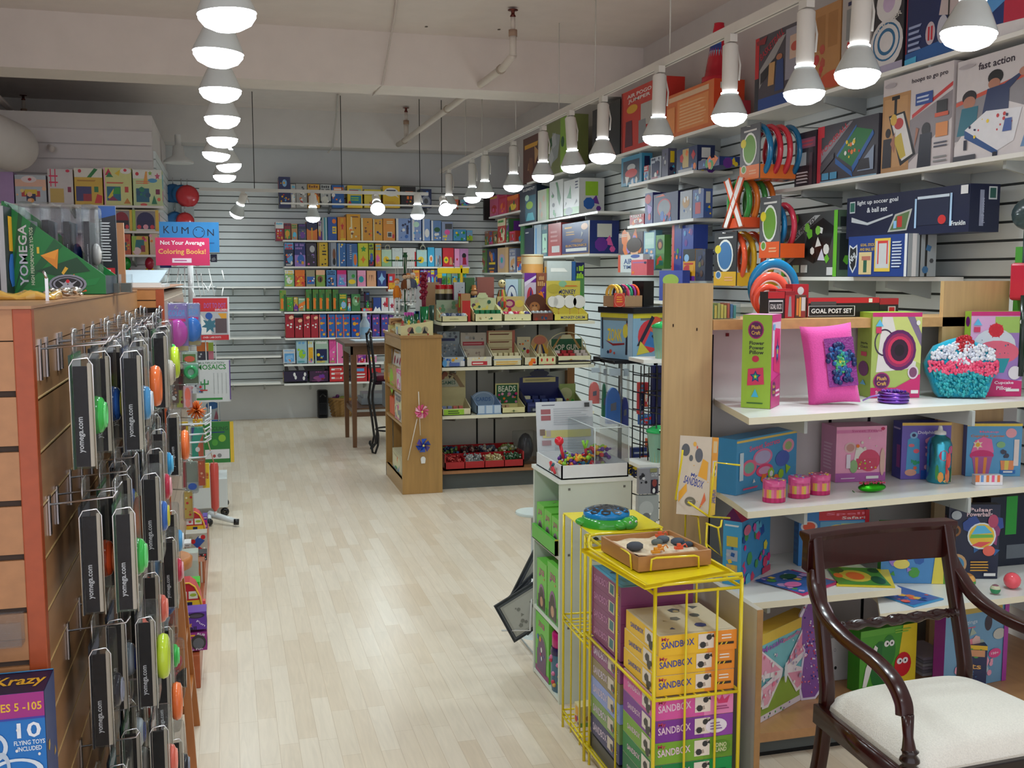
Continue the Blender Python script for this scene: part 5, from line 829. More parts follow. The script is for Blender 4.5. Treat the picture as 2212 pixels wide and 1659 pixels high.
stand(1030,1140,1060,'c8b8c8','white and purple character box behind the monkey display','r 0 .8 1 1 6c2c8c;p dcd0e0 0 .8 1 .95 1 .9 0 .7;e .5 .45 .3 .25 c03848;p 2c3080 .35 .3 .65 .3 .6 .7 .5 .6'); stand(1145,1240,1060,'8c5038','brown and orange box behind the monkey display','@orange,tan,purple')
stand(1245,1478,945,'c4ccc8','large white box with colourful figures behind the drum display','l .15 .78 .85 .92 1 f0f0e8;n .1 .2 .9 .7 12 .1 red,green,orange,yellow,blue',.33,.08); stand(1482,1516,950,'2c5c94','blue spine box behind the drum display','',.33,.08); stand(1520,1600,960,'508448','green and navy box behind the drum display','@green,navy,lime',.33,.08)
a = K(C,1105,1060,Y=YF0+.44); t = thing('drum_canister',(a.x,a.y,K(C,1105,1062,Y=a.y).z),'cream and orange round canister standing on the white purple box','canister'); hj = K(C,1105,890,Y=a.y).z-K(C,1105,1062,Y=a.y).z
Mb().lathe([(.085,0),(.085,hj)],'d8a058','p',24).build('body',t); Mb().lathe([(.088,hj*.96),(.088,hj*1.04)],'dccfa8','g',24).build('lid',t); b = Mb(); b.lathe([(.0855,hj*.5),(.0855,hj*.9)],'dcc8a0','p',24,cap=False); b.build('paper_band',t)
# yellow toy gun on the wall behind
a = K(A,1705,1065,Y=YS-.1); c = K(A,2005,1065,Y=YS-.1)
b = Mb(); L_ = c.x-a.x; b.box(0,0,0,L_,.03,.06,'d8b820','g').box(L_*.72,0,-.14,L_*.8,.03,.09,'d0ac1c','g').box(0,0,-.05,.05,.03,0,'d0ac1c','g'); b.build('toy_blaster',loc=a,label='long yellow plastic toy blaster hanging in front of the green boxes',cat='toy',bevel=.006)
for q in (.08,.55): Mb().tube([(L_*q,.015,.055),(L_*q,.1,.16),(L_*q,.1,K(A,1705,990,Y=YS).z-a.z)],.003,'lgrey').build('hanging_wire',bpy.data.objects['toy_blaster'])
# =================== TABLE AND IRON CHAIR ===================
tx,ty = 1.06,9.3; zt_t = .955
t = thing('bar_table',(tx,ty,0),'tall brown wooden work table behind the end shelf unit','table')
Mb().box(-.06,-.06,zt_t-.03,.85,.75,zt_t,'6c5444','W').build('tabletop',t,bevel=.004); Mb().box(.0,.0,zt_t-.11,.79,.02,zt_t-.03,'7c5c40','W').box(0,.0,zt_t-.11,.02,.69,zt_t-.03,'7c5c40','W').build('apron',t)
for x,y in ((.0,.0),(.0,.62),(.78,0),(.78,.62)):
    b = Mb(); w0,w1 = .055,.035
    b.add([(x,y,zt_t-.03),(x+w0,y,zt_t-.03),(x+w0,y+w0,zt_t-.03),(x,y+w0,zt_t-.03),(x+.01,y+.01,0),(x+.01+w1,y+.01,0),(x+.01+w1,y+.01+w1,0),(x+.01,y+.01+w1,0)],[(0,1,5,4),(1,2,6,5),(2,3,7,6),(3,0,4,7),(0,3,2,1),(4,5,6,7)],'7a5436','w'); b.build('leg',t)
Mb().box(.05,.02,.28,.8,.04,.32,'70503a','W').box(.02,.04,.3,.04,.64,.34,'70503a','W').build('stretcher',t)
Mb().add([(0,0,0),(.5,.03,0),(.5,.3,0),(-.02,.28,0),(0,0,.012),(.5,.03,.02),(.5,.3,.01),(-.02,.28,.01)],[(3,2,1,0),(4,5,6,7),(0,1,5,4),(3,0,4,7)],'c8d4dc','p').build('paper_stack',loc=(tx+.05,ty+.08,zt_t),label='white sheets of paper lying on the tall wooden table',cat='papers')
t = thing('water_bottle',(tx+.18,ty+.4,zt_t),'clear spray bottle standing on the tall wooden table','bottle'); Mb().lathe([(.045,0),(.048,.15),(.02,.2),(.02,.22)],'a8b8c4','g',16).build('body',t); Mb().lathe([(.022,.22),(.02,.25)],'dcdce0','g',12).build('cap',t); b = Mb(); b.lathe([(.0485,.05),(.0485,.12)],'8cb0c8','p',16,cap=False); b.build('printed_label',t)
b = Mb(); b.box(0,0,0,.5,.3,.06,'98a0a8','p'); b.box(.02,0,.06,.46,.28,.1,'a8b0b4','p'); b.build('storage_box',loc=(tx+.12,ty+.25,.36),label='grey folded cloth pile on the stretcher shelf below the tall table',cat='cloth')
Mb().box(.04,.05,.34,.78,.64,.355,'7a5a40','W').build('lower_shelf',bpy.data.objects['bar_table'])
# wrought iron chair
pa = K(R,355,1385,Z=0); cx,cy = pa.x+.02,pa.y
t = thing('iron_bar_chair',(cx,cy,0),'black wrought iron bar chair with scroll feet beside the tall table','chair')
def RZ(x,y): q = K(R,x,y,Y=cy); return (q.x-cx,0,q.z)
def tb(nm,pts,r=.011): Mb().tube(pts,r,'16151a','g',8).build(nm,t)
def scr(pts): return [RZ(*q) for q in pts]
tb('leg',scr([(322,195),(335,300),(350,430),(362,540),(372,640),(345,760),(345,860),(360,960),(380,1080),(392,1160),(375,1280),(345,1320),(330,1300),(318,1280),(320,1262),(330,1262)]),.012)
tb('leg',scr([(345,860),(362,980),(385,1100),(402,1200),(398,1300),(370,1385),(345,1370),(335,1310)]),.01)
far = [(x,.26,z) for x,_,z in scr([(322,195),(350,430),(372,640),(345,860),(380,1080),(402,1250),(370,1385)])]
tb('leg',far); tb('leg',[(x+.3,.0,z) for x,_,z in scr([(372,660),(365,860),(372,1080),(392,1250),(370,1385)])]); tb('leg',[(x+.3,.26,z) for x,_,z in scr([(372,660),(365,860),(372,1080),(392,1250),(370,1385)])])
zs_ = RZ(370,660)[2]; Mb().box(0.0,-.02,zs_-.03,.3,.28,zs_-.005,'16151a','g').build('seat_frame',t); Mb().box(.01,-.01,zs_-.005,.29,.27,zs_+.05,'5c2030','f').build('cushion',t,bevel=.02)
z7 = RZ(330,200)[2]; tb('back_scroll',[(-.03,.0,z7-.01),(-.02,.07,z7+.02),(-.02,.13,z7+.04),(-.02,.19,z7+.02),(-.03,.26,z7-.01)]); 
for yy in (.05,.13,.2): tb('back_scroll',[(-.02,yy+.05*math.cos(a/2)*(1-a/14),z7-.12+.07*math.sin(a/2)*(1-a/14)-.0*a) for a in range(13)],.007)
zr = RZ(360,1165)[2]; tb('foot_ring',[(.15+.13*math.cos(a),.13+.13*math.sin(a),zr) for a in [2*math.pi*i/20 for i in range(21)]],.008)
# =================== LEFT FOREGROUND GONDOLA ===================
GX = -.32; GY = 1.90; GZT = 1.50
g = thing('slatwall_gondola',(GX,GY,0),'honey wood slatwall fixture with orange corner post and rows of chrome hooks','display fixture')
b = Mb(); b.box(-.62,.002,0,-.03,2.15,1.48,'4c4038','m')
z = GZT-.06
while z > .05: b.box(-.62,-.006,z-.083,-.027,.002,z,'b27e52','W'); z -= .094
b.box(-.62,-.006,GZT-.058,-.027,.002,GZT-.004,'b27e52','W'); b.build('end_slat_panel',g)
b = Mb(); b.box(-.03,.0,0,-.006,2.15,1.43,'50402e','m')
z = GZT-.072
while z > .05: b.box(-.006,.02,z-.087,.0,2.15,z,'ac8058','W'); b.box(-.006,.02,z-.0895,.0015,2.15,z-.087,'d8b880','W'); z -= .094
b.box(-.006,.02,GZT-.07,.001,2.15,GZT-.006,'a97a4c','W'); b.build('side_slat_panel',g)
Mb().box(-.028,-.008,0,.002,.02,GZT-.004,'a84c26','W').build('corner_post',g,bevel=.002)
Mb().box(-.62,-.012,GZT-.005,.003,2.15,GZT,'b08058','W').build('top_board',g)
Mb().box(.0,.75,0,.13,1.3,.09,'b05028','W').build('base_deck',g)
SLOT = [GZT-.072-.094*i for i in range(16)]
# yo-yo blister packs on chrome hooks
def make_pack(strip,front,yo,kind,label,kindw='yoyo'):
    """hangs from its local origin; thickness along x (front faces +x), width along y, height down z"""
    t = thing('yoyo_pack',(0,0,0),label,'toy pack',None); w,h,d = .13,.235,.034
    b = Mb(); b.box(-.004,-w/2,-h,.0,w/2,-.03,'1c4030' if front == 'g' else '181c24','p'); Face(b,(.0,-w/2,-h),(0,1,0),(0,0,1),w,h-.03).art('r 0 0 1 1 %s;r .05 .8 .95 .95 %s;l .1 .05 .9 .2 3 9aa0a4' % ({'g': '24803c','k': '1a1c28','b': '1c3c78','r': '6c1c24','t': '1c5c60'}[front],{'g': 'c8c8cc','k': '8c90a0','b': 'c8ccd8','r': 'c8c0c0','t': 'c8d0d0'}[front])); b.build('backing_card',t)
    b = Mb(); b.box(.002,-w/2+.004,-h+.004,d-.008,-w/2+.01,-.05,'0a0b10','m'); b.box(d-.0075,-w/2+.003,-h+.004,d-.001,-w/2+.012,-.045,'cfc4b0','m'); f = Face(b,(.002,-w/2+.004,-h+.004),(1,0,0),(0,0,1),d-.01,h-.054); f.text('yomega.com',.5,.32,2.7,.055,'d8d8d8',90); b.build('side_strip',t)
    b = Mb(); b.prism([(-.003,-w/2),(d,-w/2),(d+.004,-w/4),(d+.004,w/4),(d,w/2),(-.003,w/2)],-h,-.035,'white','c'); b.prism([(-.003,-.035),(.006,-.035),(.006,.035),(-.003,.035)],-.035,.012,'white','c'); b.build('clear_shell',t,bevel=.004)
    e = -w/2-.001; Mb().tube([(-.003,e,-h),(-.003,e,-.05),(.004,e,-.037),(d-.006,e,-.035),(d+.002,e,-.047),(d+.002,e,-h)],.0014,'f4f6f8','M',5).tube([(0,-.035,-.036),(0,-.033,.005),(0,-.02,.013),(0,.02,.013),(0,.033,.005)],.0014,'f4f6f8','M',5).build('shell_rim_glint',t)  # bright metal tubes stand in for highlights along the clear shell's edges
    b = Mb()
    if yo[0] == 'ring': b.torus((d+.012,0,-h*.62),.036,.013,'x',yo[1],'g',24,8)
    else:
        n = 22; V = []; pr = [(.0005,.016),(.014,.0165),(.022,.02),(.032,.015),(.036,.004),(.033,-.004)]
        for r_,x_ in pr: V += [(d-.006+x_,r_*math.cos(2*math.pi*j/n),-h*.62+r_*math.sin(2*math.pi*j/n)) for j in range(n)]
        fs = [(i*n+j,(i+1)*n+j,(i+1)*n+(j+1) % n,i*n+(j+1) % n) for i in range(len(pr)-1) for j in range(n)]; b.add(V,fs,yo[1],'g',True)
        b.torus((d+.012,0,-h*.62),.02,.005,'x',yo[2],'g',20,6)
    b.build('yoyo',t)
    return t
def dup(src,loc,label,group=None):
    r = src.copy(); S.collection.objects.link(r); r.location = loc; r['label'] = label
    if group: r['group'] = group
    for ch in list(src.children):
        c = ch.copy(); S.collection.objects.link(c); c.parent = r
    return r
PK = [('g',('y','3cb850','70d880'),'bright green'),('k',('y','3868b8','c8c040'),'blue and yellow'),('k',('ring','c4dc3c'),'lime ring'),('r',('y','d86858','f09080'),'coral'),('k',('y','2c2c34','8c90a0'),'black and silver'),
      ('t',('y','2c8cc0','60b8e0'),'aqua'),('b',('y','4c94c8','d0d8e0'),'sky blue'),('k',('y','e0562c','f08858'),'orange red'),('k',('ring','f07840'),'orange ring'),('b',('y','c8d0d8','3c4c98'),'white and navy'),('g',('y','c8c0b4','8c8478'),'pearl grey'),('r',('y','b83048','e0a0a8'),'crimson')]
protos = {}
hooks = [None]
def hook(y,slot,label,rows=None):
    z = SLOT[slot]
    if hooks[0] is None:
        t = thing('peg_hook',(GX,y,z),label,'hook','chrome hooks on the left fixture'); Mb().box(.001,-.008,-.06,.004,.008,.012,'d8d8dc','M').build('back_plate',t); Mb().tube([(.003,0,-.005),(.11,0,.003),(.118,0,.014)],.002,'d8d8dc','M',6).build('wire',t); hooks[0] = t; return
    dup(hooks[0],(GX,y,z),label)
RW = ['top','second','third','fourth','fifth']
CW = ['nearest','second','third','fourth','fifth','sixth','seventh','eighth','ninth','tenth']
lay = {0: (2.03,[0,1,2,3,4,5,6,9,11,7]),1: (2.07,[7,10,8,1,6,4,0,5,3,9]),2: (2.12,[4,9,3,10,7,6,11,1,5]),3: (2.05,[6,5,10,9,3,0,7,4]),4: (2.1,[3,2,7,9,4,11,10])}
slot_of = {0: 0,1: 3,2: 6,3: 9,4: 12}
cntp = {}
for r_,(y0,seq) in lay.items():
    for c_,k_ in enumerate(seq):
        y = y0+.17*c_; zz = SLOT[slot_of[r_]]
        hook(y,slot_of[r_],'chrome peg hook in the %s row of the left fixture, %s column' % (RW[r_],CW[c_]))
        for d_ in range(2 if (c_+r_) % 2 else 1):
            kk = PK[(k_+d_*5) % 12]; key = (k_+d_*5) % 12
            lb = 'clear pack with %s yo-yo, %s row, %s column%s' % (kk[2],RW[r_],CW[c_],', in front on its hook' if d_ else '')
            loc = (GX+.05+d_*.058+.012*((c_*7+r_*3) % 3),y,zz+.012)
            if key not in protos: protos[key] = make_pack('',kk[0],kk[1],'',lb); protos[key].location = loc; protos[key]['group'] = 'yo-yo packs on the left fixture'
            else: dup(protos[key],loc,lb,'yo-yo packs on the left fixture')
# lone empty hooks near the front
for y,s_,w in ((1.96,0,'empty chrome hook nearest the corner post, top slot'),(1.98,3,'empty chrome hook nearest the corner post, fourth slot'),(2.16,0,'empty chrome hook between first two top packs')): hook(y,s_,w)
# kendama style balls at the far end
def ballpack(p,c1,c2,lab):
    t = thing('kendama_pack',tuple(p),lab,'toy pack','ball toys at the far end'); b = Mb(); b.box(-.01,-.045,-.1,-.004,.045,.06,'18181c','p'); b.build('backing_card',t); b = Mb(); b.ball((.035,0,0),.03,c1,'g',16); b.build('ball',t)
    b = Mb(); b.lathe([(.01,-.1),(.014,-.05),(.02,-.035),(.012,-.03)],c2,'g',14,(.03,0,0)); b.build('cup',t); b = Mb(); b.box(-.008,-.048,-.105,.07,.048,.062,'white','c'); b.build('clear_shell',t,bevel=.012)
for x,y,c1,c2,lab in ((320,722,'d01c24','d8b070','red ball toy pack highest at the far end of the left fixture'),(322,970,'9c2c48','c8a078','maroon ball toy pack at the far end of the left fixture'),(335,1035,'b02c3c','d8c050','dark red and yellow ball toy pack at the far end'),(340,1110,'1c4ca8','d8d8dc','bright blue ball toy pack at the far end'),(332,1180,'2c3c6c','e8e8e8','navy ball toy pack at the far end'),(350,1235,'e8c828','20201c','yellow ball toy pack at the far end'),(352,1310,'1c4c98','d8d8e0','royal blue ball toy pack below the yellow one'),(345,1400,'c8303c','c0303c','large red ball toy pack below the blue ones'),(368,1430,'b83044','b83044','crimson ball toy pack lowest beside the stool'),(360,1500,'1c4c98','20a050','blue ball toy pack at the bottom of the far end')):
    yb_ = 3.72 if y < 1200 else 3.15; q = P(x,y,Y=yb_); ballpack(Vector((max(q.x-.03,GX+.02),yb_,q.z)),c1,c2,lab)
p = P(388,1465,Y=3.2); t = thing('magnifier_toy',tuple(p),'black bell shaped knob sticking out beside the stool legs','toy'); b = Mb(); b.lathe([(.008,-.03),(.012,0),(.028,.02),(.03,.03)],'14181c','g',16)
for j in range(len(b.v)): v = b.v[j]; b.v[j] = Vector((v.z-.01,v.y,v.x))
b.tube([(-.12,0,0),(-.03,0,0)],.008,'14181c','g'); b.build('body',t)
# green cardboard display on top
YD = 3.0; a = P(12,622,Y=YD); c = P(229,634,Y=YD); zt0 = GZT+.002; wv = c.x-a.x; hL = P(12,434,Y=YD).z-zt0; hR = P(229,595,Y=YD).z-zt0
t = thing('yoyo_counter_display',(a.x,YD,zt0),'green slanted YOMEGA cardboard display standing on the wooden fixture','counter display')
b = Mb(); b.slab([(0,0),(wv,0),(wv,hR),(0,hL)],0,.006,'0f7a34'); f = Face(b,(0,0,0),(1,0,0),(0,0,1),wv,hL)
def inside(u): return 1-(1-hR/hL)*u
f.art('p 0c4c28 .03 .0 .06 .97 .1 .93;p 0c5028 .05 .0 .16 .88 .2 .84;p 0c4c28 .08 0 .28 .78 .33 .73;p 0c5c2c .1 0 .5 .6 .58 .52 .12 0;p 0a4424 .3 .25 .72 .4 .85 .25 .5 .2;p 12843c .12 0 .9 .1 .95 .18 .2 .05')
f.art('T .19 .42 .66 .085 90 c8ccd4 YOMEGA' .replace('.66 .085','%.3f %.3f' % (.66*hL/wv,.085*wv/hL)))
f.art(('T .275 .41 %.3f %.3f 90 c8d8b8 HIGH PERFORMANCE YO-YOS' % (.62*hL/wv,.035*wv/hL)))
f.art('p e08c24 .36 .42 .54 .49 .52 .27;p f0a030 .36 .42 .54 .49 .5 .38;r .325 .44 .35 .51 e0c030;p e0b030 .56 .23 .6 .3 .63 .28 .58 .21;p e06828 .66 .2 .69 .22 .69 .18;e .62 .11 .19 .105 8c90a0;e .62 .11 .165 .085 14181c;e .62 .11 .15 .075 8c90a0;e .62 .11 .13 .065 14161a;p a8acb8 .52 .15 .6 .07 .62 .12 .64 .07 .72 .15 .66 .12 .62 .16 .58 .12;p b0b4c0 .54 .07 .58 .1 .66 .1 .7 .07 .62 .05;e .62 .14 .018 .02 d82030;p d86028 .75 .02 .8 .05 .81 .03')
b.build('side_panel',t)
Mb().slab([(0,0),(wv,0),(wv,hR),(0,hL)],.3,.306,'0f7a34').build('side_panel',t); Mb().box(wv-.006,.006,0,wv,.3,hR,'20303c').build('front_panel',t); Mb().box(0,.006,0,.006,.3,hL,'0c5c2c').build('back_panel',t); Mb().box(.006,.006,0,wv-.006,.3,.006,'0c5c2c').build('tray_floor',t)
for i,(x0,x1,yt,lab,yc) in enumerate(((40,72,434,'first','2c3c6c'),(86,118,436,'second','3c4464'),(132,163,440,'third','1c3c8c'),(176,205,440,'fourth','b8b4b0'))):
    q0 = P(x0,500,Y=YD+.05); q1 = P(x1,500,Y=YD+.05); zt_ = P(x0,yt,Y=YD+.05).z; zb_ = GZT+.012
    t = thing('yoyo_pack',(q0.x,YD+.05,zb_),'%s clear boxed yo-yo pack standing in the green display' % lab,'toy pack','packs in the green display'); w_ = q1.x-q0.x; h_ = zt_-zb_
    b = Mb(); b.x = Matrix.Shear('XZ',4,(0,0)) if 0 else Matrix.Identity(4)
    b.box(.004,.01,.004,w_*.55,.17,h_*.8,'1c1c24'); Face(b,(.004,.01,.004),(1,0,0),(0,0,1),w_*.55,h_*.8).text('yomega.com',.5,.42,.36*h_/(w_*.55),.09*w_/h_,'c8c8cc',90); b.build('insert',t)
    b = Mb(); b.ball((w_*.75,.09,h_*.42),.032,yc,'g',14,(.45,1,1)); b.build('yoyo',t)
    b = Mb(); b.box(0,0,0,w_,.18,h_,'white','c'); b.build('clear_shell',t,bevel=.008)
q0 = P(218,600,Y=3.45); q1 = P(255,600,Y=3.45); hh = P(240,446,Y=3.45).z-GZT
carton('card_pack','black backing card with white small print beside the green display','toy pack',(q0.x,3.45,GZT+.001),0,q1.x-q0.x,hh,.012,'20242c','p 2c58a0 0 .85 1 .9 1 1 0 1;l .1 .35 .7 .82 14 c8ccd0;r .3 .02 .85 .28 c02c34;r .4 .05 .6 .26 d8d8dc')
q0 = P(256,600,Y=3.6); q1 = P(271,600,Y=3.6); carton('card_sheet','narrow brown cardboard standing beside the black backing card','card',(q0.x,3.6,GZT+.001),0,q1.x-q0.x,P(262,482,Y=3.6).z-GZT,.02,'b8845c','')
for i,(x0,x1,w) in enumerate(((230,256,'left'),(258,283,'right'))):
    q0 = P(x0,600,Y=3.2+.1*i); q1 = P(x1,600,Y=3.2+.1*i); b = Mb(); b.box(0,0,0,q1.x-q0.x,.06,P(x0,596,Y=3.2).z-GZT+.004,'8c9890','c'); b.box(.002,.004,.001,q1.x-q0.x-.002,.05,.028,'6c6c64','p'); b.build('acrylic_bin',loc=(q0.x,3.2+.1*i,GZT+.001),label='small clear plastic bin on the wooden fixture, %s one' % w,cat='bin')
# second display and loose things
carton('yoyo_counter_display','dark package edge at the far left of the picture beside the green display','counter display',(P(-120,500,Y=2.9).x,2.9,GZT+.002),0,P(9,500,Y=2.9).x-P(-120,500,Y=2.9).x,P(0,446,Y=2.9).z-GZT,.2,'181c24','r .9 0 1 1 b0b4b8;T .93 .5 .35 .03 90 c0c4c8 yomega.com')
b = Mb(); n = 14
for i in range(n):
    x0 = -.28+.0+.02*i*1.0
V = []; 
for i in range(15):
    for j in range(5):
        x = -.26+.25*i/14; y = .03*j; z = .008+.006*math.sin(i*1.7+j)+(.006 if 0 < j < 4 else 0); V.append((x,y,z))
n0 = len(V); V += [(v[0],v[1],0) for v in V]
fs = [(i*5+j,(i+1)*5+j,(i+1)*5+j+1,i*5+j+1) for i in range(14) for j in range(4)]; fs += [tuple(reversed([n0+a for a in q])) for q in fs]
fs += [(i*5,n0+i*5,n0+(i+1)*5,(i+1)*5) for i in range(14)]+[(14*5+j,n0+14*5+j,n0+14*5+j+1,14*5+j+1) for j in range(4)]
b.add(V,fs,['d8a850','d8a850','d0a04c','dcb468'],'g',True); b.build('packet',loc=(GX-.02,2.35,GZT+.001),label='flat shiny golden plastic packet lying on the wooden fixture top',cat='packet')
b = Mb(); rr = random.Random(2)
for i in range(26): b.ball((rr.uniform(-.03,.035),rr.uniform(0,.1),rr.uniform(.006,.02)),rr.uniform(.006,.012),'e8e4dc','M',6,(1,1.4,.6))
b.build('crumpled_wrap',loc=(GX-.04,2.5,GZT+.001),label='crumpled silver wrap at the end of the golden packet',cat='wrap')
p = P(101,622,Y=2.2); b = Mb(); b.box(-.003,0,0,.003,.004,.045,'d8d8d8','M').tube([(0,.002,.044),(-.002,.002,.052),(-.006,.004,.058)],.003,'d8d8d8','M',6); b.build('metal_clip',loc=(p.x,2.2,GZT+.001),label='upright chrome clip standing in front of the green display',cat='clip')
p = P(-5,440,Y=3.2); b = Mb(); b.box(-.2,0,0,.0,.2,.1,'d8d8d4','c'); 
# flying toys box in front of the end panel
t0 = P(96,1490,Y=1.78).z
X_ = -.307; wb = .26; hb = t0
carton('flying_toys_box','tall blue box of 10 flying toys standing at the lower left corner','toy box',(X_-wb,1.775,0),0,wb,t0,.1,'1c74c0',
 'r 0 .952 1 1 a02c80;r 0 .949 1 .953 3c3ca0;T .82 .974 .33 .016 0 e8b838 AGES 5 -105;T .905 .928 .14 .03 0 e8eef4 10;T .905 .904 .18 .009 0 e0ecf4 FLYING TOYS;T .905 .892 .14 .009 0 e0ecf4 INCLUDED;p 14508c 0 0 1 0 1 .6 0 .8;o .68 .9 .1 .03 .25 d0dce8;o .82 .85 .16 .025 .22 d8e4ec;o .66 .83 .12 .03 .2 a8c0d8;o .74 .86 .05 .03 .4 b8c8d8;e .84 .93 .008 .003 white;e .96 .88 .008 .003 white;e .83 .89 .008 .003 white;o .5 .7 .3 .06 .12 c8d8e8;o .45 .5 .35 .08 .1 c8d8e8;n .05 .05 .95 .4 9 .05 sky,lime,orange',right='r 0 0 1 1 203878;n .2 .1 .8 .9 16 .18 c8a040,3c58a0,8c3c80',scol='203474',tcol='18143c',top='T .83 .5 .3 .5 0 e8b030 Krazy;r 0 .95 1 1 3c9cd8')
b = Mb(); b.box(-.19,0,0,0,.004,.05,'white','c').box(-.19,-.03,0,0,-.026,.04,'white','c').box(-.19,-.03,-.003,0,.004,0,'white','c'); q = P(52,1385,Y=1.88); b.build('sign_holder',loc=(q.x,1.888,q.z),label='clear acrylic holder fixed on the end panel above the blue box',cat='holder')
# =================== SECOND GONDOLA ===================
G2X = -.235; G2Y = 4.2; G2T = 1.505
g = thing('slatwall_gondola',(G2X,G2Y,0),'second wooden slatwall fixture further down the left aisle with hanging toys','display fixture')
b = Mb(); b.box(-.7,.002,0,-.03,1.95,G2T-.02,'4c4038','m'); z = G2T-.05
while z > .1: b.box(-.7,-.006,z-.086,-.025,.002,z,'c8844a','W'); z -= .094
b.box(-.7,-.006,G2T-.046,-.025,.002,G2T-.004,'c8844a','W'); b.build('end_slat_panel',g)
b = Mb(); b.box(-.03,.02,0,-.006,1.95,G2T-.02,'b0a090','m'); z = G2T-.05
while z > .1: b.box(-.006,.02,z-.086,0,1.95,z,'b8a898','W'); z -= .094
b.build('side_slat_panel',g)
Mb().box(-.027,-.008,0,.002,.02,G2T-.004,'b05028','W').build('corner_post',g); Mb().box(-.7,-.01,G2T-.005,.003,1.95,G2T,'c09070','W').build('top_board',g)
Mb().box(.0,-.26,0,.1,1.9,.13,'a8542c','W').build('base_deck',g,bevel=.003)
for y0,y1,x0,x1,w in ((665,850,290,354,'upper'),(868,965,300,358,'lower')):
    a = P(x0,y0,Y=4.13); c = P(x1,y1,Y=4.13); Mb().box(0,0,0,c.x-a.x,.02,a.z-c.z,'0b0b10','g').build('display_board',loc=(a.x,4.13,c.z),label='glossy black board fixed on the end of the second wooden fixture, %s one' % w,cat='board',bevel=.004)
b = Mb(); b.box(-.3,.1,0,.0,.5,.012,'dcdcdc','p').box(-.32,.02,0,-.01,.09,.018,'e0ddd8','p'); b.build('paper_tray',loc=(G2X,G2Y,G2T+.001),label='white paper tray lying on the second wooden fixture',cat='tray')
b = Mb(); b.add([(-.26,.1,0),(-.02,.1,0),(.0,.35,.05),(-.24,.35,.05),(-.26,.1,.006),(-.02,.1,.006),(.0,.35,.056),(-.24,.35,.056)],[(3,2,1,0),(4,5,6,7),(0,1,5,4),(1,2,6,5),(2,3,7,6),(3,0,4,7)],'c8d8e4','g'); b.build('clipboard',loc=(G2X,G2Y,G2T+.014),label='white shiny clipboard tilted on the paper tray',cat='clipboard')
# hanging toys on its side
def hang(x0,x1,y0,y1,Y,col,lab,art=None,kind='card',dp=.02,extra=None,nm='toy_package'):
    a = P(x0,y1,Y=Y); c = P(x1,y0,Y=Y); w = c.x-a.x; h = c.z-a.z
    t = thing(nm,(a.x,Y,a.z),lab,'toy pack'); b = Mb(); b.box(0,0,0,w,dp,h,col); f = Face(b,(0,0,0),(1,0,0),(0,0,1),w,h)
    f.art(art) if art is not None else rart(f,int(x0*y0),col); b.build('card',t)
    if extra: extra(t,w,h)
    Mb().tube([(w*.3,dp,h-.004),(w*.2,dp+.01,h+.004),(G2X-a.x+.001,dp+.02,h+.006)],.0025,'lgrey').build('peg',t)
    if kind == 'clear': b = Mb(); b.box(-.004,-.05,-.004,w+.004,dp+.002,h+.004,'white','c'); b.build('clear_shell',t,bevel=.01)
    return t
def egg(c_): return lambda t,w,h: Mb().ball((w*.5,-.02,h*.38),h*.27,c_,'g',16,(.8,.45,1.1)).build('egg',t)
cg = 't .5 .8 .8 .14 sky COLOR;r .1 .62 .9 .68 hot;r 0 0 1 .1 b8a870;n .2 .9 .8 .97 3 .05 lgrey'
LO = fr(340,620,.15677); LP = fr(340,860,.15677)
def hg(k,x0,x1,y0,y1,*a_,**kw): q0 = k(x0,y0); q1 = k(x1,y1); return hang(q0[0],q1[0],q0[1],q1[1],*a_,**kw)
hg(LO,140,410,230,880,4.5,'8c7cc0','blister pack with large magenta egg on the second fixture',cg,'clear',extra=egg('c848b0'))
hg(LO,385,580,230,800,4.9,'8c98c8','blister pack with blue egg behind the magenta egg pack',cg,'clear',extra=egg('2c78d0'))
hg(LO,340,545,890,1060,4.7,'b8c8b8','clear card with green and orange picture below the egg packs','r .05 .1 .9 .8 5c7c38;e .5 .4 .35 .25 d85838','clear')
hg(LO,370,560,1060,1330,4.6,'8cb8a0','clear pack with a green rubber ring toy','r 0 0 1 .4 5c6c4c','clear',extra=lambda t,w,h: Mb().torus((w*.5,-.02,h*.6),h*.26,h*.1,'y','18a058','g').build('ring',t))
hg(LO,270,370,1130,1659,4.7,'5c2c30','tall narrow maroon and yellow toy pack','r 0 0 1 .45 b8bc50;n .1 .1 .9 .95 8 .2 c8c060,dred,brown','clear'); hg(LO,365,470,1370,1660,4.5,'d8a8b0','long pink and coral toy hanging on the second fixture','e .5 .6 .35 .35 f07058;e .5 .2 .3 .2 f08070','clear')
hg(LO,150,270,930,1600,4.6,'6c5048','dark clear strip of small toys next to the black boards','n .1 .05 .9 .95 16 .18 c88868,lgrey,8c3c30,white','clear')
q = LP(540,165); p = P(*q,Y=4.7); b = Mb(); rr = random.Random(5)
for i in range(110):
    d_ = Vector((rr.gauss(0,1),rr.gauss(0,1),rr.gauss(0,1))).normalized(); b.tube([d_*.008,d_*.042],[.003,.0015],rr.choice(['e8702c','d85c20','f08840']),'g',4)
b.build('spiky_rubber_ball',loc=p,label='orange rubber string ball hanging on the second fixture',cat='ball')
hg(LP,300,420,330,830,4.7,'d8b828','yellow toy card with a mauve patch left of the teal pack','e .4 .85 .4 .08 8c5c50;r .3 .5 .9 .7 3c58a8;n .1 .05 .9 .4 6 .2 red,gold','card'); hg(LP,480,625,400,840,4.6,'1c9c80','teal and orange pirate toy pack with clear cover','p d86038 .6 0 1 0 1 .8 .5 .4;p 3c4c8c 0 .6 .3 1 0 1;e .5 .3 .2 .08 white','clear')
hg(LP,490,620,290,400,4.8,'d8b030','small yellow card with white dots above the teal pack','n .1 .1 .9 .9 6 .12 white,orange')
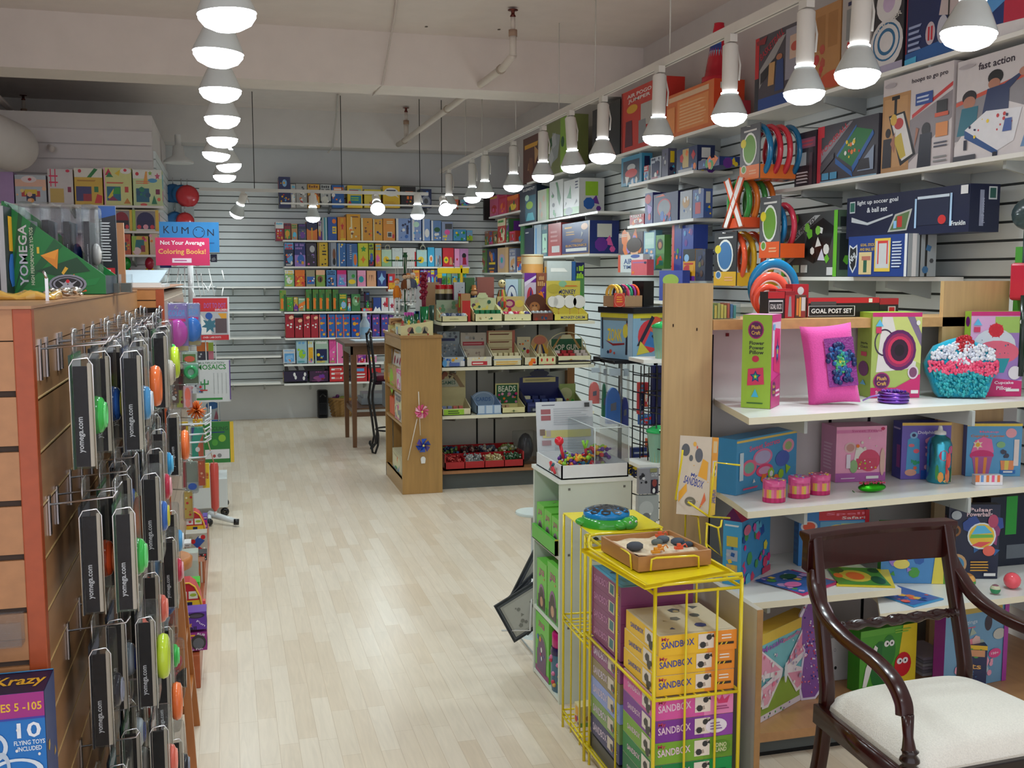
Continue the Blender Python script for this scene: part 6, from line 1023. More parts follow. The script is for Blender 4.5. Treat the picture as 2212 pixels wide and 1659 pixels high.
hg(LP,500,650,800,1210,4.9,'c8502c','orange clear bag of parts behind the silver blister','n .1 .1 .9 .9 14 .15 d86038,b03820,peach','clear'); hg(LP,628,712,900,1240,5.0,'e8c828','narrow yellow card with red lettering','T .4 .5 .9 .25 90 c83028 Smash')
hg(LP,410,550,880,1280,4.4,'7c8478','silver rimmed blister with blue round toy','r 0 0 1 .3 98a0a0;e .5 .15 .4 .12 1c58b8','clear'); hg(LP,380,480,1290,1659,4.35,'c0a048','yellow strip card in clear wrap below the silver blister','n .1 .1 .9 .9 8 .15 gold,red,cream','clear')
hg(LP,360,410,880,1230,4.8,'b84850','long red clear pack edge beside the silver blister','','clear')
t = thing('wire_basket',tuple(P(*LP(190,640),Y=4.35)),'white coated wire basket arms with curved ends hanging on the second fixture','wire rack')
for yy,yz in ((630,590),(845,800),(520,480),(370,340)):
    q0,q1,q2 = P(*LP(190,yy),Y=4.35),P(*LP(660,yz+10),Y=4.6),P(*LP(740,yz-60),Y=4.75); o_ = t.location; Mb().tube([q0-o_,q1-o_,q2-o_],.004,'d8dce0','g',6).build('wire_arm',t)
for i in range(7):
    q1,q2 = P(*LP(655,250+i*60),Y=4.62+.08*i),P(*LP(735,205+i*60),Y=4.7+.08*i); Mb().tube([q1-t.location,q2-t.location,q2-t.location+Vector((0,0,.03))],.0035,'d8dce0','g',6).build('curved_hook',t)
# gumball style cylinder hanging
q = P(*LP(790,1240),Y=5.4); t = thing('rocket_toy',tuple(q),'long red cylinder toy hanging upright on a clear string','toy'); Mb().lathe([(.005,-.12),(.02,-.1),(.022,.11),(.018,.13)],'c85048','g',14).build('cylinder',t); Mb().tube([(0,0,.13),(-.04,-.1,.32),(G2X-q.x+.001,-.1,.36)],.003,'c8b8a0','g',6).build('string',t); Mb().lathe([(.006,-.14),(.008,-.12)],'d8d8d8','g',8).build('tip',t)
# floor deck toys, nearest to farthest
def deckbox(x0,x1,y0,y1,col,lab,art,nm='toy_box',z=None,dp=.1):
    zz = .131 if z is None else z
    a = P(x0,y1,Z=zz); Y_ = a.y; c = P(x1,y0,Y=Y_); carton(nm,lab,'toy box',(a.x,Y_,zz),0,c.x-a.x,c.z-zz,dp,col,art); return c.z
L4f = lambda x,y: (340+x*.20494,1080+y*.20494)
w_ = 'e .62 .45 .34 .42 303030;e .62 .4 .25 .3 5c6068;l .1 .75 .5 .95 1 gold;T .75 .88 .35 .12 -15 e0d8e8 RUB;T .5 .08 .6 .1 5 e8e0f0 So Fun'
a0 = L4f(300,1600)
# the two ball boxes are one above the other at the near end of the deck
Yn = 3.97
def nb(x0,x1,y0,y1,col,lab,art,Y=Yn,dp=.09,nm='toy_box'):
    a = P(*L4f(x0,y1),Y=Y); c = P(*L4f(x1,y0),Y=Y); carton(nm,lab,'toy box',tuple(a),0,c.x-a.x,c.z-a.z-.001,dp,col,art)
nb(290,520,1385,1600,'8c2480','magenta and purple boxed clear putty ball, lower box',w_); nb(250,515,1170,1382,'5c309c','purple boxed ball with open round top, upper box','e .6 .8 .33 .16 241c38;e .6 .78 .25 .1 4c4458;T .25 .3 .35 .25 0 d8a030 Mag;T .4 .1 .4 .2 0 181420 ball;T .78 .35 .4 .12 -35 e0d0f0 Fun;T .2 .8 .3 .16 0 e0b848 Fun')
bus = 'p c8282c 0 .45 0 1 .6 1 .9 .45;r 0 0 .95 .42 e8c030;r .05 .48 .42 .72 e8e0e0;r .5 .48 .9 .72 e8e8d8;e .25 .6 .08 .06 d04050;e .7 .6 .15 .06 a8c040;p e8b838 .15 1 .3 1 .98 .4 .98 .2 .85 .45;r .4 .08 .65 .32 202c58'
def busbox(x0,x1,y0,y1,Y,lab):
    a = P(*L4f(x0,y1),Y=Y); c = P(*L4f(x1,y0),Y=Y); w,h = c.x-a.x,c.z-a.z
    t = thing('toy_bus',tuple(a),lab,'toy box','bus shaped boxes'); b = Mb(); b.slab([(0,0),(w,0),(w*.92,h*.45),(w*.72,h*.85),(w*.5,h),(w*.1,h),(0,h*.85)],0,.1,'c42830'); f = Face(b,(0,0,0),(1,0,0),(0,0,1),w*.92,h); f.art('r 0 0 1 .34 e8c030;r .04 .4 .42 .68 e8e0e0;r .5 .4 .9 .68 e8e8d8;e .25 .54 .08 .07 d04050;e .7 .54 .15 .06 a8c040;r .4 .06 .65 .28 202c58'); b.tube([(w*.12,-.002,h),(w*.5,-.002,h),(w*.72,-.002,h*.85),(w*.92,-.002,h*.45),(w,-.002,0)],.004,'e8b838','p',5); b.build('body',t)
busbox(215,465,865,1165,4.2,'red and yellow bus shaped toy box above the purple ball boxes'); busbox(300,500,120,350,5.55,'red and yellow bus shaped toy box further back on the deck')
nb(355,445,860,960,'40c030','small bright green box behind the nearer bus box','',Y=4.45); nb(250,425,555,860,'b4bcb0','plain pale grey carton standing on the deck','r 0 .72 1 1 c8c8c4',Y=4.75,nm='carton')
nb(415,520,560,640,'303034','small black and white patterned pack on the deck','n .1 .1 .9 .9 8 .1 white,red,grey',Y=5.0); nb(425,495,645,1010,'a8603c','thin brown wooden upright at the aisle edge of the deck','r .5 0 .7 1 c8c0b4',Y=4.9)
nb(300,520,345,560,'b8b4a8','clear bag of mixed blocks with a blue piece on the deck','p 2c54a8 .3 .5 .6 .85 .9 .6 .55 .2;n .1 .1 .9 .9 8 .1 white,red,a8a890',Y=5.3,nm='block_bag'); nb(280,350,455,500,'e0e0e0','small white carton right of the stool seat','l .2 .2 .8 .7 1 grey',Y=5.1); nb(455,505,1060,1150,'d84848','small red rounded toy beside the nearer bus box','',Y=4.35,dp=.03); nb(480,525,170,300,'6048a0','small purple pack behind the far bus box','@purple,white,hot',Y=5.7)
# wooden step stool
t = thing('wooden_stool',(-.222,3.43,0),'small honey wood step stool with round seat beside the yo-yo packs','stool')
zs = .65; b = Mb(); b.lathe([(.078,zs-.04),(.09,zs-.034),(.092,zs-.006),(.085,zs)],'b8743c','w',28); b.build('seat',t)
for sx,sy in ((1,-1),(1,1),(-1,-1),(-1,1)):
    b = Mb(); x0,y0,x1,y1 = .045*sx,.05*sy,.08*sx,.18*sy; w = .012
    b.add([(x0-w,y0-w,zs-.025),(x0+w,y0-w,zs-.025),(x0+w,y0+w,zs-.025),(x0-w,y0+w,zs-.025),(x1-w,y1-w,0),(x1+w,y1-w,0),(x1+w,y1+w,0),(x1-w,y1+w,0)],[(0,1,2,3),(7,6,5,4),(0,4,5,1),(1,5,6,2),(2,6,7,3),(3,7,4,0)],'b06c34','w'); b.build('leg',t)
for z_,in ((.18,),(.36,)):
    f_ = 1-z_/zs
    for sx in (1,-1): Mb().box((.045+.035*f_)*sx-.006,-(.05+.13*f_),z_,(.045+.035*f_)*sx+.006,.05+.13*f_,z_+.022,'b06c34','W').build('rung',t)
    for sy in (1,-1): Mb().box(-(.045+.035*f_),(.05+.13*f_)*sy-.006,z_,.045+.045*f_,(.05+.13*f_)*sy+.006,z_+.022,'b06c34','W').build('rung',t)
# =================== SPINNER RACK WITH WORKBOOKS ===================
cx,cy = -.22,6.98
t = thing('spinner_rack',(cx,cy,0),'white wire spinner rack on castors with workbooks and two header signs','display rack')
zc_ = P(425,1085,Y=cy).z; zt_ = P(425,1020,Y=cy).z
Mb().box(-.16,-.16,.06,.19,.16,.25,'d8dcda','m').build('base_box',t,bevel=.004)
for x,y in ((.17,-.14),(-.14,-.14),(.17,.14)):
    b = Mb(); b.torus((0,0,.028),.016,.012,'y','141416','g',16,8); b.tube([(0,0,.03),(0,0,.065)],.006,'666'); b.build('castor',t,(x,y,0))
ztop = P(408,520,Y=cy).z; Mb().tube([(0,0,.25),(0,0,ztop)],.018,'e0e2e0','g',12).build('pole',t)
wx = [fr(330,460,.12056)]
kf = wx[0]
wires = [((570,960),(580,1530)),((770,1020),(860,1500)),((860,1080),(925,1480)),((1000,1000),(1105,1480)),((905,1260),(1000,1400)),((1050,1240),(985,1420)),((1240,1030),(1280,1200)),((1260,1340),(1240,1480)),((300,1000),(250,1280)),((470,980),(420,1290)),((700,1350),(760,1500)),((520,1100),(465,1430))]
for q0,q1 in wires:
    a = P(*kf(*q0),Y=cy-.1)-Vector((cx,cy,0)); c = P(*kf(*q1),Y=cy-.15)-Vector((cx,cy,0)); Mb().tube([a,c],.0035,'e8e8e4','g',6).build('wire',t)
for zz in (1.48,1.33,.98,.62): Mb().tube([(.15*math.cos(a),.15*math.sin(a),zz) for a in [2*math.pi*i/16 for i in range(16)]],.004,'e4e6e4','g',6,closed=True).build('wire_ring',t)
for x0 in (-.05,.08,.14):
    for y0 in (-.16,): Mb().tube([(x0,y0,1.36),(x0+.01,y0,.5)],.0035,'e4e6e4','g',6).build('wire',t)
for xx in (355,760):
    a = P(*kf(xx+40,905),Y=cy-.12)-Vector((cx,cy,0)); Mb().tube([(a.x+.017*math.cos(q),a.y,a.z+.017*math.sin(q)) for q in [2*math.pi*i/14 for i in range(14)]],.003,'e8e8e4','g',6,closed=True).build('wire_loop',t)
def sheet(k,x0,x1,y0,y1,Y,col,lab,art,rz=0,nm='workbook',cat='book',dp=.012,right=''):
    a = K(k,x0,y1,Y=Y); c = K(k,x1,y0,Y=Y); carton(nm,lab,cat,tuple(a),rz,(c.x-a.x)/math.cos(rz),c.z-a.z,dp,col,art,side='',right=right)
sheet(kf,130,1180,170,700,cy-.02,'2c84c4','blue KUMON sign board at the top of the spinner rack','T .12 .74 .1 .24 0 101c30 K;T .26 .74 .09 .22 0 101c30 U;T .43 .72 .12 .22 0 101c30 M;o .66 .66 .1 .19 .1 101c30;e .62 .74 .01 .02 101c30;e .72 .7 .01 .02 101c30;T .86 .66 .11 .22 0 101c30 N;l .84 .28 .94 .34 1 1c5c98',rz=-.06,nm='header_sign',cat='sign',dp=.006)
sheet(kf,60,1010,450,940,cy-.16,'d02c60','pink sign reading Not Your Average Coloring Books','T .5 .8 .82 .2 0 f4ecec Not Your Average;T .49 .48 .88 .24 0 f0b860 Coloring Books!;r .3 .1 .66 .26 f0d8e4;l .34 .14 .62 .22 1 b04080',rz=-.04,nm='header_sign',cat='sign',dp=.006)
sheet(LO,505,985,135,735,cy-.2,'d8d8dc','red and white dot to dot activity book on the spinner rack','r 0 0 1 .12 cc2830;r 0 .66 .95 .97 cc2830;T .6 .8 .6 .12 0 a860a8 DOT TO DOT;T .78 .7 .35 .05 0 f0e0e0 EXPLORERS;r .0 .12 .95 .66 b8b8bc;p f0f0ec 0 .14 .5 .14 .45 .3 .2 .6 0 .6;s .45 .35 .24 .2 7 3c7488;e .43 .56 .1 .08 2858a8;p 5c4c50 .6 .16 .92 .16 .92 .5 .6 .5;p e0a030 .68 .62 .92 .62 .92 .5 .78 .5;T .5 .06 .5 .05 0 f0d8d8 OVER 1,400 DOTS;r .97 0 1 1 f0f0f0')
sheet(LO,545,1000,1005,1590,cy-.2,'d8dcdc','white MOSAICS activity book with green cactus on the spinner rack','T .45 .94 .75 .05 0 6c8c74 MULTIPLICATION;T .45 .84 .85 .12 0 2c9040 MOSAICS;r 0 .05 .75 .1 2c8c3c;p 2c8c48 .22 .3 .26 .3 .26 .55 .22 .55;r .12 .42 .36 .45 2c8c48;r .12 .42 .15 .5 2c8c48;r .33 .42 .36 .52 2c8c48;r .1 .27 .32 .3 c83838;l .5 .2 .53 .7 14 a0a8a8;l .62 .2 .65 .7 14 a0a8a8;l .74 .2 .77 .7 14 a0a8a8;l .86 .2 .89 .7 14 a0a8a8;r .97 .05 1 1 5c3c8c')
sheet(LP,640,1045,320,900,cy-.2,'2c7c34','green bicycling workbook with yellow edge on the spinner rack','T .45 .84 .75 .09 0 1c5428 CYCLING;l .2 .72 .75 .78 1 1c3c70;r .05 .1 .85 .33 dcdcdc;e .62 .6 .12 .09 88bc38;e .38 .5 .1 .08 4c9c38;e .35 .17 .05 .04 b04848;e .52 .18 .07 .05 8c8c8c;r .88 0 1 1 e0bc38')
sheet(LO,545,700,760,1010,cy-.14,'d87830','orange and dark striped book between the two white books','r 0 0 1 .5 3c3844;n .1 .1 .9 .45 4 .1 lgrey,dgrey'); sheet(LO,705,770,765,1000,cy-.12,'98b838','green and pink book edge behind the striped book','r 0 0 1 .5 c07080')
sheet(LP,690,860,60,320,cy-.12,'a8b0b4','grey comic style book with a blue cap picture on the spinner rack','e .4 .85 .5 .2 1c5c98;p 985060 .5 .1 .9 .1 .7 .6;r 0 .0 1 .06 blue'); sheet(LO,420,630,1330,1470,cy-.2,'c8ccd0','small grey card below the mosaic book','n .1 .1 .9 .9 6 .1 445,blue,red')
sheet(kf,1035,1150,740,880,cy+.15,'2c2c40','dark book showing behind the pink sign','@navy,grey'); sheet(kf,130,330,905,985,cy+.1,'20307c','navy book showing below the pink sign','')
# rack foot further along
a = P(452,1112,Y=6.66); c = P(512,1127,Z=.03); t = thing('rack_foot',(a.x,a.y,0),'white floor leg of a rack with black rubber tip','rack leg'); Mb().tube([(0,0,.06),(c.x-a.x,c.y-a.y,.03)],[.022,.016],'d8dcdc','g',10).build('leg',t); Mb().tube([(c.x-a.x-.02,c.y-a.y,.03),(c.x-a.x+.012,c.y-a.y,.028)],.019,'18181a','g',10).build('rubber_tip',t); Mb().ball((.0,-.08,.025),.024,'18181a','g').build('rubber_tip',t); Mb().tube([(0,0,.055),(0,-.07,.04)],.014,'d8dcdc','g').build('leg',t)
# =================== PARTITION SHELVES OF PRESCHOOL TOYS ===================
YP = 9.1
def pshelf(y,lab,x1=353): a = P(-60,y,Y=YP); c = P(x1,y,Y=YP); z = P(300,y,Y=YP).z; shelf(lab,[(a.x,YP),(c.x,YP),(c.x,9.4),(a.x,9.4)],z,edge='d8d4d0',group='shelves on the partition',brk=3); return z
zs4 = [pshelf(444,'top shelf on the white partition under the preschool toy boxes'),pshelf(499,'second shelf on the white partition'),pshelf(550,'third shelf on the white partition'),pshelf(586,'lowest visible shelf on the white partition')]
row('on the partition top shelf',Z1,'Y',YP+.02,1310,[(0,96,1100,'b090c0','lilac box at the left edge',''),(102,306,1120,'b8c0c8','grey blue box with garage picture','r 0 .6 1 .85 e8b8a0;e .45 .85 .25 .12 e8d8d8;e .48 .85 .06 .05 c83040;r .2 .25 .8 .45 c03838;r .3 .3 .7 .5 e0c040;r .35 .1 .65 .35 242850;e .5 .12 .1 .08 e8a050;n .05 .05 .95 .55 5 .08 e8d080,lblue,peach'),(312,478,1082,'cfc8c8','white box with red tic tac grid','r .05 .6 .4 .64 d82858;r .05 .78 .4 .82 d82858;r .1 .5 .14 1 d82858;r .28 .5 .32 1 d82858;r .08 .05 .62 .45 c8a858;r .78 .35 .92 .5 8c2048;e .8 .95 .08 .04 d83050'),(482,666,1076,'d8b040','yellow box with building toys and green bar','r 0 .75 1 1 e0dcd0;p 207c38 .45 .75 .6 .75 .85 .97 .72 1;r .05 .1 .6 .5 3c3c70;r .3 .1 .6 .3 9c2838;p d83838 .7 .05 .95 .05 .98 .25 .8 .3;l .1 .62 .8 .7 1 b88428;r .7 .35 .85 .5 2c7c48;e .2 .92 .06 .05 d03040'),(670,852,1074,'d8d890','pink and yellow tangram box','r 0 0 .05 1 e8a8c0;p c82c50 .05 .8 .3 .8 .18 .98;p 287c50 .08 .75 .35 .75 .2 .88;p e0c030 .4 .85 .55 .78 .6 .95;e .8 .92 .2 .08 e8e4e0;e .78 .94 .06 .04 d03040;r .1 .12 .6 .5 1c6c8c;p d8c838 .12 .2 .35 .45 .3 .15;p 2c9c48 .3 .3 .58 .3 .58 .48 .4 .48;p 8c2858 .12 .13 .5 .13 .3 .25;l .1 .56 .75 .64 1 d06048;r .75 .35 .88 .5 c83c38;p c88030 .7 .05 .95 .05 .83 .2'),(856,1046,1086,'c8d8a0','pale green animal shapes box','r 0 .75 1 1 e0e0d8;e .15 .88 .06 .05 d03040;p e8a048 .35 .6 .5 .6 .5 .95 .44 .95;s .6 .9 .08 .07 5 8cb848;s .85 .82 .1 .1 5 c85878;e .68 .7 .16 .06 4c98c8;l .1 .6 .6 .7 2 d88058;r .1 .1 .55 .48 14607c;n .12 .12 .52 .45 5 .1 20805c,1c5070;r .78 .32 .92 .46 7c1c48;p 187850 .62 .05 .82 .05 .72 .3;e .88 .18 .06 .05 e07050;e .35 .03 .12 .04 e05850')],group='preschool toy boxes on the partition',z=zs4[0],depth=.22)
SSr = fr(230,330,.17475)
def dome(x0,x1,yb,yt,c1,c2,lab):
    a = K(SSr,x0,yb,Y=YP+.03); c = K(SSr,x1,yt,Y=YP+.03); w = c.x-a.x; z = zs4[1]; h = c.z-z
    carton('toy_box',lab,'toy box',(a.x,YP+.03,z),0,w,h,.2,'d8d0a8','r 0 0 .12 1 a8c048;r .88 0 1 1 e0b838;r .12 .05 .88 .95 8c8484;e .5 .5 .34 .4 %s;r .16 .1 .84 .5 %s;e .25 .2 .08 .1 d83040;e .75 .2 .08 .1 d83040;e .5 .2 .1 .12 e8a0b0;r .15 0 .85 .1 e0dccc' % (c1,c2),group='dome toy boxes on the partition')
dome(60,312,950,705,'8c1028','1c1020','toy box with red dome window on the second partition shelf'); dome(325,640,955,710,'1c1450','181048','toy box with navy dome window on the second partition shelf')
row('on the third partition shelf',SSr,'Y',YP+.03,1245,[(180,308,1005,'c85830','orange red toy box','r .1 .2 .6 .6 245058;n .5 .1 .9 .9 5 .15 gold,red,lime'),(318,528,1030,'d0b048','yellow and teal toy box','r .2 .2 .75 .8 1c6c78;e .3 .2 .25 .2 e8c8c8;r .55 .15 .8 .5 8c2438;p 98bc48 0 .2 .15 .2 .3 1 0 1;n .7 .6 .95 .95 3 .1 red,pink'),(540,640,1000,'d8c0a8','cream and pink toy box','n .1 .1 .9 .9 7 .2 lpink,orange,peach')],z=zs4[2],depth=.2)
for x,yt_,yb_,c_,c2,lab in ((250,1290,1440,'1c9430','c04030','green rounded wooden figure on the lowest partition shelf'),(535,1290,1440,'a81c38','e0b830','crimson egg shaped toy on yellow feet on the lowest partition shelf')):
    a = K(SSr,x,yb_,Y=YP+.1); h = K(SSr,x,yt_,Y=YP+.1).z-zs4[3]; t = thing('egg_toy',(a.x,YP+.1,zs4[3]),lab,'toy'); Mb().ball((0,0,h*.55),h*.45,c_,'g',18,(.7,.6,1)).build('body',t); Mb().ball((-h*.2,-.01,h*.1),h*.1,c2,'g',10).ball((h*.2,-.01,h*.1),h*.1,c2,'g',10).build('feet',t)
# =================== RIGHT FOREGROUND GONDOLA ===================
g = thing('display_gondola',(1.54,2.85,0),'large display gondola at the right with beech end posts, cream shelves and craft toys','shelf unit')
def L(v): return (v[0]-1.54,v[1]-2.85)
BKY = 3.44
Mb().box(0,.03,0,1.52,BKY-2.85,.06,'5c615f','m').box(0,.028,0,1.52,.03,.012,'161616','m').build('base',g)
Mb().box(0,.0,.06,1.52,BKY-2.85,.09,'b98a5c','W').build('bottom_deck',g)
ztp = P(1600,690,Y=3.32).z
b = Mb(); b.box(.1,BKY-2.85,.09,1.52,BKY-2.85+.02,ztp-.02,'cdc8c4','l')
for x in (.16,.66,.83,1.22): b.box(x,BKY-2.85-.003,.1,x+.011,BKY-2.85,ztp-.06,'15141a','m')
for x,z in ((.22,1.33),(.3,.9)): b.box(x,BKY-2.85-.004,z,x+.012,BKY-2.85,z+.012,'7c2c30','m')
b.build('back_panel',g)
a = P(1437,612,Y=3.3); c = P(1541,612,Y=3.3)
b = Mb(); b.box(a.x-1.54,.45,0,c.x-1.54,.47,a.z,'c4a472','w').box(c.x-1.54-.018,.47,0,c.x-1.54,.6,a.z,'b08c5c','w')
for dx,zz in ((.03,1.375),(.12,1.36)): b.box(a.x-1.54+dx,.4485,zz,a.x-1.54+dx+.004,.45,zz+.01,'3c2c20','m')
b.build('end_post',g)
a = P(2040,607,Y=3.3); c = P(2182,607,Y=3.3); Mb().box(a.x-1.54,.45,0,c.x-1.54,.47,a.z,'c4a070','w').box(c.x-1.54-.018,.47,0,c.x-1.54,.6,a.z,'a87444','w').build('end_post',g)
Mb().box(.1,.45,ztp-.035,1.53,.74,ztp,'c89a64','W').build('top_board',g)
def gshelf(q,z,t=.022):
    b = Mb(); p = [L(v) for v in q]; n = len(p); v = [(x,y,z-t) for x,y in p]+[(x,y,z) for x,y in p]
    b.add(v,[tuple(range(n-1,-1,-1)),tuple(range(n,2*n))]+[(i,(i+1) % n,n+(i+1) % n,n+i) for i in range(n)],['dcd8cc','e6e6e2']+['e8e0c4']*n,'l'); b.build('shelf',g)
def pt(x,y,z): return tuple(P(x,y,Z=z))[:2]
s1,s2,s3,s4 = 1.103,.793,.498,.452
gshelf([pt(1618,903,s1),(3.04,3.10),(3.04,BKY),(1.72,BKY),pt(1544,863,s1)],s1)
gshelf([pt(1615,1106,s2),(3.04,3.075),(3.04,BKY),(1.68,BKY),pt(1582,1082,s2)],s2)
gshelf([pt(1605,1305,s3),pt(1947,1271,s3),(2.24,BKY),(1.66,BKY)],s3)
gshelf([(2.03,2.84),(3.04,2.9),(3.04,BKY),(2.27,BKY),(2.13,3.0)],s4)
for x,z in ((1.84,s1),(2.5,s1),(1.85,s2),(2.5,s2),(1.72,s3),(2.15,s3),(2.62,s4)):
    Mb().box(x-1.54,.17,z-.075,x-1.54+.012,.58,z-.022,'b8bcb8','m').build('bracket',g)
def onz(k,pl,pc,pr,ztop,z,col,scol,art,side,label,name='toy_box',cat='toy box',depth=None,side_is='left',top=None,tcol=None,tilt=0):
    """box seen corner-on: pl, pc, pr pixel feet of its left, near and right bottom corners; art on the wider face"""
    A_ = K(k,*pl,Z=z); C_ = K(k,*pc,Z=z); B_ = K(k,*pr,Z=z)
    hh = K(k,pc[0],ztop,Y=C_.y).z-z
    if side_is == 'left':
        w = (B_-C_).length; ang = math.atan2(B_.y-C_.y,B_.x-C_.x); d = depth or (A_-C_).length
        return carton(name,label,cat,tuple(C_),ang,w,hh,d,col,art,side=side,scol=scol,right='',top=top,tcol=tcol,tilt=tilt)
    w = (C_-A_).length; ang = math.atan2(C_.y-A_.y,C_.x-A_.x); d = depth or (B_-C_).length
    return carton(name,label,cat,tuple(A_),ang,w,hh,d,col,art,side='',scol=scol,right=side,top=top,tcol=tcol,tilt=tilt)
PC = 'e %s .9 %s .075 8c2c6c;e %s .9 %s .06 6c1c5c;'
def plush(cx,cy,r,a=1): return 'e %.2f %.2f %.2f %.3f a8286c;e %.2f %.2f %.2f %.3f 5c1c54;t %.2f %.2f %.2f %.3f e8b850 Plush;t %.2f %.2f %.2f %.3f e8b850 Craft;' % (cx,cy,r,r*a,cx,cy,r*.86,r*a*.86,cx,cy+r*a*.3,r*1.1,r*a*.42,cx,cy-r*a*.3,r*1.1,r*a*.42)
flw = 's %s %s %s %s 5 203c9c;s %s %s %s %s 5 2c9c8c;e %s %s %s %s e8d030;'
z1 = s1+.001
onz(I,(228,745),(432,757),(600,690),100,z1,'9cc03c','d8388c',plush(.46,.84,.27,.36)+'t .5 .7 .5 .04 2c2430 Flower;t .5 .65 .5 .04 2c2430 Power;t .5 .6 .48 .04 2c2430 Pillow;e .47 .53 .12 .035 c8304c;p d83c60 .2 .24 .78 .26 .74 .44 .22 .42;s .48 .34 .2 .07 5 283080;s .48 .34 .12 .045 5 2c9c6c;e .48 .34 .04 .015 e0d030;p 48b8d8 .35 .12 .6 .12 .48 .21;l .2 .04 .8 .07 1 3c6c30','r 0 .94 1 1 c83080;r .05 .55 .95 .92 d8c8dc;p d8306c .25 .4 .95 .35 .9 .84 .3 .86;s .62 .6 .2 .17 5 20285c;s .62 .6 .14 .1 5 2c78b8;e .62 .6 .06 .03 e8c030;p c02c78 0 0 1 0 1 .35 0 .28;'+plush(.3,.2,.24,.38)+'l .5 .1 .95 .2 2 e8d0dc;r .1 .84 .3 .9 5cb8e0','green and pink craft box with a flower pillow picture on the top craft shelf',side_is='right',top='r 0 0 1 1 e8a0c8',depth=.13)
onz(I,(1068,652),(1132,680),(1476,677),82,z1,'a8bc60','9cc03c','r 0 .95 1 1 c82c74;p dcd8d0 .1 .3 .9 .35 .95 .75 .5 .95 .2 .95;p c8d078 .6 .5 1 .4 1 .95 .4 .95;p 7c6c88 .7 .95 1 .6 1 .75 .85 .95;o .25 .65 .2 .16 .12 3c2c44;e .56 .56 .34 .24 5c1c5c;e .56 .56 .29 .2 982458;e .56 .56 .24 .165 d03058;e .56 .56 .18 .13 30102c;e .56 .56 .1 .07 180818;p c8286c 0 0 1 0 1 .28 .5 .12 0 .12;'+plush(.22,.2,.17,.6)+'e .85 .3 .11 .08 d8c8d0;e .85 .3 .08 .06 7c4868;r .82 .05 .97 .09 white;p 5cb8e0 .06 .84 .22 .84 .14 .92;r .07 .76 .18 .83 d03860;e .92 .88 .04 .03 white;T .3 .06 .4 .05 0 f0d8e4 Style Clutch',plush(.5,.87,.3,.2)+'t .5 .63 .5 .03 2c3c20 Style;t .5 .59 .5 .03 2c3c20 Clutch;r .3 .48 .7 .53 d03860;e .5 .33 .35 .09 70206c;p 5cb8e0 .3 .14 .7 .14 .5 .2','pale green craft box with purple round clutch picture on the top craft shelf')
onz(I,(1785,660),(1818,670),(2190,668),75,z1,'d8a8d0','9cc03c','r 0 .95 1 1 c82c74;p a0c060 .45 .7 1 .7 1 .94 .45 .94;p 9c78b8 .3 .1 1 .2 1 .75 .6 .75;p c8286c 0 0 1 0 1 .18 .4 .22 0 .1;e .45 .6 .4 .2 d0d4dc;e .5 .52 .42 .14 e0647c;p 20909c .25 .45 .75 .45 .65 .28 .32 .28;e .47 .78 .14 .08 d02838;s .47 .78 .16 .1 7 c81c30;n .2 .5 .8 .68 8 .02 20909c,navy,gold;T .66 .16 .36 .045 0 f4e4ec Cupcake;T .66 .1 .28 .045 0 f4e4ec Pillow;r .7 .06 .95 .09 white;e .85 .28 .12 .08 e0d8dc;p 5cb8e0 .04 .84 .2 .84 .12 .92;r .05 .76 .17 .82 d03860;e .94 .88 .04 .03 white','r 0 0 1 1 9cc03c;e .5 .88 .35 .06 70206c','pink craft box with cupcake pillow picture at the right of the top craft shelf')
# pillows
def pillow(k,foot,xr,ytop,label,build,yaw=0,lean=12,z=z1):
    a = K(k,*foot,Z=z); t = thing('pillow',tuple(a),label,'pillow',rz=yaw); w = K(k,xr,foot[1],Y=a.y).x-K(k,2*foot[0]-xr,foot[1],Y=a.y).x; h = K(k,foot[0],ytop,Y=a.y).z-z; build(t,abs(w),h,lean); return t
def cushion(w,h,th,col,m='f',n=14,pw=.35):
    b = Mb(); V = []; F_ = []
    for sgn in (-1,1):
        o = len(V)
        for i in range(n+1):
            for j in range(n+1):
                u = -1+2*i/n; v = -1+2*j/n; e = max(0,(1-u**4)*(1-v**4)); pin = 1-.05*(1-abs(u))*abs(v)**2-.05*(1-abs(v))*abs(u)**2
                V.append((u*w/2*(1-.07*(1-v*v)*u*u*0-.05*(1-abs(v)**2)),sgn*th/2*(e**pw),h/2+v*h/2*(1-.05*(1-u*u))))
        F_ += [tuple(([o+i*(n+1)+j,o+(i+1)*(n+1)+j,o+(i+1)*(n+1)+j+1,o+i*(n+1)+j+1])[::(1 if sgn < 0 else -1)]) for i in range(n) for j in range(n)]
    b.add(V,F_,col,m,True); return b
def bp1(t,w,h,lean):
    R_ = Matrix.Rotation(math.radians(-lean),4,'X')@Matrix.Rotation(math.radians(-5),4,'Y')
    b = cushion(w,h,.085,'e45aa8'); b.v = [R_@v for v in b.v]; b.build('body',t)
    b = Mb(); b.x = R_@Matrix.Translation((.018,-.0462,0)); f = Face(b,(-w*.24,0,h*.2),(1,0,0),(0,0,1),w*.56,h*.6,'F'); f.art('r 0 0 1 1 8c2488'); 
    rr = random.Random(3)
    for cl,n_,r0,r1,sz in (('182868',34,.2,.46,.010),('1c5ca0',30,.15,.4,.010),('2c9c9c',26,.1,.3,.009),('50b870',20,.04,.2,.009),('e8d830',12,0,.09,.008)):
        for i in range(n_):
            pa_ = 2*math.pi*(i % 5)/5+.3+rr.gauss(0,.22); q = rr.uniform(r0,r1); b.ball((-w*.24+w*.56*(.5+q*math.cos(pa_)),-.003,h*.2+h*.6*(.5+q*math.sin(pa_))),sz,cl,'F',6,(1,.6,1))
    b.build('flower_patch',t,label='purple tinsel patch with blue green flower')
pillow(I,(885,725),1045,155,'pink plush pillow with a blue and green tinsel flower on the top craft shelf',bp1,yaw=-.28)
